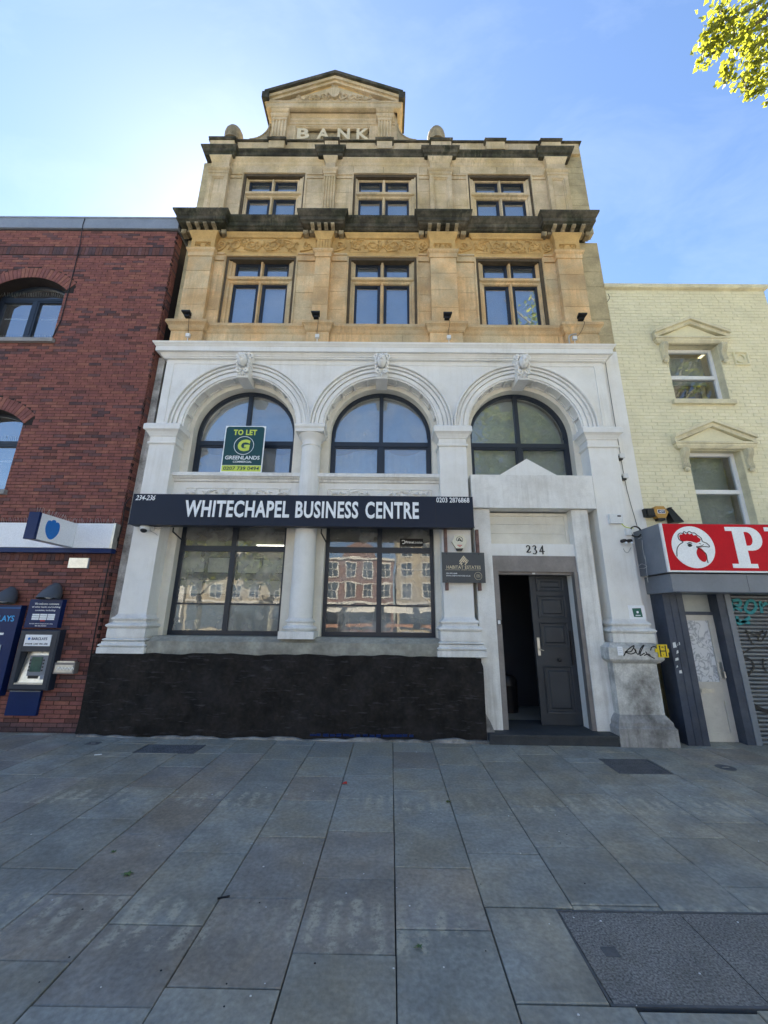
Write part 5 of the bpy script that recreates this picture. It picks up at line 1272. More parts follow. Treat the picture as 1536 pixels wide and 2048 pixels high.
for k in range(22): f.tube([(SX-.06, -.8+.03*k, 2.975), (SX-.06+rr.uniform(-.05, .05), -.8+.03*k+rr.uniform(-.03, .03), 3.06)], .0018, 3)
o = link('bird_spikes', f, 'steel', t); o['kind'] = 'stuff'
eag = spline([(0, -.5), (.18, -.40), (.33, -.2), (.40, .05), (.38, .28), (.30, .42), (.16, .44), (.12, .36), (.10, .46), (.02, .52), (-.10, .50), (-.15, .42), (-.22, .44), (-.34, .40), (-.40, .24), (-.41, .02), (-.34, -.2), (-.18, -.42)], 4, True)
eg = shape([eag], 0, 0, 0, .006, .235, .285, 'emblem_blue', None, 'emblem')
V = [(eg.matrix_basis @ v.co) for v in eg.data.vertices]
me = eg.data
for v in me.vertices:
    a, b, c = v.co; v.co = (-b*0+ (-(b)), a, c) if False else (.003-(b+.003)*1.0, a, c)
eg.parent = t; eg.location = Vector((SX+.003, -.56, 2.785-.1425))-wpos(t)
for name, px, py, lab in (('wall_lamp', 97, 1185, 'grey hooded lamp on red brick above the small blue notice'), ('wall_lamp', 6, 1193, 'grey hooded lamp on red brick above the tall blue panel')):
    x, z = at(px, py, -.18); t = thing(name, (x, RY, z), lab, 'lamp', 'hooded lamps on the brick front')
    f = MB(); n = 14
    rings = []
    for k in range(8):
        u = k/7; r_ = .045+.11*sin(u*pi/2)**.8; rings.append([(x+r_*cos(2*pi*q/n)*1.05, -.06-.11*u+r_*.75*sin(2*pi*q/n), z+.13-.22*u-.02*sin(2*pi*q/n)) for q in range(n)])
    f.loop_rings(rings, caps=False); f.add(rings[0], [tuple(range(n))]); link('hood', f, 'hood_grey', t, smooth=60)
    f = MB(); f.box(x-.05, x+.05, -.06, RY, z-.01, z+.09); link('back_plate', f, 'lead_grey', t)
    f = MB(); f.ball((x, -.15, z-.05), .06, 1, 1, .7, 10, 6); link('bulb', f, 'white_plastic', t, smooth=60)
# cash machine
t = thing('cash_machine', (-4.97, -.1, .58), 'grey and navy cash machine set in the red brick wall', 'cash machine')
ax0, ax1, az0, az1 = -5.265, -4.70, .58, 1.395
f = MB(); f.frame(ax0, ax1, az0, az1, [(0, RY), (0, -.13), (.02, -.15), (.075, -.15), (.08, -.14), (.09, .10)]); f.frame(ax0+.08, ax1-.08, az1-.30, az1-.02, [(0, -.148), (.13, -.148)]); link('surround', f, 'atm_navy', t)
f = MB(); f.box(ax0+.075, ax1-.075, -.146, -.02, az1-.30, az1-.04); link('header', f, 'plaque_grey', t)
hd = MB(); hd.box(ax0+.10, ax1-.09, -.158, -.146, az1-.225, az1-.07); hd = link('header_plate', hd, 'panel_white', t)
text('BARCLAYS', (ax0+ax1)/2+.03, az1-.125, .22, .038, -.159, 'corp_blue', t, .002, .01)
f = MB(); f.ball(((ax0+ax1)/2-.12, -.16, az1-.125), .018, 1, .2, 1, 8, 6); link('emblem', f, 'emblem_blue', t)
text('24 HOUR  CASH  VISA  LINK', (ax0+ax1)/2, az1-.195, .33, .022, -.159, 'plaque_grey', t, .002, .01)
f = MB(); f.add([(ax0+.09, -.11, az0+.10), (ax1-.09, -.11, az0+.10), (ax1-.09, -.035, az1-.30), (ax0+.09, -.035, az1-.30)], [(0, 1, 2, 3)]); f.box(ax0+.08, ax1-.08, -.14, -.03, az0+.06, az0+.10); link('fascia', f, 'steel', t)
f = MB(); f.prism([(ax0+.19, az0+.12), (ax1-.10, az0+.12), (ax1-.10, az1-.36), (ax0+.19, az1-.36)], -.095, -.03); link('keyboard_panel', f, 'housing_grey', t)
f = MB(); f.box(ax0+.22, ax1-.19, -.10, -.094, az0+.24, az0+.44); link('screen', f, 'screen_green', t)
f = MB()
for k in range(4): f.box(ax0+.195, ax0+.212, -.102, -.094, az0+.25+.045*k, az0+.27+.045*k); f.box(ax1-.178, ax1-.16, -.102, -.094, az0+.25+.045*k, az0+.27+.045*k)
f.box(ax0+.22, ax1-.2, -.102, -.094, az0+.15, az0+.19); link('keys', f, 'black_plastic', t)
f = MB(); f.box(ax1-.17, ax1-.11, -.103, -.094, az0+.14, az0+.2); link('card_slot', f, 'lead_grey', t)
f = MB(); f.ball(((ax0+ax1)/2+.06, -.10, az1-.315), .012, 1, 1, 1, 8, 6); link('camera_eye', f, 'white_plastic', t)
t = thing('notice', (-5.03, RY, 1.415), 'small blue notice to card holders above the cash machine', 'notice')
x0, x1, z0, z1 = -5.275, -4.79, 1.42, 1.825
f = MB(); f.box(x0, x1, -.10, RY, z0, z1); link('board', f, 'corp_blue', t)
for i, (s, w) in enumerate((('We welcome customers', .36), ('of other banks and building', .42), ('societies, including:', .30))): text(s, (x0+x1)/2+.02, z1-.065-.048*i, w, .03, -.101, 'letter_white', t, .002, .008)
for i in range(3):
    for k in range(3):
        f = MB(); f.box(x0+.085+.115*k, x0+.19+.115*k, -.103, -.101, z1-.235-.03*i, z1-.21-.03*i); link('card_mark', f, 'letter_white', t)
f = MB(); f.box(x0+.22, x0+.29, -.103, -.101, z1-.315, z1-.30); link('card_mark', f, 'print_red', t)
text('Barclays will not charge you for using', (x0+x1)/2, z1-.35, .34, .018, -.101, 'letter_white', t, .002, .006); text('this cash machine', (x0+x1)/2, z1-.377, .17, .016, -.101, 'letter_white', t, .002, .006)
t = thing('wall_panel', (-5.05, RY, .245), 'plain dark blue panel below the cash machine', 'panel')
f = MB(); f.box(-5.285, -4.845, -.06, RY, .245, .565); link('panel', f, 'corp_blue', t)
f = MB(); f.box(-5.285, -4.845, -.063, -.06, .553, .565); link('top_trim', f, 'lead_grey', t)
t = thing('display_board', (-5.8, RY, .5), 'tall dark blue glossy board cut off by the picture edge', 'board')
f = MB(); f.box(-6.4, -5.37, -.115, RY, .50, 1.735); link('board', f, 'corp_blue', t)
text('BARCLAYS', -5.68, 1.545, .50, .085, -.116, 'letter_cyan', t, .003, .012)
f = MB(); f.box(-5.75, -5.52, -.135, -.115, .80, 1.18); link('tablet_frame', f, 'panel_white', t)
f = MB(); f.box(-5.72, -5.55, -.138, -.135, .84, 1.13); link('tablet_screen', f, 'corp_blue', t)
f = MB(); f.box(-6.4, -5.372, -.12, -.112, 1.69, 1.70); link('trim', f, 'emblem_blue', t)
f = MB(); f.box(-5.62, -5.53, -.118, -.115, 1.315, 1.345); link('print', f, 'letter_white', t)
t = thing('wall_plate', (-4.72, RY, 2.30), 'small square polished steel plate high on the red brick', 'plate')
x0, z1 = at(140, 1116, -.04); x1, z0 = at(174, 1136, -.04)
f = MB(); f.box(x0, x1, -.05, RY, z0, z1); link('plate', f, 'steel', t)
f = MB(); f.box(x1, x1+.012, -.048, RY, z0-.004, z1+.002); link('rim', f, 'lead_grey', t)
t = thing('letter_box', (-4.55, RY, .80), 'dented steel box on the red brick beside the cash machine', 'box')
x0, z1 = at(111, 1325, -.10); x1, z0 = at(147, 1348, -.10)
f = MB(); f.box(x0, x1, -.11, RY, z0, z1); link('box', f, 'taupe_metal', t)
f = MB(); f.box(x0+.02, x1-.02, -.115, -.11, z0+.02, z1-.03); link('plate', f, 'steel', t)
f = MB()
for k in range(5): stroke([(x0+.05+.05*k, z0+.05), (x0+.07+.05*k, z1-.06), (x0+.09+.05*k, z0+.06)], .012, -.116, mb=f)
link('scrawl', f, 'white_plastic', t)
f = MB(); f.box(x0+.02, x1-.02, -.10, -.04, z1, z1+.02); link('hood', f, 'steel', t)

# ================================================================== CREAM PAINTED BUILDING
yel = thing('cream_brick_building', (5.8, .5, 0), 'cream painted brick building with two pedimented windows above a shop', 'building')
YY = .20; YX0, YX1 = 4.282, 7.385; YT = 7.90
YW = [(5.215, 6.19, 5.44, 6.615), (5.215, 6.13, 3.10, 4.475)]
f = MB(); f.wall(YX0, YX1, -.05, YT, YW, YY+.006, .24); f.box(YX1-.25, YX1-.003, YY+.3, 9, -.05, YT); f.box(YX0, YX0+.25, .6, 9, -.05, YT-.02); f.box(YX0, YX1-.3, 8.7, 9, 0, YT-.02); f.box(YX0, YX1-.3, .5, 8.7, 7.4, 7.5); f.box(YX0+.3, YX1-.3, 1.6, 1.65, 0, 7.4)
link('wall_core', f, 'mortar_cream', yel)
f = MB(); f.add([(YX1, YY, -.05), (YX1, 9, -.05), (YX1, 9, YT), (YX1, YY, YT)], [(0, 1, 2, 3)]); link('end_wall', f, 'brick_cream', yel)
def yel_holes(za, zb):
    zm = (za+zb)/2; return [(a-.003, b+.003) for a, b, c, d in YW if c-.01 < zm < d+.01]
def yel_over(x, z, t, rr): return 1 if rr.random() < .25 else 0
masonry(yel, YX0, YX1, 3.0, YT, YY, .0665, .205, .004, yel_holes, ['brick_cream', 'brick_cream_pale'], [75, 25], lambda x, z: (x-4.3)**2+(z-4)**2*.8, depth=.03, seed=5, dyr=.002, ovr=yel_over, maxn=280)
f = MB(); f.sweep_plan([(YX0+.02, .8), (YX0+.02, YY), (YX1, YY), (YX1, .8)], [(0, YT-.01), (.045, YT), (.055, YT+.01), (.055, YT+.085), (.03, YT+.10), (0, YT+.11)], back=.3); link('coping', f, 'cream_stone', yel)
def crack(pts, y=YY): 
    return stroke([at(a, b, y) for a, b in pts], .010, y-.001, th=.002)
f = crack([(1216, 588), (1219, 596), (1214, 604), (1211, 610)]); crack([(1425, 590), (1432, 596), (1437, 606), (1438, 616)]); link('crack', f, 'letter_black', yel)
f = MB(); stroke([at(a, b, YY) for a, b in ((1425, 590), (1432, 596), (1437, 606), (1438, 616))], .006, YY-.001, mb=f, th=.002); stroke([at(a, b, YY) for a, b in ((1218, 616), (1240, 618), (1258, 616))], .006, YY-.001, mb=f, th=.002); link('crack', f, 'cream_stone', yel)
for i, (a, b, c, d) in enumerate(YW):
    cxx = (a+b)/2
    yf = YY+.14; f = MB(); f.frame(a, b, c, d, [(0, yf), (.055, yf), (.06, yf+.015), (.06, yf+.06)]); zm = c+(d-c)*.475
    f.box(a+.055, b-.055, yf-.012, yf+.06, zm-.035, zm+.035); w = link('sash_window', f, 'upvc', yel)
    for z0, z1 in ((c+.06, zm-.035), (zm+.035, d-.06)):
        g = MB(); g.add([(a+.06, yf+.03, z0), (b-.06, yf+.03, z0), (b-.06, yf+.03, z1), (a+.06, yf+.03, z1)], [(0, 1, 2, 3)]); link('pane', g, 'pane_dull', w)
    g = MB(); g.box(a, b, yf+.25, yf+.26, c, d) if i else g.box(a, b, yf+.25, yf+.26, zm, d); link('blind', g, 'film', w)
    g = MB(); g.box(a, b, yf+.4, yf+.41, c, d); link('room_shade', g, 'room_shade', w)
    if i == 0:
        f = MB(); f.box(a-.09, b+.05, YY-.06, YY+.16, c-.085, c); link('window_sill', f, 'cream_stone', yel)
    # pediment on consoles
    zb = d+.02; hw = .70
    f = MB(); f.sweep_plan([(cxx-hw+.07, YY+.05), (cxx-hw+.07, YY-.03), (cxx+hw-.07, YY-.03), (cxx+hw-.07, YY+.05)], [(0, zb-.02), (.02, zb-.015), (.05, zb+.03), (.05, zb+.06), (.07, zb+.07), (.07, zb+.10), (0, zb+.105)], back=.05); ped = link('pediment', f, 'cream_stone', yel)
    f = MB(); f.prism([(cxx-hw+.09, zb+.10), (cxx+hw-.09, zb+.10), (cxx, zb+.40)], YY-.03, YY+.02); link('tympanum', solid(f), 'brick_cream', ped)
    for s in (-1, 1):
        for lo, hi, y in ((.0, .075, YY-.085), (.075, .135, YY-.13)):
            f = MB(); f.prism([(cxx-s*hw, zb+.09+lo), (cxx, zb+.39+lo), (cxx, zb+.39+hi), (cxx-s*hw, zb+.09+hi)], y, YY+.02); link('raking_moulding', solid(f), 'cream_stone', ped)
        x = cxx+s*(hw-.155); f = MB()
        prof = [(YY+.01, zb-.02), (YY-.09, zb-.02), (YY-.105, zb-.07), (YY-.09, zb-.13), (YY-.05, zb-.20), (YY-.045, zb-.28), (YY-.06, zb-.33), (YY-.045, zb-.37), (YY+.01, zb-.375)]
        f.prism(prof, x-.05, x+.05); f.v = [(y, x_, z) for x_, y, z in f.v]; con = link('console', solid(f), 'cream_stone', ped)
        f = MB()
        for q in (-.032, 0, .032): f.tube([(x+q, yy-.004, zz) for yy, zz in prof[1:-1]], .012, 5)
        f.ball((x, YY-.04, zb-.40), .045, 1, .7, .9, 8, 6); link('console_scroll', f, 'cream_stone', con, smooth=50)
x0, z1 = at(1463, 705, YY); x1, z0 = at(1499, 731, YY)
f = MB(); f.frame(x0, x1, z0, z1, [(0, YY+.01), (0, YY-.035), (.02, YY-.035), (.03, YY-.005)]); f.arch((x0+x1)/2-.02, (z0+z1)/2, [(.075, YY-.004), (.075, YY-.03), (.095, YY-.03), (.095, YY-.004)], 0, 2*pi, 20); f.add([(x0+.03, YY-.005, z0+.03), (x1-.03, YY-.005, z0+.03), (x1-.03, YY-.005, z1-.03), (x0+.03, YY-.005, z1-.03)], [(0, 1, 2, 3)]); link('wall_vent', f, 'brick_cream', yel)
# shop front below
f = MB(); f.box(4.255, 4.30, -.02, .25, -.05, 2.9); link('shop_flank', f, 'black_plastic', yel)
f = MB(); f.box(4.285, 4.32, -.03, .25, -.05, 2.30); f.prism([(4.10+.03, -.05), (4.425, -.05), (4.425, 2.02), (4.13, 2.02)], -.10, .02); f.box(4.135, 4.16, -.03, .2, -.05, 2.3); link('shop_post', solid(f), 'post_navy', yel)
f = MB(); f.box(4.23, 4.245, -.106, -.10, -.03, 2.0); f.box(4.33, 4.34, -.106, -.10, -.03, 2.0); link('post_bead', f, 'post_navy', yel)
f = MB(); rr = random.Random(9)
for a, b, c, d in ((1345, 1284, 1354, 1296), (1354, 1284, 1361, 1292), (1352, 1300, 1358, 1308), (1350, 1315, 1358, 1322), (1352, 1330, 1357, 1336), (1358, 1340, 1365, 1347)):
    x0, z1 = at(a, b, -.105); x1, z0 = at(c, d, -.105); f = MB(); f.prism([(x0, z0), (x1, z0+rr.uniform(0, .02)), (x1-rr.uniform(0, .02), z1), (x0+rr.uniform(0, .02), z1-.01)], -.1035, -.1); link('torn_sticker', solid(f), 'white_plastic', yel)
dx0, dx1 = 4.43, 5.0
f = MB(); yd = .12
f.box(dx0, dx0+.075, yd, yd+.06, -.03, 1.70); f.box(dx1-.085, dx1, yd, yd+.06, -.03, 1.70); f.box(dx0+.075, dx1-.085, yd, yd+.06, 1.62, 1.70); f.box(dx0+.075, dx1-.085, yd+.001, yd+.06, .50, .755); f.box(dx0+.075, dx1-.085, yd+.001, yd+.06, -.03, .09)
f.box(dx0+.075, dx1-.085, yd+.015, yd+.05, .09, .50); sd = link('shop_door', f, 'door_cream', yel)
f = MB(); f.box(dx0+.075, dx1-.085, yd+.02, yd+.045, .755, 1.62); link('door_glazing', f, 'marble_film', sd)
f = MB(); f.box(dx0+.17, dx0+.36, yd-.012, yd, .61, .665); link('letter_flap', f, 'steel', sd)
f = MB(); f.box(dx1-.06, dx1-.025, yd-.012, yd, .80, 1.03); f.tube([(dx1-.042, yd-.02, .90), (dx1-.042, yd-.05, .90), (dx1-.042, yd-.055, .82)], .011, 6); link('handle', f, 'steel', sd)
f = MB(); f.box(dx0, dx1, yd+.03, yd+.035, 1.75, 2.06); link('fanlight', f, 'film', yel)
f = MB(); f.box(dx0, dx1, yd-.01, yd+.06, 1.702, 1.75); f.box(dx1, dx1+.11, -.02, yd+.1, -.03, 2.05); link('door_frame', f, 'post_navy', yel)
sl = thing('roller_shutter', (6.3, .05, -.03), 'grey steel roller shutter sprayed with graffiti', 'shutter')
f = MB(); f.box(5.115, 5.20, -.03, .08, -.035, 2.03); link('shutter_guide', f, 'housing_grey', sl)
n = 37; ph = 2.03/n
base = None; sx0, sx1 = 5.18, 8.2
for k in range(n):
    z = -.03+ph*k; 
    if base is None:
        f = MB(); pr = [(.045, 0), (.022, .006), (.010, .018), (.008, .030), (.012, .042), (.024, .050), (.045, ph-.001)]
        f.loop_rings([[(sx0, y, z+q) for y, q in pr], [(sx1, y, z+q) for y, q in pr]]); base = link('shutter_slat', solid(f), 'shutter_steel', sl, smooth=45); z_0 = base.location.z
    else:
        o = base.copy(); COL.objects.link(o); o.location.z = z_0+ph*k
gy = .006
f = MB()
for l, w in (([(1491, 1259), (1503, 1285), (1508, 1287)], .02), ([(1493, 1262), (1510, 1270), (1526, 1261)], .02), ([(1526, 1261), (1516, 1277), (1524, 1281), (1534, 1262)], .018), ([(1474, 1316), (1500, 1298), (1530, 1294), (1545, 1297)], .016),
             ([(1474, 1318), (1490, 1315), (1503, 1322), (1507, 1335), (1495, 1352), (1485, 1365), (1488, 1385), (1500, 1405), (1525, 1420), (1545, 1425)], [.02, .022, .024, .024, .03, .05, .055, .055, .05]), ([(1527, 1317), (1526, 1330), (1533, 1345)], .02)):
    stroke([at(a, b, gy) for a, b in l], w, gy, mb=f, th=.004)
link('graffiti_black', f, 'spray_black', sl)
f = MB()
for l in ([(1462, 1200), (1466, 1222)], [(1462, 1202), (1478, 1200), (1480, 1210), (1466, 1212)], [(1466, 1212), (1484, 1222)], [(1496, 1202), (1490, 1218), (1502, 1226), (1512, 1214), (1506, 1202), (1496, 1202)], [(1520, 1202), (1524, 1226)], [(1522, 1212), (1534, 1206)], [(1470, 1240), (1500, 1246)], [(1474, 1232), (1478, 1248), (1500, 1234)]):
    stroke([at(a, b, gy) for a, b in l], .045, gy, mb=f, th=.003)
link('graffiti_teal', f, 'spray_teal', sl)
f = MB(); x0, z1 = at(1503, 1440, .01); x1, z0 = at(1518, 1447, .01); f.box(x0, x1, .0, .03, z0, z1); link('lock_slot', f, 'black_plastic', sl)
hs = thing('shutter_housing', (6, -.2, 2.0), 'long grey shutter housing under the red shop sign', 'housing')
f = MB(); f.box(4.09, 8.3, -.40, .19, 2.005, 2.262); link('casing', f, 'housing_grey', hs)
f = MB(); f.box(5.17, 5.174, -.402, -.398, 2.01, 2.26); f.box(4.09, 8.3, -.404, -.40, 2.004, 2.012); link('casing_seam', f, 'post_navy', hs)
rsn = thing('shop_sign', (6, -.3, 2.27), 'red shop sign with a white cockerel head roundel', 'sign')
f = MB(); f.box(4.035, 8.3, -.43, .19, 2.28, 2.995); link('sign_box', f, 'housing_grey', rsn)
f = MB(); f.box(4.06, 8.3, -.455, -.43, 2.305, 2.985); link('face', f, 'red_sign', rsn)
f = MB(); f.box(4.03, 4.06, -.457, -.43, 2.28, 2.995); f.box(4.06, 8.3, -.457, -.43, 2.28, 2.303); link('trim', f, 'upvc', rsn)
ccx, ccz, cr = 4.452, 2.643, .307
f = MB(); n = 48; f.prism([(ccx+cr*cos(2*pi*k/n), ccz+cr*sin(2*pi*k/n)) for k in range(n)], -.459, -.455); link('roundel', f, 'letter_white', rsn)
cpt = lambda l, y=-.4592: [at(a, b, y) for a, b in l]
comb = cpt([(1358, 1072), (1360, 1069), (1364, 1069), (1367, 1066), (1371, 1069), (1375, 1066), (1379, 1069), (1383, 1067), (1387, 1071), (1392, 1070), (1396, 1075), (1401, 1078), (1400, 1083), (1393, 1086), (1383, 1083), (1374, 1082), (1365, 1083), (1360, 1079)])
shape([comb], 0, -.4592, 0, .003, None, None, 'red_sign', rsn, 'comb')
wat = spline(cpt([(1396, 1096), (1402, 1097), (1408, 1103), (1412, 1112), (1413, 1120), (1409, 1124), (1402, 1121), (1396, 1114), (1393, 1105)]), 3, True)
shape([wat], 0, -.4592, 0, .003, None, None, 'red_sign', rsn, 'wattle')
f = MB()
for l, w, nn in (([(1354, 1113), (1354, 1098), (1359, 1089), (1366, 1084), (1358, 1079), (1356, 1070), (1361, 1066), (1365, 1067), (1368, 1063), (1373, 1066), (1378, 1063), (1384, 1066), (1389, 1066), (1395, 1071), (1402, 1076), (1405, 1083), (1412, 1086), (1418, 1091), (1418, 1094), (1408, 1093), (1394, 1095), (1394, 1092)], .011, 3),
                 ([(1395, 1096), (1404, 1101), (1412, 1108), (1414, 1118), (1416, 1126)], .012, 3), ([(1395, 1093), (1402, 1092), (1407, 1089)], .009, 3), ([(1374, 1088), (1379, 1085), (1384, 1087)], .01, 3), ([(1398, 1087), (1402, 1088)], .008, 2)):
    stroke(cpt(l), w, -.4592, mb=f, n=nn)
link('outline', f, 'letter_black', rsn)
shape([spline(cpt([(1375, 1090), (1379, 1087), (1383, 1089), (1384, 1092), (1379, 1094)]), 4, True)], 0, -.4592, 0, .003, None, None, 'letter_black', rsn, 'eye')
P_ = [[(0, 0), (.60, 0), (.60, .10), (.44, .10), (.44, .42), (.56, .42)]+[(.56+.29*sin(pi*k/12), .71-.29*cos(pi*k/12)) for k in range(1, 12)]+[(.56, 1), (0, 1), (0, .90), (.16, .90), (.16, .10), (0, .10)],
      [(.44, .54), (.44, .88)]+[(.50+.13*sin(pi*k/8), .71+.17*cos(pi*k/8)) for k in range(1, 8)]+[(.50, .54)]]
P_[1] = [(.44, .54), (.50, .54)]+[(.50+.12*sin(pi*k/8), .71-.17*cos(pi*k/8)) for k in range(1, 8)]+[(.50, .88), (.44, .88)]
shape([[(4.962+a*.60, 2.345+b*.60) for a, b in l] for l in P_], 0, -.4555, 0, .004, None, None, 'letter_white', rsn, 'letter')
E_ = [[(0, 0), (.7, 0), (.7, .3), (.6, .3), (.55, .11), (.42, .11), (.42, .45), (.55, .45), (.55, .57), (.42, .57), (.42, .89), (.55, .89), (.6, .7), (.7, .7), (.7, 1), (0, 1), (0, .9), (.16, .9), (.16, .1), (0, .1)]]
shape([[(5.535+a*.60, 2.345+b*.60) for a, b in l] for l in E_], 0, -.4555, 0, .004, None, None, 'letter_white', rsn, 'letter')

# ================================================================== SIGNS AND SMALL THINGS ON THE BANK
sg = thing('shop_sign', (-1.3, -.1, 2.95), 'long navy sign board reading WHITECHAPEL BUSINESS CENTRE', 'sign')
f = MB(); f.box(-3.965, 1.362, -.20, -.015, 2.965, 3.455); bd = link('sign_board', f, 'sign_navy', sg)
f = MB(); f.box(-3.97, 1.367, -.205, -.20, 2.955, 2.972); link('lower_trim', f, 'sign_navy', sg)
f = MB()
for x in (-2.86, -1.75, -.65, .25, .78): f.box(x-.0025, x+.0025, -.2012, -.2, 2.972, 3.455)
link('panel_joint', f, 'letter_black', sg)
z0 = 3.221
def condensed(s, x0, x1): text(s, (x0+x1)/2, z0, x1-x0, .272, -.2005, 'letter_white', sg, .012, .026, 'lettering', 1.08)
condensed('WHITECHAPEL', -3.125, -1.495); condensed('BUSINESS', -1.40, -.425); condensed('CENTRE', -.315, .515)
text('234-236', -3.765, 3.390, .30, .082, -.2005, 'letter_white', sg, .004, .008, ital=.22); text('0203 2876868', 1.05, 3.398, .515, .082, -.2005, 'letter_white', sg, .004, .008)
f = MB(); f.tube([(-3.85, -.10, 3.46), (-3.6, -.08, 3.475), (-3.3, -.08, 3.47), (-3.2, -.1, 3.455)], .012, 5); link('cable', f, 'cable_black', sg)
for x in (-3.38, -1.02):
    f = MB(); f.tube([(x, .02, 2.965), (x, .02, 2.90), (x+.05, .26, 2.80)], .012, 5); link('bracket', f, 'black_plastic', sg)
tl = thing('letting_board', (-2.435, .1, 3.94), 'dark green TO LET board standing on the arched window sill', 'sign')
f = MB(); f.box(-2.785, -2.09, .09, .105, 3.94, 4.80); brd = link('board', f, 'letter_white', tl)
rc = .05; x0, x1, za, zb = -2.768, -2.107, 4.07, 4.785
pts = [(x0, za), (x1, za), (x1, zb-rc)]+[(x1-rc+rc*cos(pi/2*k/5), zb-rc+rc*sin(pi/2*k/5)) for k in range(6)]+[(x0+rc-rc*sin(pi/2*k/5), zb-rc+rc*cos(pi/2*k/5)) for k in range(6)]
f = MB(); f.prism(pts, .087, .09); link('field', solid(f), 'letlet_green', tl)
f = MB(); f.box(x0, x1, .087, .09, 3.957, 4.064); link('number_strip', f, 'lime', tl)
text('TO LET', -2.435, 4.675, .40, .105, .0865, 'lime', tl, .004, .035, space=1.1)
f = MB(); f.arch(-2.435, 4.43, [(.163, .0865), (.163, .083), (.171, .083), (.171, .0865)], 0, 2*pi, 40); link('ring', f, 'letter_white', tl)
text('G', -2.437, 4.432, .205, .215, .0865, 'lime', tl, .004, .05, ital=.08)
text('GREENLANDS', -2.437, 4.205, .585, .068, .0865, 'letter_white', tl, .004, .012, ital=.05); text('COMMERCIAL', -2.43, 4.13, .32, .034, .0865, 'letter_white', tl, .004, .008, ital=.05)
text('0207 739 0494', -2.437, 4.010, .60, .065, .0865, 'letlet_green', tl, .004, .008, ital=.08)
hb = thing('plaque', (1.2, -.05, 2.13), 'dark grey estate agent plaque with a gold house emblem', 'plaque')
f = MB(); f.box(.867, 1.52, -.085, -.07, 2.132, 2.592); link('board', f, 'plaque_grey', hb)
for x in (.94, 1.435):
    f = MB(); f.box(x-.022, x+.022, -.069, -.0005, 2.02, 2.96); br_ = link('bracket', f, 'rust', hb)
    for z in (2.16, 2.57):
        f = MB(); f.ball((x, -.087, z), .010, 1, .5, 1, 8, 6); link('screw', f, 'black_plastic', hb)
hx, hz, hk = 1.197, 2.405, .15
house = [(-.5, .42), (0, 1), (.5, .42), (.42, .36), (.42, -.02), (.12, -.02), (.12, .22), (-.12, .22), (-.12, -.02), (-.42, -.02), (-.42, .36)]
strips = MB()
for k in range(7):    # diagonal brush strokes that fill the house
    u = -.62+.2*k
    seg_ = []
    for q in range(41):
        s = q/40; x, z = u-.45+.9*s+.0, -.02+1.1*s
        inside = (z >= -.02 and z < .36 and abs(x) < .42 and not (abs(x) < .12 and z < .22)) or (z >= .36 and z < 1-abs(x)*1.16)
        if inside: seg_.append((hx+x*hk, hz+z*hk))
        elif len(seg_) > 1: stroke(seg_, .017, -.0855, mb=strips, n=1); seg_ = []
        else: seg_ = []
    if len(seg_) > 1: stroke(seg_, .017, -.0855, mb=strips, n=1)
link('emblem', strips, 'gold', hb)
text('HABITAT ESTATES', 1.195, 2.365, .52, .05, -.0855, 'gold', hb, .003, .004); 
f = MB(); f.box(.915, 1.14, -.087, -.0855, 2.323, 2.327); f.box(1.26, 1.455, -.087, -.0855, 2.323, 2.327); link('rule', f, 'gold', hb)
text('LONDON', 1.20, 2.326, .09, .013, -.0855, 'gold', hb, .002); text('020 3953 8848', 1.01, 2.27, .165, .019, -.0855, 'letter_white', hb, .002, .008); text('WWW.HABITATESTATES.CO.UK', 1.11, 2.235, .37, .017, -.0855, 'letter_white', hb, .002, .005)
f = MB(); f.arch(1.41, 2.235, [(.054, -.0855), (.054, -.088), (.058, -.088), (.058, -.0855)], 0, 2*pi, 24); link('ring', f, 'gold', hb); text('OPEN', 1.41, 2.248, .06, .017, -.0855, 'gold', hb, .002); text('7 DAYS', 1.41, 2.222, .065, .017, -.0855, 'gold', hb, .002)
ab = thing('alarm_box', (1.15, -.03, 2.62), 'cream hexagonal alarm box on the pilaster above the grey plaque', 'alarm box')
hexp = [(1.09, 2.862), (1.215, 2.862), (1.268, 2.765), (1.21, 2.66), (1.095, 2.66), (1.034, 2.765)]
f = MB(); f.prism(hexp, -.075, .0); link('case', solid(f), 'cream_plastic', ab)
f = MB(); f.prism([(1.10, 2.658), (1.205, 2.658), (1.19, 2.625), (1.115, 2.625)], -.07, 0); link('lamp_cover', solid(f), 'black_plastic', ab)
f = MB(); f.arch(1.152, 2.79, [(.045, -.0755), (.045, -.078), (.052, -.078), (.052, -.0755)], -.6, pi+.3, 20); stroke([(1.125, 2.775), (1.15, 2.815), (1.165, 2.79), (1.185, 2.775)], .012, -.0755, mb=f); stroke([(1.12, 2.768), (1.15, 2.785), (1.19, 2.765)], .01, -.0755, mb=f); link('emblem', f, 'letter_black', ab)
f = MB(); f.box(1.115, 1.19, -.0765, -.0755, 2.70, 2.712); f.box(1.135, 1.17, -.0765, -.0755, 2.682, 2.692); link('print', f, 'print_red', ab)
pl = thing('window_sticker', (.44, .38, 2.78), 'black property portal sticker at the top of the shop window', 'sticker')
f = MB(); f.box(.245, .63, .372, .384, 2.775, 2.893); link('board', f, 'letter_black', pl)
f = MB(); f.arch(.30, 2.835, [(.022, .3715), (.022, .369), (.034, .369), (.034, .3715)], -2.2, 2.6, 20); link('emblem', f, 'letter_white', pl)
text('Prime', .405, 2.832, .13, .042, .3715, 'letter_white', pl, .002, .03); text('Location', .545, 2.832, .145, .042, .3715, 'letter_white', pl, .002, .0)
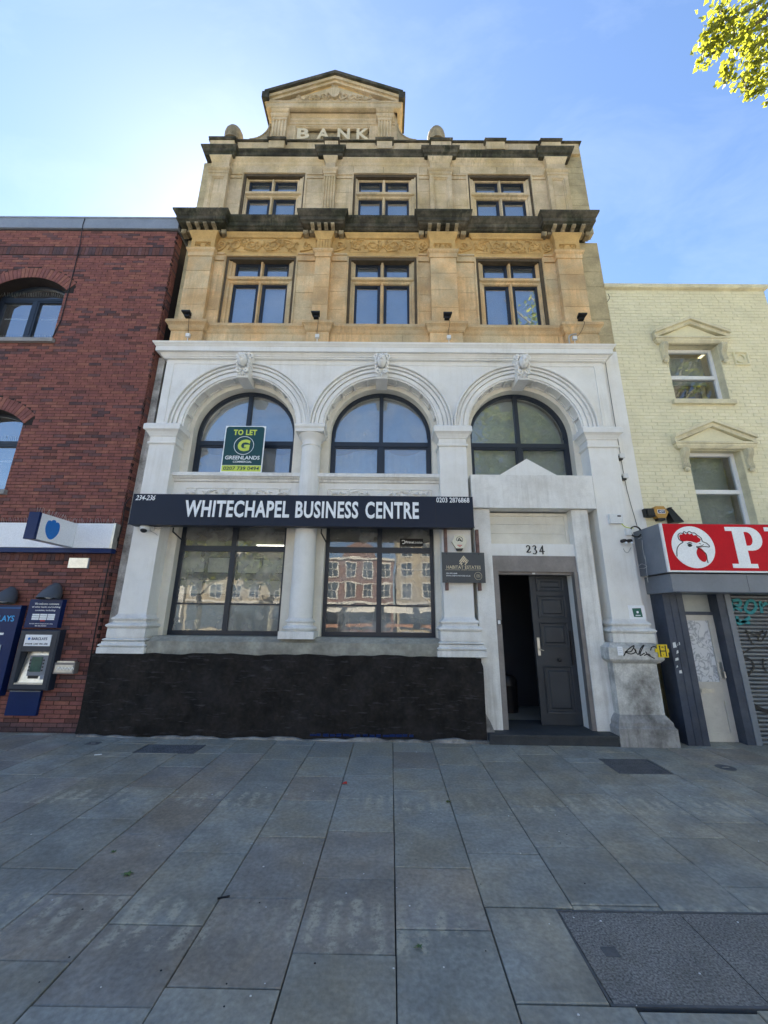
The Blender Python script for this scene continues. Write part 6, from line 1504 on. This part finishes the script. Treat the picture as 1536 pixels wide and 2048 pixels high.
# cameras, lights, boxes
cm = thing('security_camera', (-3.755, -.1, 2.9), 'white dome camera under the navy sign', 'camera')
f = MB(); f.ball((-3.76, -.09, 2.925), .075, 1.05, 1.2, .8, 16, 10); f.box(-3.72, -3.66, -.06, .0, 2.90, 2.96); link('housing', f, 'white_plastic', cm, smooth=60)
f = MB(); f.ball((-3.755, -.125, 2.888), .05, 1, 1, .85, 14, 8); link('dome', f, 'black_plastic', cm, smooth=60)
f = MB(); f.tube([(-3.68, -.02, 2.95), (-3.6, -.015, 2.93), (-3.52, -.012, 2.955), (-3.45, .0, 2.96)], .005, 5); f.tube([(-3.72, -.02, 2.90), (-3.64, -.012, 2.86), (-3.60, -.008, 2.83)], .004, 5); link('cable', f, 'cable_grey', cm)
fl_l = ['black floodlight on the stone ledge next to the red brick corner', 'black floodlight on the stone ledge over the first arch springing column', 'black floodlight on the stone ledge below the middle window group, over the third pilaster', 'black floodlight on the stone ledge next to the cream building']
for i, (px, py) in enumerate(((369, 634), (630, 637), (896, 638), (1168, 641))):
    x, z = at(px, py, -.2); z = 6.93
    t = thing('floodlight', (x, -.1, 6.895), fl_l[i], 'floodlight', 'floodlights along the stone ledge')
    f = MB(); f.hexa([(x-.08, -.20, 6.935), (x+.08, -.20, 6.935), (x+.065, -.10, 6.915), (x-.065, -.10, 6.915)], [(x-.08, -.205, 6.96), (x+.08, -.205, 6.96), (x+.065, -.11, 6.965), (x-.065, -.11, 6.965)]); link('lamp_head', f, 'black_plastic', t)
    f = MB(); f.box(x-.045, x+.045, -.15, -.08, 6.875, 6.92); link('driver_box', f, 'black_plastic', t)
    f = MB(); f.tube([(x, -.09, 6.885), (x, -.03, 6.888)], .012, 6); link('bracket', f, 'black_plastic', t)
    f = MB(); jx = x+(.03 if i < 3 else -.13); f.tube(spline([(x+.02, -.11, 6.88), (x+.045, -.13, 6.8), (x+.02 if i < 3 else x-.02, -.05, 6.64), (jx, -.04, 6.56)], 4), .004, 5); link('cable', f, 'cable_black', t)
    f = MB(); f.box(jx-.035, jx+.035, -.075, -.03, 6.5, 6.57); f.tube([(jx, -.045, 6.5), (jx, -.045, 6.36)], .008, 5); link('junction_box', f, 'white_plastic', t)
    if i == 3:
        f = MB(); f.tube(spline([(3.45, -.04, 6.64), (3.36, -.05, 6.62), (3.30, -.05, 6.56), (3.30, -.05, 6.36)], 5), .013, 6); link('conduit', f, 'cable_grey', t)
mb_ = thing('control_box', (3.65, -.03, 3.06), 'white plastic control box with a small display on the end pilaster', 'box')
f = MB(); f.box(3.548, 3.752, -.06, 0, 3.085, 3.235); link('case', f, 'white_plastic', mb_)
f = MB(); f.box(3.67, 3.725, -.062, -.06, 3.19, 3.215); link('display', f, 'black_plastic', mb_)
f = MB(); f.tube(spline([(3.74, -.03, 3.085), (3.78, -.03, 3.04), (3.86, -.02, 3.02), (3.93, 0, 3.02)], 4), .007, 5); link('cable', f, 'lime', mb_)
jb = thing('junction_box', (3.82, -.03, 2.9), 'small white junction box with black cable loop and grey wires', 'box')
f = MB(); f.box(3.785, 3.86, -.05, 0, 2.90, 3.0); link('case', f, 'white_plastic', jb)
f = MB(); f.arch(3.945, 2.96, [(.075, -.012), (.075, -.03), (.093, -.03), (.093, -.012)], .3, 2*pi-.5, 24); link('cable_loop', f, 'cable_black', jb)
f = MB()
for l in ([(1283, 1072), (1290, 1068), (1296, 1064)], [(1276, 1078), (1284, 1074), (1294, 1066), (1302, 1064)], [(1262, 1095), (1256, 1105), (1250, 1103), (1247, 1097)], [(1284, 1080), (1286, 1100), (1290, 1118), (1297, 1135), (1304, 1145)], [(1278, 1132), (1284, 1128), (1297, 1134), (1303, 1139)], [(1278, 1137), (1290, 1136), (1302, 1124), (1309, 1118)], [(1288, 1060), (1289, 1090), (1292, 1130), (1296, 1165)]):
    f.tube([(x, -.012, z) for x, z in spline([at(a, b, -.012) for a, b in l], 4)], .005, 4)
link('loose_wire', f, 'cable_grey', jb)
for nm, px, lb in (('sensor', 1247, 'small black and chrome sensor, the one nearer the doorway'), ('sensor', 1258, 'small black and chrome sensor, the one nearer the shop sign')):
    x, z = at(px, 1084, -.04); t = thing(nm, (x, 0, z), lb, 'sensor', 'twin sensors on the end pilaster')
    f = MB(); f.tube([(x, 0, z+.02), (x, -.05, z+.02), (x, -.09, z+.01)], .028, 10); link('body', f, 'black_plastic', t)
    f = MB(); f.ball((x+.012, -.085, z-.025), .022, 1, 1, 1, 8, 6); link('lens', f, 'white_plastic', t, smooth=60)
for px, py, lb in ((1241, 913, 'upper of two tiny white bracket boxes on the end pilaster'), (1248, 953, 'lower of two tiny white bracket boxes on the end pilaster')):
    x, z = at(px, py, .1); t = thing('bracket_box', (x, .15, z), lb, 'box', 'bracket boxes on the end pilaster')
    f = MB(); f.box(x-.03, x+.05, .06, .181, z-.035, z+.04); link('case', f, 'white_plastic', t)
    f = MB(); f.box(x-.06, x-.03, .09, .181, z-.04, z+.01); f.box(x-.03, x+.03, .09, .16, z-.06, z-.035); link('clip', f, 'black_plastic', t)
f = MB(); f.tube([(x, .172, z) for x, z in [at(a, b, .172) for a, b in ((1208, 705), (1214, 745), (1221, 790), (1230, 845), (1236, 880), (1246, 940), (1254, 980), (1262, 1010), (1268, 1030), (1275, 1055))]], .004, 5); link('cable', f, 'cable_black', bank)
bb = thing('alarm_box', (4.45, .1, 3.2), 'amber hexagonal alarm box reading ADT on the cream brick', 'alarm box')
acx, acz = at(1322, 1024, .10); f = MB(); f.prism([(acx+.125*cos(pi/3*k), acz+.115*sin(pi/3*k)) for k in range(6)], .10, YY-.003); link('case', solid(f), 'amber_plastic', bb)
f = MB(); f.box(acx-.055, acx+.065, .096, .10, acz-.025, acz+.04); link('badge', f, 'letter_white', bb); 
f = MB(); f.box(acx-.048, acx+.058, .094, .096, acz-.018, acz+.034); link('badge_field', f, 'corp_blue', bb); text('ADT', acx+.005, acz+.008, .075, .034, .0935, 'letter_white', bb, .002, .02)
f = MB(); f.prism([(acx-.06, acz-.10), (acx+.06, acz-.10), (acx+.05, acz-.135), (acx-.05, acz-.135)], .11, YY-.003); link('lamp_cover', solid(f), 'black_plastic', bb)
x, z = at(1298, 1026, .12); t = thing('loudspeaker', (x, .15, z-.1), 'small black boxy speaker beside the amber alarm box', 'speaker')
f = MB(); f.hexa([(x-.07, .09, z-.07), (x+.075, .08, z-.07), (x+.07, YY-.003, z-.06), (x-.06, YY-.003, z-.06)], [(x-.08, .10, z+.07), (x+.075, .10, z+.075), (x+.07, YY-.003, z+.075), (x-.07, YY-.003, z+.07)]); link('case', f, 'black_plastic', t)
f = MB(); f.box(x-.05, x+.05, .074, .086, z-.05, z+.05); link('grille', f, 'letter_black', t)
x, z = at(1347, 1030, .10); t = thing('floodlight', (x, .15, z-.1), 'tall narrow black lamp box beside the amber alarm box', 'floodlight')
f = MB(); f.hexa([(x-.06, .03, z-.13), (x+.10, .03, z-.13), (x+.08, YY-.003, z-.13), (x-.05, YY-.003, z-.13)], [(x-.07, .13, z+.12), (x+.02, .13, z+.12), (x+.02, YY-.003, z+.12), (x-.06, YY-.003, z+.12)]); link('case', f, 'black_plastic', t)
f = MB(); f.box(x-.03, x+.01, .11, YY-.003, z+.12, z+.135); link('bracket', f, 'black_plastic', t)
gp = thing('poster', (3.79, -.01, 1.62), 'small white poster with a green square on the end pilaster', 'poster')
f = MB(); f.add([(3.66, -.004, 1.635), (3.90, -.004, 1.625), (3.89, -.004, 1.825), (3.65, -.004, 1.83)], [(0, 1, 2, 3)]); f.box(3.655, 3.9, -.003, -.0005, 1.625, 1.83); link('sheet', f, 'panel_white', gp)
f = MB(); f.prism([(3.72, 1.66), (3.85, 1.66), (3.84, 1.79), (3.71, 1.785)], -.008, -.005); link('print', solid(f), 'print_green', gp)
f = MB(); f.ball((3.782, -.0085, 1.73), .018, 1, .1, 1, 8, 6); f.box(3.745, 3.82, -.009, -.008, 1.678, 1.69); link('logo', f, 'letter_white', gp)
hy = thing('hydrant_sign', (3.91, -.2, 1.12), 'yellow hydrant marker plate with a black H', 'sign')
x0, z1 = at(1314, 1289, -.215); x1, z0 = at(1338, 1315, -.215)
f = MB(); f.box(x0, x1, -.215, -.197, z0, z1); f.box(x0-.035, x0, -.21, -.2, (z0+z1)/2-.02, (z0+z1)/2+.03); f.box(x1, x1+.02, -.21, -.2, (z0+z1)/2-.02, (z0+z1)/2+.03); link('plate', f, 'yellow_sign', hy)
f = MB(); w_, h_ = x1-x0, z1-z0
f.box(x0+.022, x0+.036, -.218, -.2155, z0+.02, z1-.02); f.box(x1-.036, x1-.022, -.218, -.2155, z0+.02, z1-.02); f.box(x0+.036, x1-.036, -.218, -.2155, (z0+z1)/2-.008, (z0+z1)/2+.006)
f.box(x0+.016, x0+.042, -.2182, -.2155, z1-.022, z1-.014); f.box(x1-.042, x1-.016, -.2182, -.2155, z1-.022, z1-.014); f.box(x0+.016, x0+.042, -.2182, -.2155, z0+.014, z0+.022); f.box(x1-.042, x1-.016, -.2182, -.2155, z0+.014, z0+.022); link('letter', f, 'letter_black', hy)
text('100', (x0+x1)/2, z1-.035, .03, .02, -.2155, 'letter_black', hy, .002, .02); text('1', (x0+x1)/2, z0+.035, None, .02, -.2155, 'letter_black', hy, .002, .02)
ws = thing('sticker', (3.32, -.197, 1.14), 'plain white sticker at the start of the black tag', 'sticker')
x0, z1 = at(1234, 1293, -.197); x1, z0 = at(1247, 1311, -.197)
f = MB(); f.box(x0, x1, -.1985, -.1955, z0, z1); link('sheet', f, 'panel_white', ws)
f = MB()
for k in range(3): f.box(x0+.01, x1-.012, -.1993, -.1985, z1-.03-.025*k, z1-.027-.025*k)
link('print', f, 'print_grey', ws)
db = thing('door_bell', (1.71, .03, 1.53), 'small white door bell on the grey door channel', 'door bell')
f = MB(); f.box(1.685, 1.745, .012, .04, 1.53, 1.60); link('case', f, 'black_plastic', db)
f = MB(); f.box(1.688, 1.728, .006, .012, 1.537, 1.593); link('push', f, 'white_plastic', db)

# litter and leaves on the paving
def litter(px, py, label, cat, m, kind, s):
    x, y = on_ground(px, py); z = gz(x)+.004
    f = MB(); rr = random.Random(px)
    if kind == 'leaf':
        t = thing('fallen_leaf', (x, y, z), label, cat, 'fallen leaves on the paving'); a = rr.uniform(0, 6)
        pts = []
        for k in range(10):
            r_ = s*(1 if k % 2 == 0 else .5); pts.append((x+r_*cos(a+2*pi*k/10), y+r_*sin(a+2*pi*k/10), z+rr.uniform(0, .012)))
        f.add(pts+[(x, y, z+.006)], [(k, (k+1) % 10, 10) for k in range(10)]); link('blade', f, m, t)
        f = MB(); f.tube([(x, y, z+.004), (x+s*1.3*cos(a+.3), y+s*1.3*sin(a+.3), z+.003)], .0015, 4); link('stalk', f, m, t)
    else:
        if kind == 'stick': f.tube([(x-s, y-s*.35, z), (x+s, y+s*.35, z)], s*.16, 5)
        elif kind == 'wrap':
            f.add([(x-s, y, z), (x, y-s*.6, z+.01), (x+s, y-.2*s, z+.004), (x+s*.6, y+s*.6, z+.02), (x-.5*s, y+s*.7, z+.008)], [(0, 1, 4), (1, 2, 3), (1, 3, 4)])
        else: f.ball((x, y, z), s, 1.3, 1, .4, 7, 5)
        tag(link({'stick': 'cigarette_end', 'wrap': 'sweet_wrapper', 'lump': 'pebble'}[kind], f, m), label, cat)
litter(689, 1569, 'crumpled pink and white wrapper on the paving', 'wrapper', 'print_red', 'wrap', .028)
litter(196, 1510, 'short pale stub of litter near the brick corner', 'litter', 'litter_white', 'stick', .035)
litter(447, 1796, 'thin black stick lying on a slab', 'stick', 'letter_black', 'stick', .032)
litter(256, 1750, 'pale green star shaped leaf lying alone on a blue slab', 'leaf', 'leaf_fallen', 'leaf', .035)
litter(227, 1706, 'small curled green leaf in a paving joint', 'leaf', 'leaf_fallen', 'leaf', .022)
litter(897, 1605, 'bright green leaf near the worn stripes', 'leaf', 'leaf', 'leaf', .028)
litter(838, 1897, 'crumpled green leaf, the one nearest the camera', 'leaf', 'leaf_fallen', 'leaf', .022)
f = MB(); rr = random.Random(21)
for i in range(110):
    y = rr.uniform(-3.9, -.3); x = rr.uniform(-1.05, 1.05)*(y+6); s = rr.uniform(.002, .0055)
    f.ball((x, y, gz(x)+.003), s, 1.3, 1, .5, 5, 3, mi=rr.choice([0, 0, 1]))
tag(link('grit', f, ['litter_white', 'letter_black']), 'scattered specks of white and dark grit on the paving', 'grit', kind='stuff')

# ================================================================== THE FAR SIDE OF THE STREET (seen in the window panes)
def far_house(name, x0, x1, y, h, m, floors, cols, label, arch=False, trim=True, gable=None):
    t = thing(name, ((x0+x1)/2, y-4, -.13), label, 'building')
    f = MB(); f.box(x0, x1, y-9, y, -.13, h); link('wall', f, m, t)
    f = MB(); f.box(x0-.1, x1+.1, y-9.1, y+.15, h, h+.25); f.box(x0, x1, y, y+.08, 3.3, 3.55); f.box(x0, x1, y, y+.06, h*.66, h*.66+.12); link('cornice', f, 'far_stone', t)
    fh = (h-3.6)/floors; cw = (x1-x0)/cols
    for i in range(floors):
        for k in range(cols):
            cx_ = x0+cw*(k+.5); z0 = 3.75+fh*i+fh*.12; z1 = z0+fh*.66; w = min(.55, cw*.28)
            f = MB(); f.box(cx_-w-.12, cx_+w+.12, y, y+.05, z0-.12, z0); f.box(cx_-w-.12, cx_-w, y, y+.05, z0, z1+.12); f.box(cx_+w, cx_+w+.12, y, y+.05, z0, z1+.12); f.box(cx_-w, cx_+w, y, y+.05, z1, z1+.12); f.box(cx_-.03, cx_+.03, y+.01, y+.045, z0, z1); f.box(cx_-w, cx_+w, y+.01, y+.045, (z0+z1)/2-.03, (z0+z1)/2+.03)
            wn = link('window', f, 'far_stone', t); g = MB(); g.box(cx_-w, cx_+w, y+.002, y+.012, z0, z1); link('pane', g, 'far_glass', wn)
    if gable:
        gx = gable; f = MB(); f.prism([(gx-2.2, h+.25), (gx+2.2, h+.25), (gx+1.6, h+1.6), (gx, h+2.5), (gx-1.6, h+1.6)], y+.1, y-.3); f.v = [(a, b, c) for a, b, c in f.v]; link('gable', solid(f), m, t)
    f = MB(); f.box(x0+.3, x1-.3, y, y+.08, .3, 3.1); link('shop_front', f, 'far_glass', t)
    return t
far_house('red_terrace', -9.5, 1.0, -41, 8.6, 'far_red', 2, 5, 'red brick house across the street, mirrored in the shop window', gable=-3.2)
far_house('tan_terrace', 1.4, 9.0, -41, 11.2, 'far_tan', 3, 3, 'tan brick house across the street, mirrored in the shop window')
far_house('cream_terrace', 9.4, 24, -41, 10.0, 'far_stone', 3, 6, 'pale rendered house across the street beyond the tan one')
far_house('brown_terrace', -24, -9.9, -41, 9.6, 'far_tan', 3, 6, 'tan brick house across the street beyond the red one')
far_house('end_terrace', 24.4, 44, -41, 9.4, 'far_red', 3, 7, 'long red brick house at the far end of the opposite row')
far_house('corner_terrace', -44, -24.4, -41, 10.4, 'far_stone', 3, 7, 'long pale house at the far end of the opposite row')
g = MB(); g.box(-60, 60, -41, -21, -.2, -.01); structure('far_pavement', g, 'bounce_paving')  # unseen paving, set wide and pale to bounce sun onto the facade
for i, (x, lab) in enumerate(((-6.0, 'market stall under a pale awning, in front of the red terrace'), (-2.5, 'market stall under a pale awning, by the red terrace gable'), (1.5, 'market stall under a pale awning, between red and tan terraces'), (5.2, 'market stall under a pale awning, in front of the tan terrace'))):
    t = thing('market_stall', (x, -34.5, -.13), lab, 'stall', 'market stalls across the street')
    f = MB(); f.prism([(-33.0, 2.2), (-36, 2.75), (-36, 2.82), (-33.0, 2.27)], x-1.5, x+1.5); f.v = [(b, a, c) for a, b, c in f.v]; link('awning', solid(f), 'awning', t)
    f = MB(); 
    for a in (-1.4, 1.4):
        for b in (-33.2, -35.8): f.tube([(x+a, b, -.13), (x+a, b, 2.5)], .03, 6)
    link('frame', f, 'steel', t); f = MB(); f.box(x-1.4, x+1.4, -35.6, -33.4, .7, 1.0); link('counter', f, 'goods', t)

# ================================================================== STREET TREES
def in_view(p, margin=0.0):
    """is the point inside the lens's field? (the crown above the building must stay as small as the photograph shows)"""
    d = p-CAM; c = d.dot(fwd)
    if c <= .2: return False
    return abs(d.dot(R2)/c)*FPX < 768+margin and abs(d.dot(U2)/c)*FPX < 1024+margin
def tree(name, base, h, crown_c, crown_r, n_leaf, seed, label, branches, leaf_s=.13, extra=None, keep=None):
    rr = random.Random(seed); t = thing(name, base, label, 'tree')
    f = MB(); b = Vector(base); top = Vector((crown_c[0], crown_c[1], crown_c[2]))
    P = [b, b.lerp(top, .35)+Vector((.15, -.1, 0)), b.lerp(top, .7)+Vector((-.1, .1, 0)), top]
    f.tube(spline([tuple(p) for p in P], 5), [.32-.018*k for k in range(16)], 10); tr = link('trunk', f, 'bark', t, smooth=60)
    lf = MB(); limbs = MB(); anchors = []
    def clump(c, n, r):
        for _ in range(n):
            d = Vector((rr.gauss(0, 1), rr.gauss(0, 1), rr.gauss(0, .8)))*r*.55; p = c+d
            if keep and not keep(p): continue
            s = leaf_s*rr.uniform(.6, 1.15); u = Vector((rr.gauss(0, 1), rr.gauss(0, 1), rr.gauss(0, .6))).normalized(); w = u.cross(Vector((rr.gauss(0, 1), rr.gauss(0, 1), rr.gauss(0, 1)))).normalized(); nrm = u.cross(w)
            q = [p-u*s*.5, p-u*s*.12+w*s*.5+nrm*s*.1, p+u*s*.1+w*s*.28, p+u*s*.55, p+u*s*.1-w*s*.28, p-u*s*.12-w*s*.5+nrm*s*.1]
            lf.add(q, [(0, 1, 2, 3), (0, 3, 4, 5)])
    for br in branches:
        limbs.tube(spline(br['pts'], 4), [br['r']*(1-.8*k/(4*(len(br['pts'])-1))) for k in range(4*(len(br['pts'])-1)+1)], 6)
        for tip in br['tips']:
            tv = Vector(tip[:3]); src = min(spline(br['pts'], 4), key=lambda q: (Vector(q)-tv).length)
            mid = (Vector(src)+tv)/2+Vector((rr.uniform(-.1, .1), rr.uniform(-.1, .1), .08))
            limbs.tube([src, tuple(mid), tuple(tv)], [.018, .010, .004], 4); clump(tv, int(tip[4]), tip[3])
            clump(mid, int(tip[4]*.35), tip[3]*.7)
    for k in range(46):
        a = rr.uniform(0, 2*pi); e = rr.uniform(-.5, 1.3); d = Vector((cos(a)*cos(e), sin(a)*cos(e), sin(e))); tip = Vector(crown_c)+Vector((d.x*crown_r[0], d.y*crown_r[1], d.z*crown_r[2]))*rr.uniform(.55, 1.0)
        if keep and not keep(tip): continue
        st = b.lerp(top, rr.uniform(.5, .95)); mid = st.lerp(tip, .5)+Vector((0, 0, .5)); limbs.tube(spline([tuple(st), tuple(mid), tuple(tip)], 4), [.10*(1-.09*q) for q in range(9)], 5)
        for q in range(5):
            c = st.lerp(tip, rr.uniform(.45, 1.05))+Vector((rr.gauss(0, .5), rr.gauss(0, .5), rr.gauss(0, .4)))
            if keep and not keep(c): continue
            clump(c, n_leaf, rr.uniform(.6, 1.1))
    link('limb', limbs, 'bark', t, smooth=60)
    o = link('crown', lf, 'leaf', t); return t
def at3(px, py, z):
    d = fwd*FPX+R2*(px-768)-U2*(py-1024); k = (z-CAM.z)/d.z; p = CAM+d*k; return p
tips = []
rr = random.Random(77)
vis = [(1440, 18, 11.0, .22, 55), (1475, 12, 11.1, .25, 60), (1510, 20, 11.1, .28, 60), (1445, 35, 11.0, .10, 18), (1457, 42, 10.9, .08, 12),
       (1416, 66, 10.9, .12, 34), (1406, 96, 10.8, .12, 34), (1402, 120, 10.75, .07, 12), (1422, 92, 10.8, .10, 16), (1408, 132, 10.7, .06, 8), (1437, 62, 10.9, .13, 34), (1446, 70, 10.9, .14, 36), (1440, 88, 10.8, .1, 18), (1435, 108, 10.8, .1, 16),
       (1465, 50, 10.9, .18, 46), (1485, 66, 10.9, .2, 50), (1505, 60, 11.0, .22, 55), (1525, 75, 11.0, .24, 60), (1470, 88, 10.8, .12, 24), (1455, 135, 10.6, .11, 28), (1450, 160, 10.5, .09, 22), (1462, 150, 10.5, .1, 20), (1490, 110, 10.7, .18, 44), (1512, 105, 10.8, .22, 56), (1500, 140, 10.6, .18, 50), (1525, 130, 10.7, .22, 60), (1486, 162, 10.5, .11, 28), (1508, 168, 10.5, .13, 34), (1530, 165, 10.5, .15, 40), (1504, 192, 10.4, .07, 14), (1522, 182, 10.4, .09, 18), (1534, 205, 10.3, .05, 8)]
root = at3(1700, 60, 11.6)
for px, py, z, r, n in vis:
    p = at3(px, py, z); tips.append((p.x, p.y, p.z, r, n*1.0))
TB = (11.0, -8.0, -.05); TC = (11.0, -7.6, 12.5)
brs = []
for a0, a1 in ((0, 5), (5, 14), (14, 24), (24, 40)):
    sel = tips[a0:a1]
    if not sel: continue
    m_ = Vector((sum(q[0] for q in sel)/len(sel), sum(q[1] for q in sel)/len(sel), sum(q[2] for q in sel)/len(sel)))
    st = Vector(TC)-Vector((0, 0, 2.0)); far = min(sel, key=lambda q: q[0])
    brs.append({'pts': [tuple(st), tuple(st.lerp(m_, .45)+Vector((.3, .2, .5))), tuple(m_+Vector((.5, -.1, .15))), (far[0], far[1], far[2])], 'r': .09, 'tips': sel})
keep1 = lambda p: (not in_view(p, 60)) 
t1 = MB()
tree_main = None
def keep_any(p): return not in_view(p, 40)
# the overhanging branch is grown without the view test, the rest of the crown with it
def grow():
    rr_ = random.Random(4)
    t = tree('plane_tree', TB, 16, TC, (7.0, 6.5, 6.0), 60, 4, 'leafy tree branch with sunlit yellow green leaves against the sky', [], .17, keep=keep_any)
    lf = MB(); lm = MB()
    for br in brs:
        S = spline(br['pts'], 5); K = len(S); lm.tube(S, [.06*(1-.9*k/(K-1))+.004 for k in range(K)], 6)
        for x, y, z, r, n in br['tips']:
            tv = Vector((x, y, z)); src = Vector(min(S, key=lambda q: (Vector(q)-tv).length)); mid = (src+tv)/2+Vector((0, 0, .04)); lm.tube([tuple(src), tuple(mid), tuple(tv)], [.012, .008, .003], 4)
            for _ in range(int(n)):
                d = Vector((rr_.gauss(0, 1), rr_.gauss(0, 1), rr_.gauss(0, 1)))*r*.55; p = tv+d; s = rr_.uniform(.05, .115)
                u = Vector((rr_.gauss(0, 1), rr_.gauss(0, 1), rr_.gauss(0, .6))).normalized(); w = u.cross(Vector((rr_.gauss(0, 1), rr_.gauss(0, 1), rr_.gauss(0, 1)))).normalized(); nr = u.cross(w)
                lf.add([p-u*s*.5, p-u*s*.12+w*s*.5+nr*s*.1, p+u*s*.1+w*s*.28, p+u*s*.55, p+u*s*.1-w*s*.28, p-u*s*.12-w*s*.5+nr*s*.1], [(0, 1, 2, 3), (0, 3, 4, 5)])
    link('limb', lm, 'bark', t, smooth=60); link('foliage', lf, 'leaf', t)
grow()
tree('plane_tree', (-18.5, -32.5, -.13), 12, (-18.5, -32.5, 7.0), (4.8, 4.5, 3.6), 26, 9, 'street tree across the road before the brown terrace', [], .45)
tree('plane_tree', (-11.5, -33.0, -.13), 12, (-11.5, -33.0, 7.4), (4.0, 4.0, 3.4), 24, 15, 'smaller street tree across the road before the red terrace', [], .45)
tree('plane_tree', (19, -15, -.13), 13, (19, -15, 8.6), (6.0, 5.0, 5.0), 55, 31, 'kerbside tree behind the viewer, mirrored in the cream building', [], .24)
tree('plane_tree', (9.5, -17, -.13), 15, (9.5, -17, 12.5), (5.5, 4.5, 5.0), 55, 33, 'kerbside tree behind the viewer, mirrored in the arched window', [], .24)
tree('plane_tree', (15, -34.5, -.13), 13, (15, -34.5, 8.5), (4.8, 4.8, 4.2), 22, 12, 'street tree across the road before the pale terrace', [], .45)
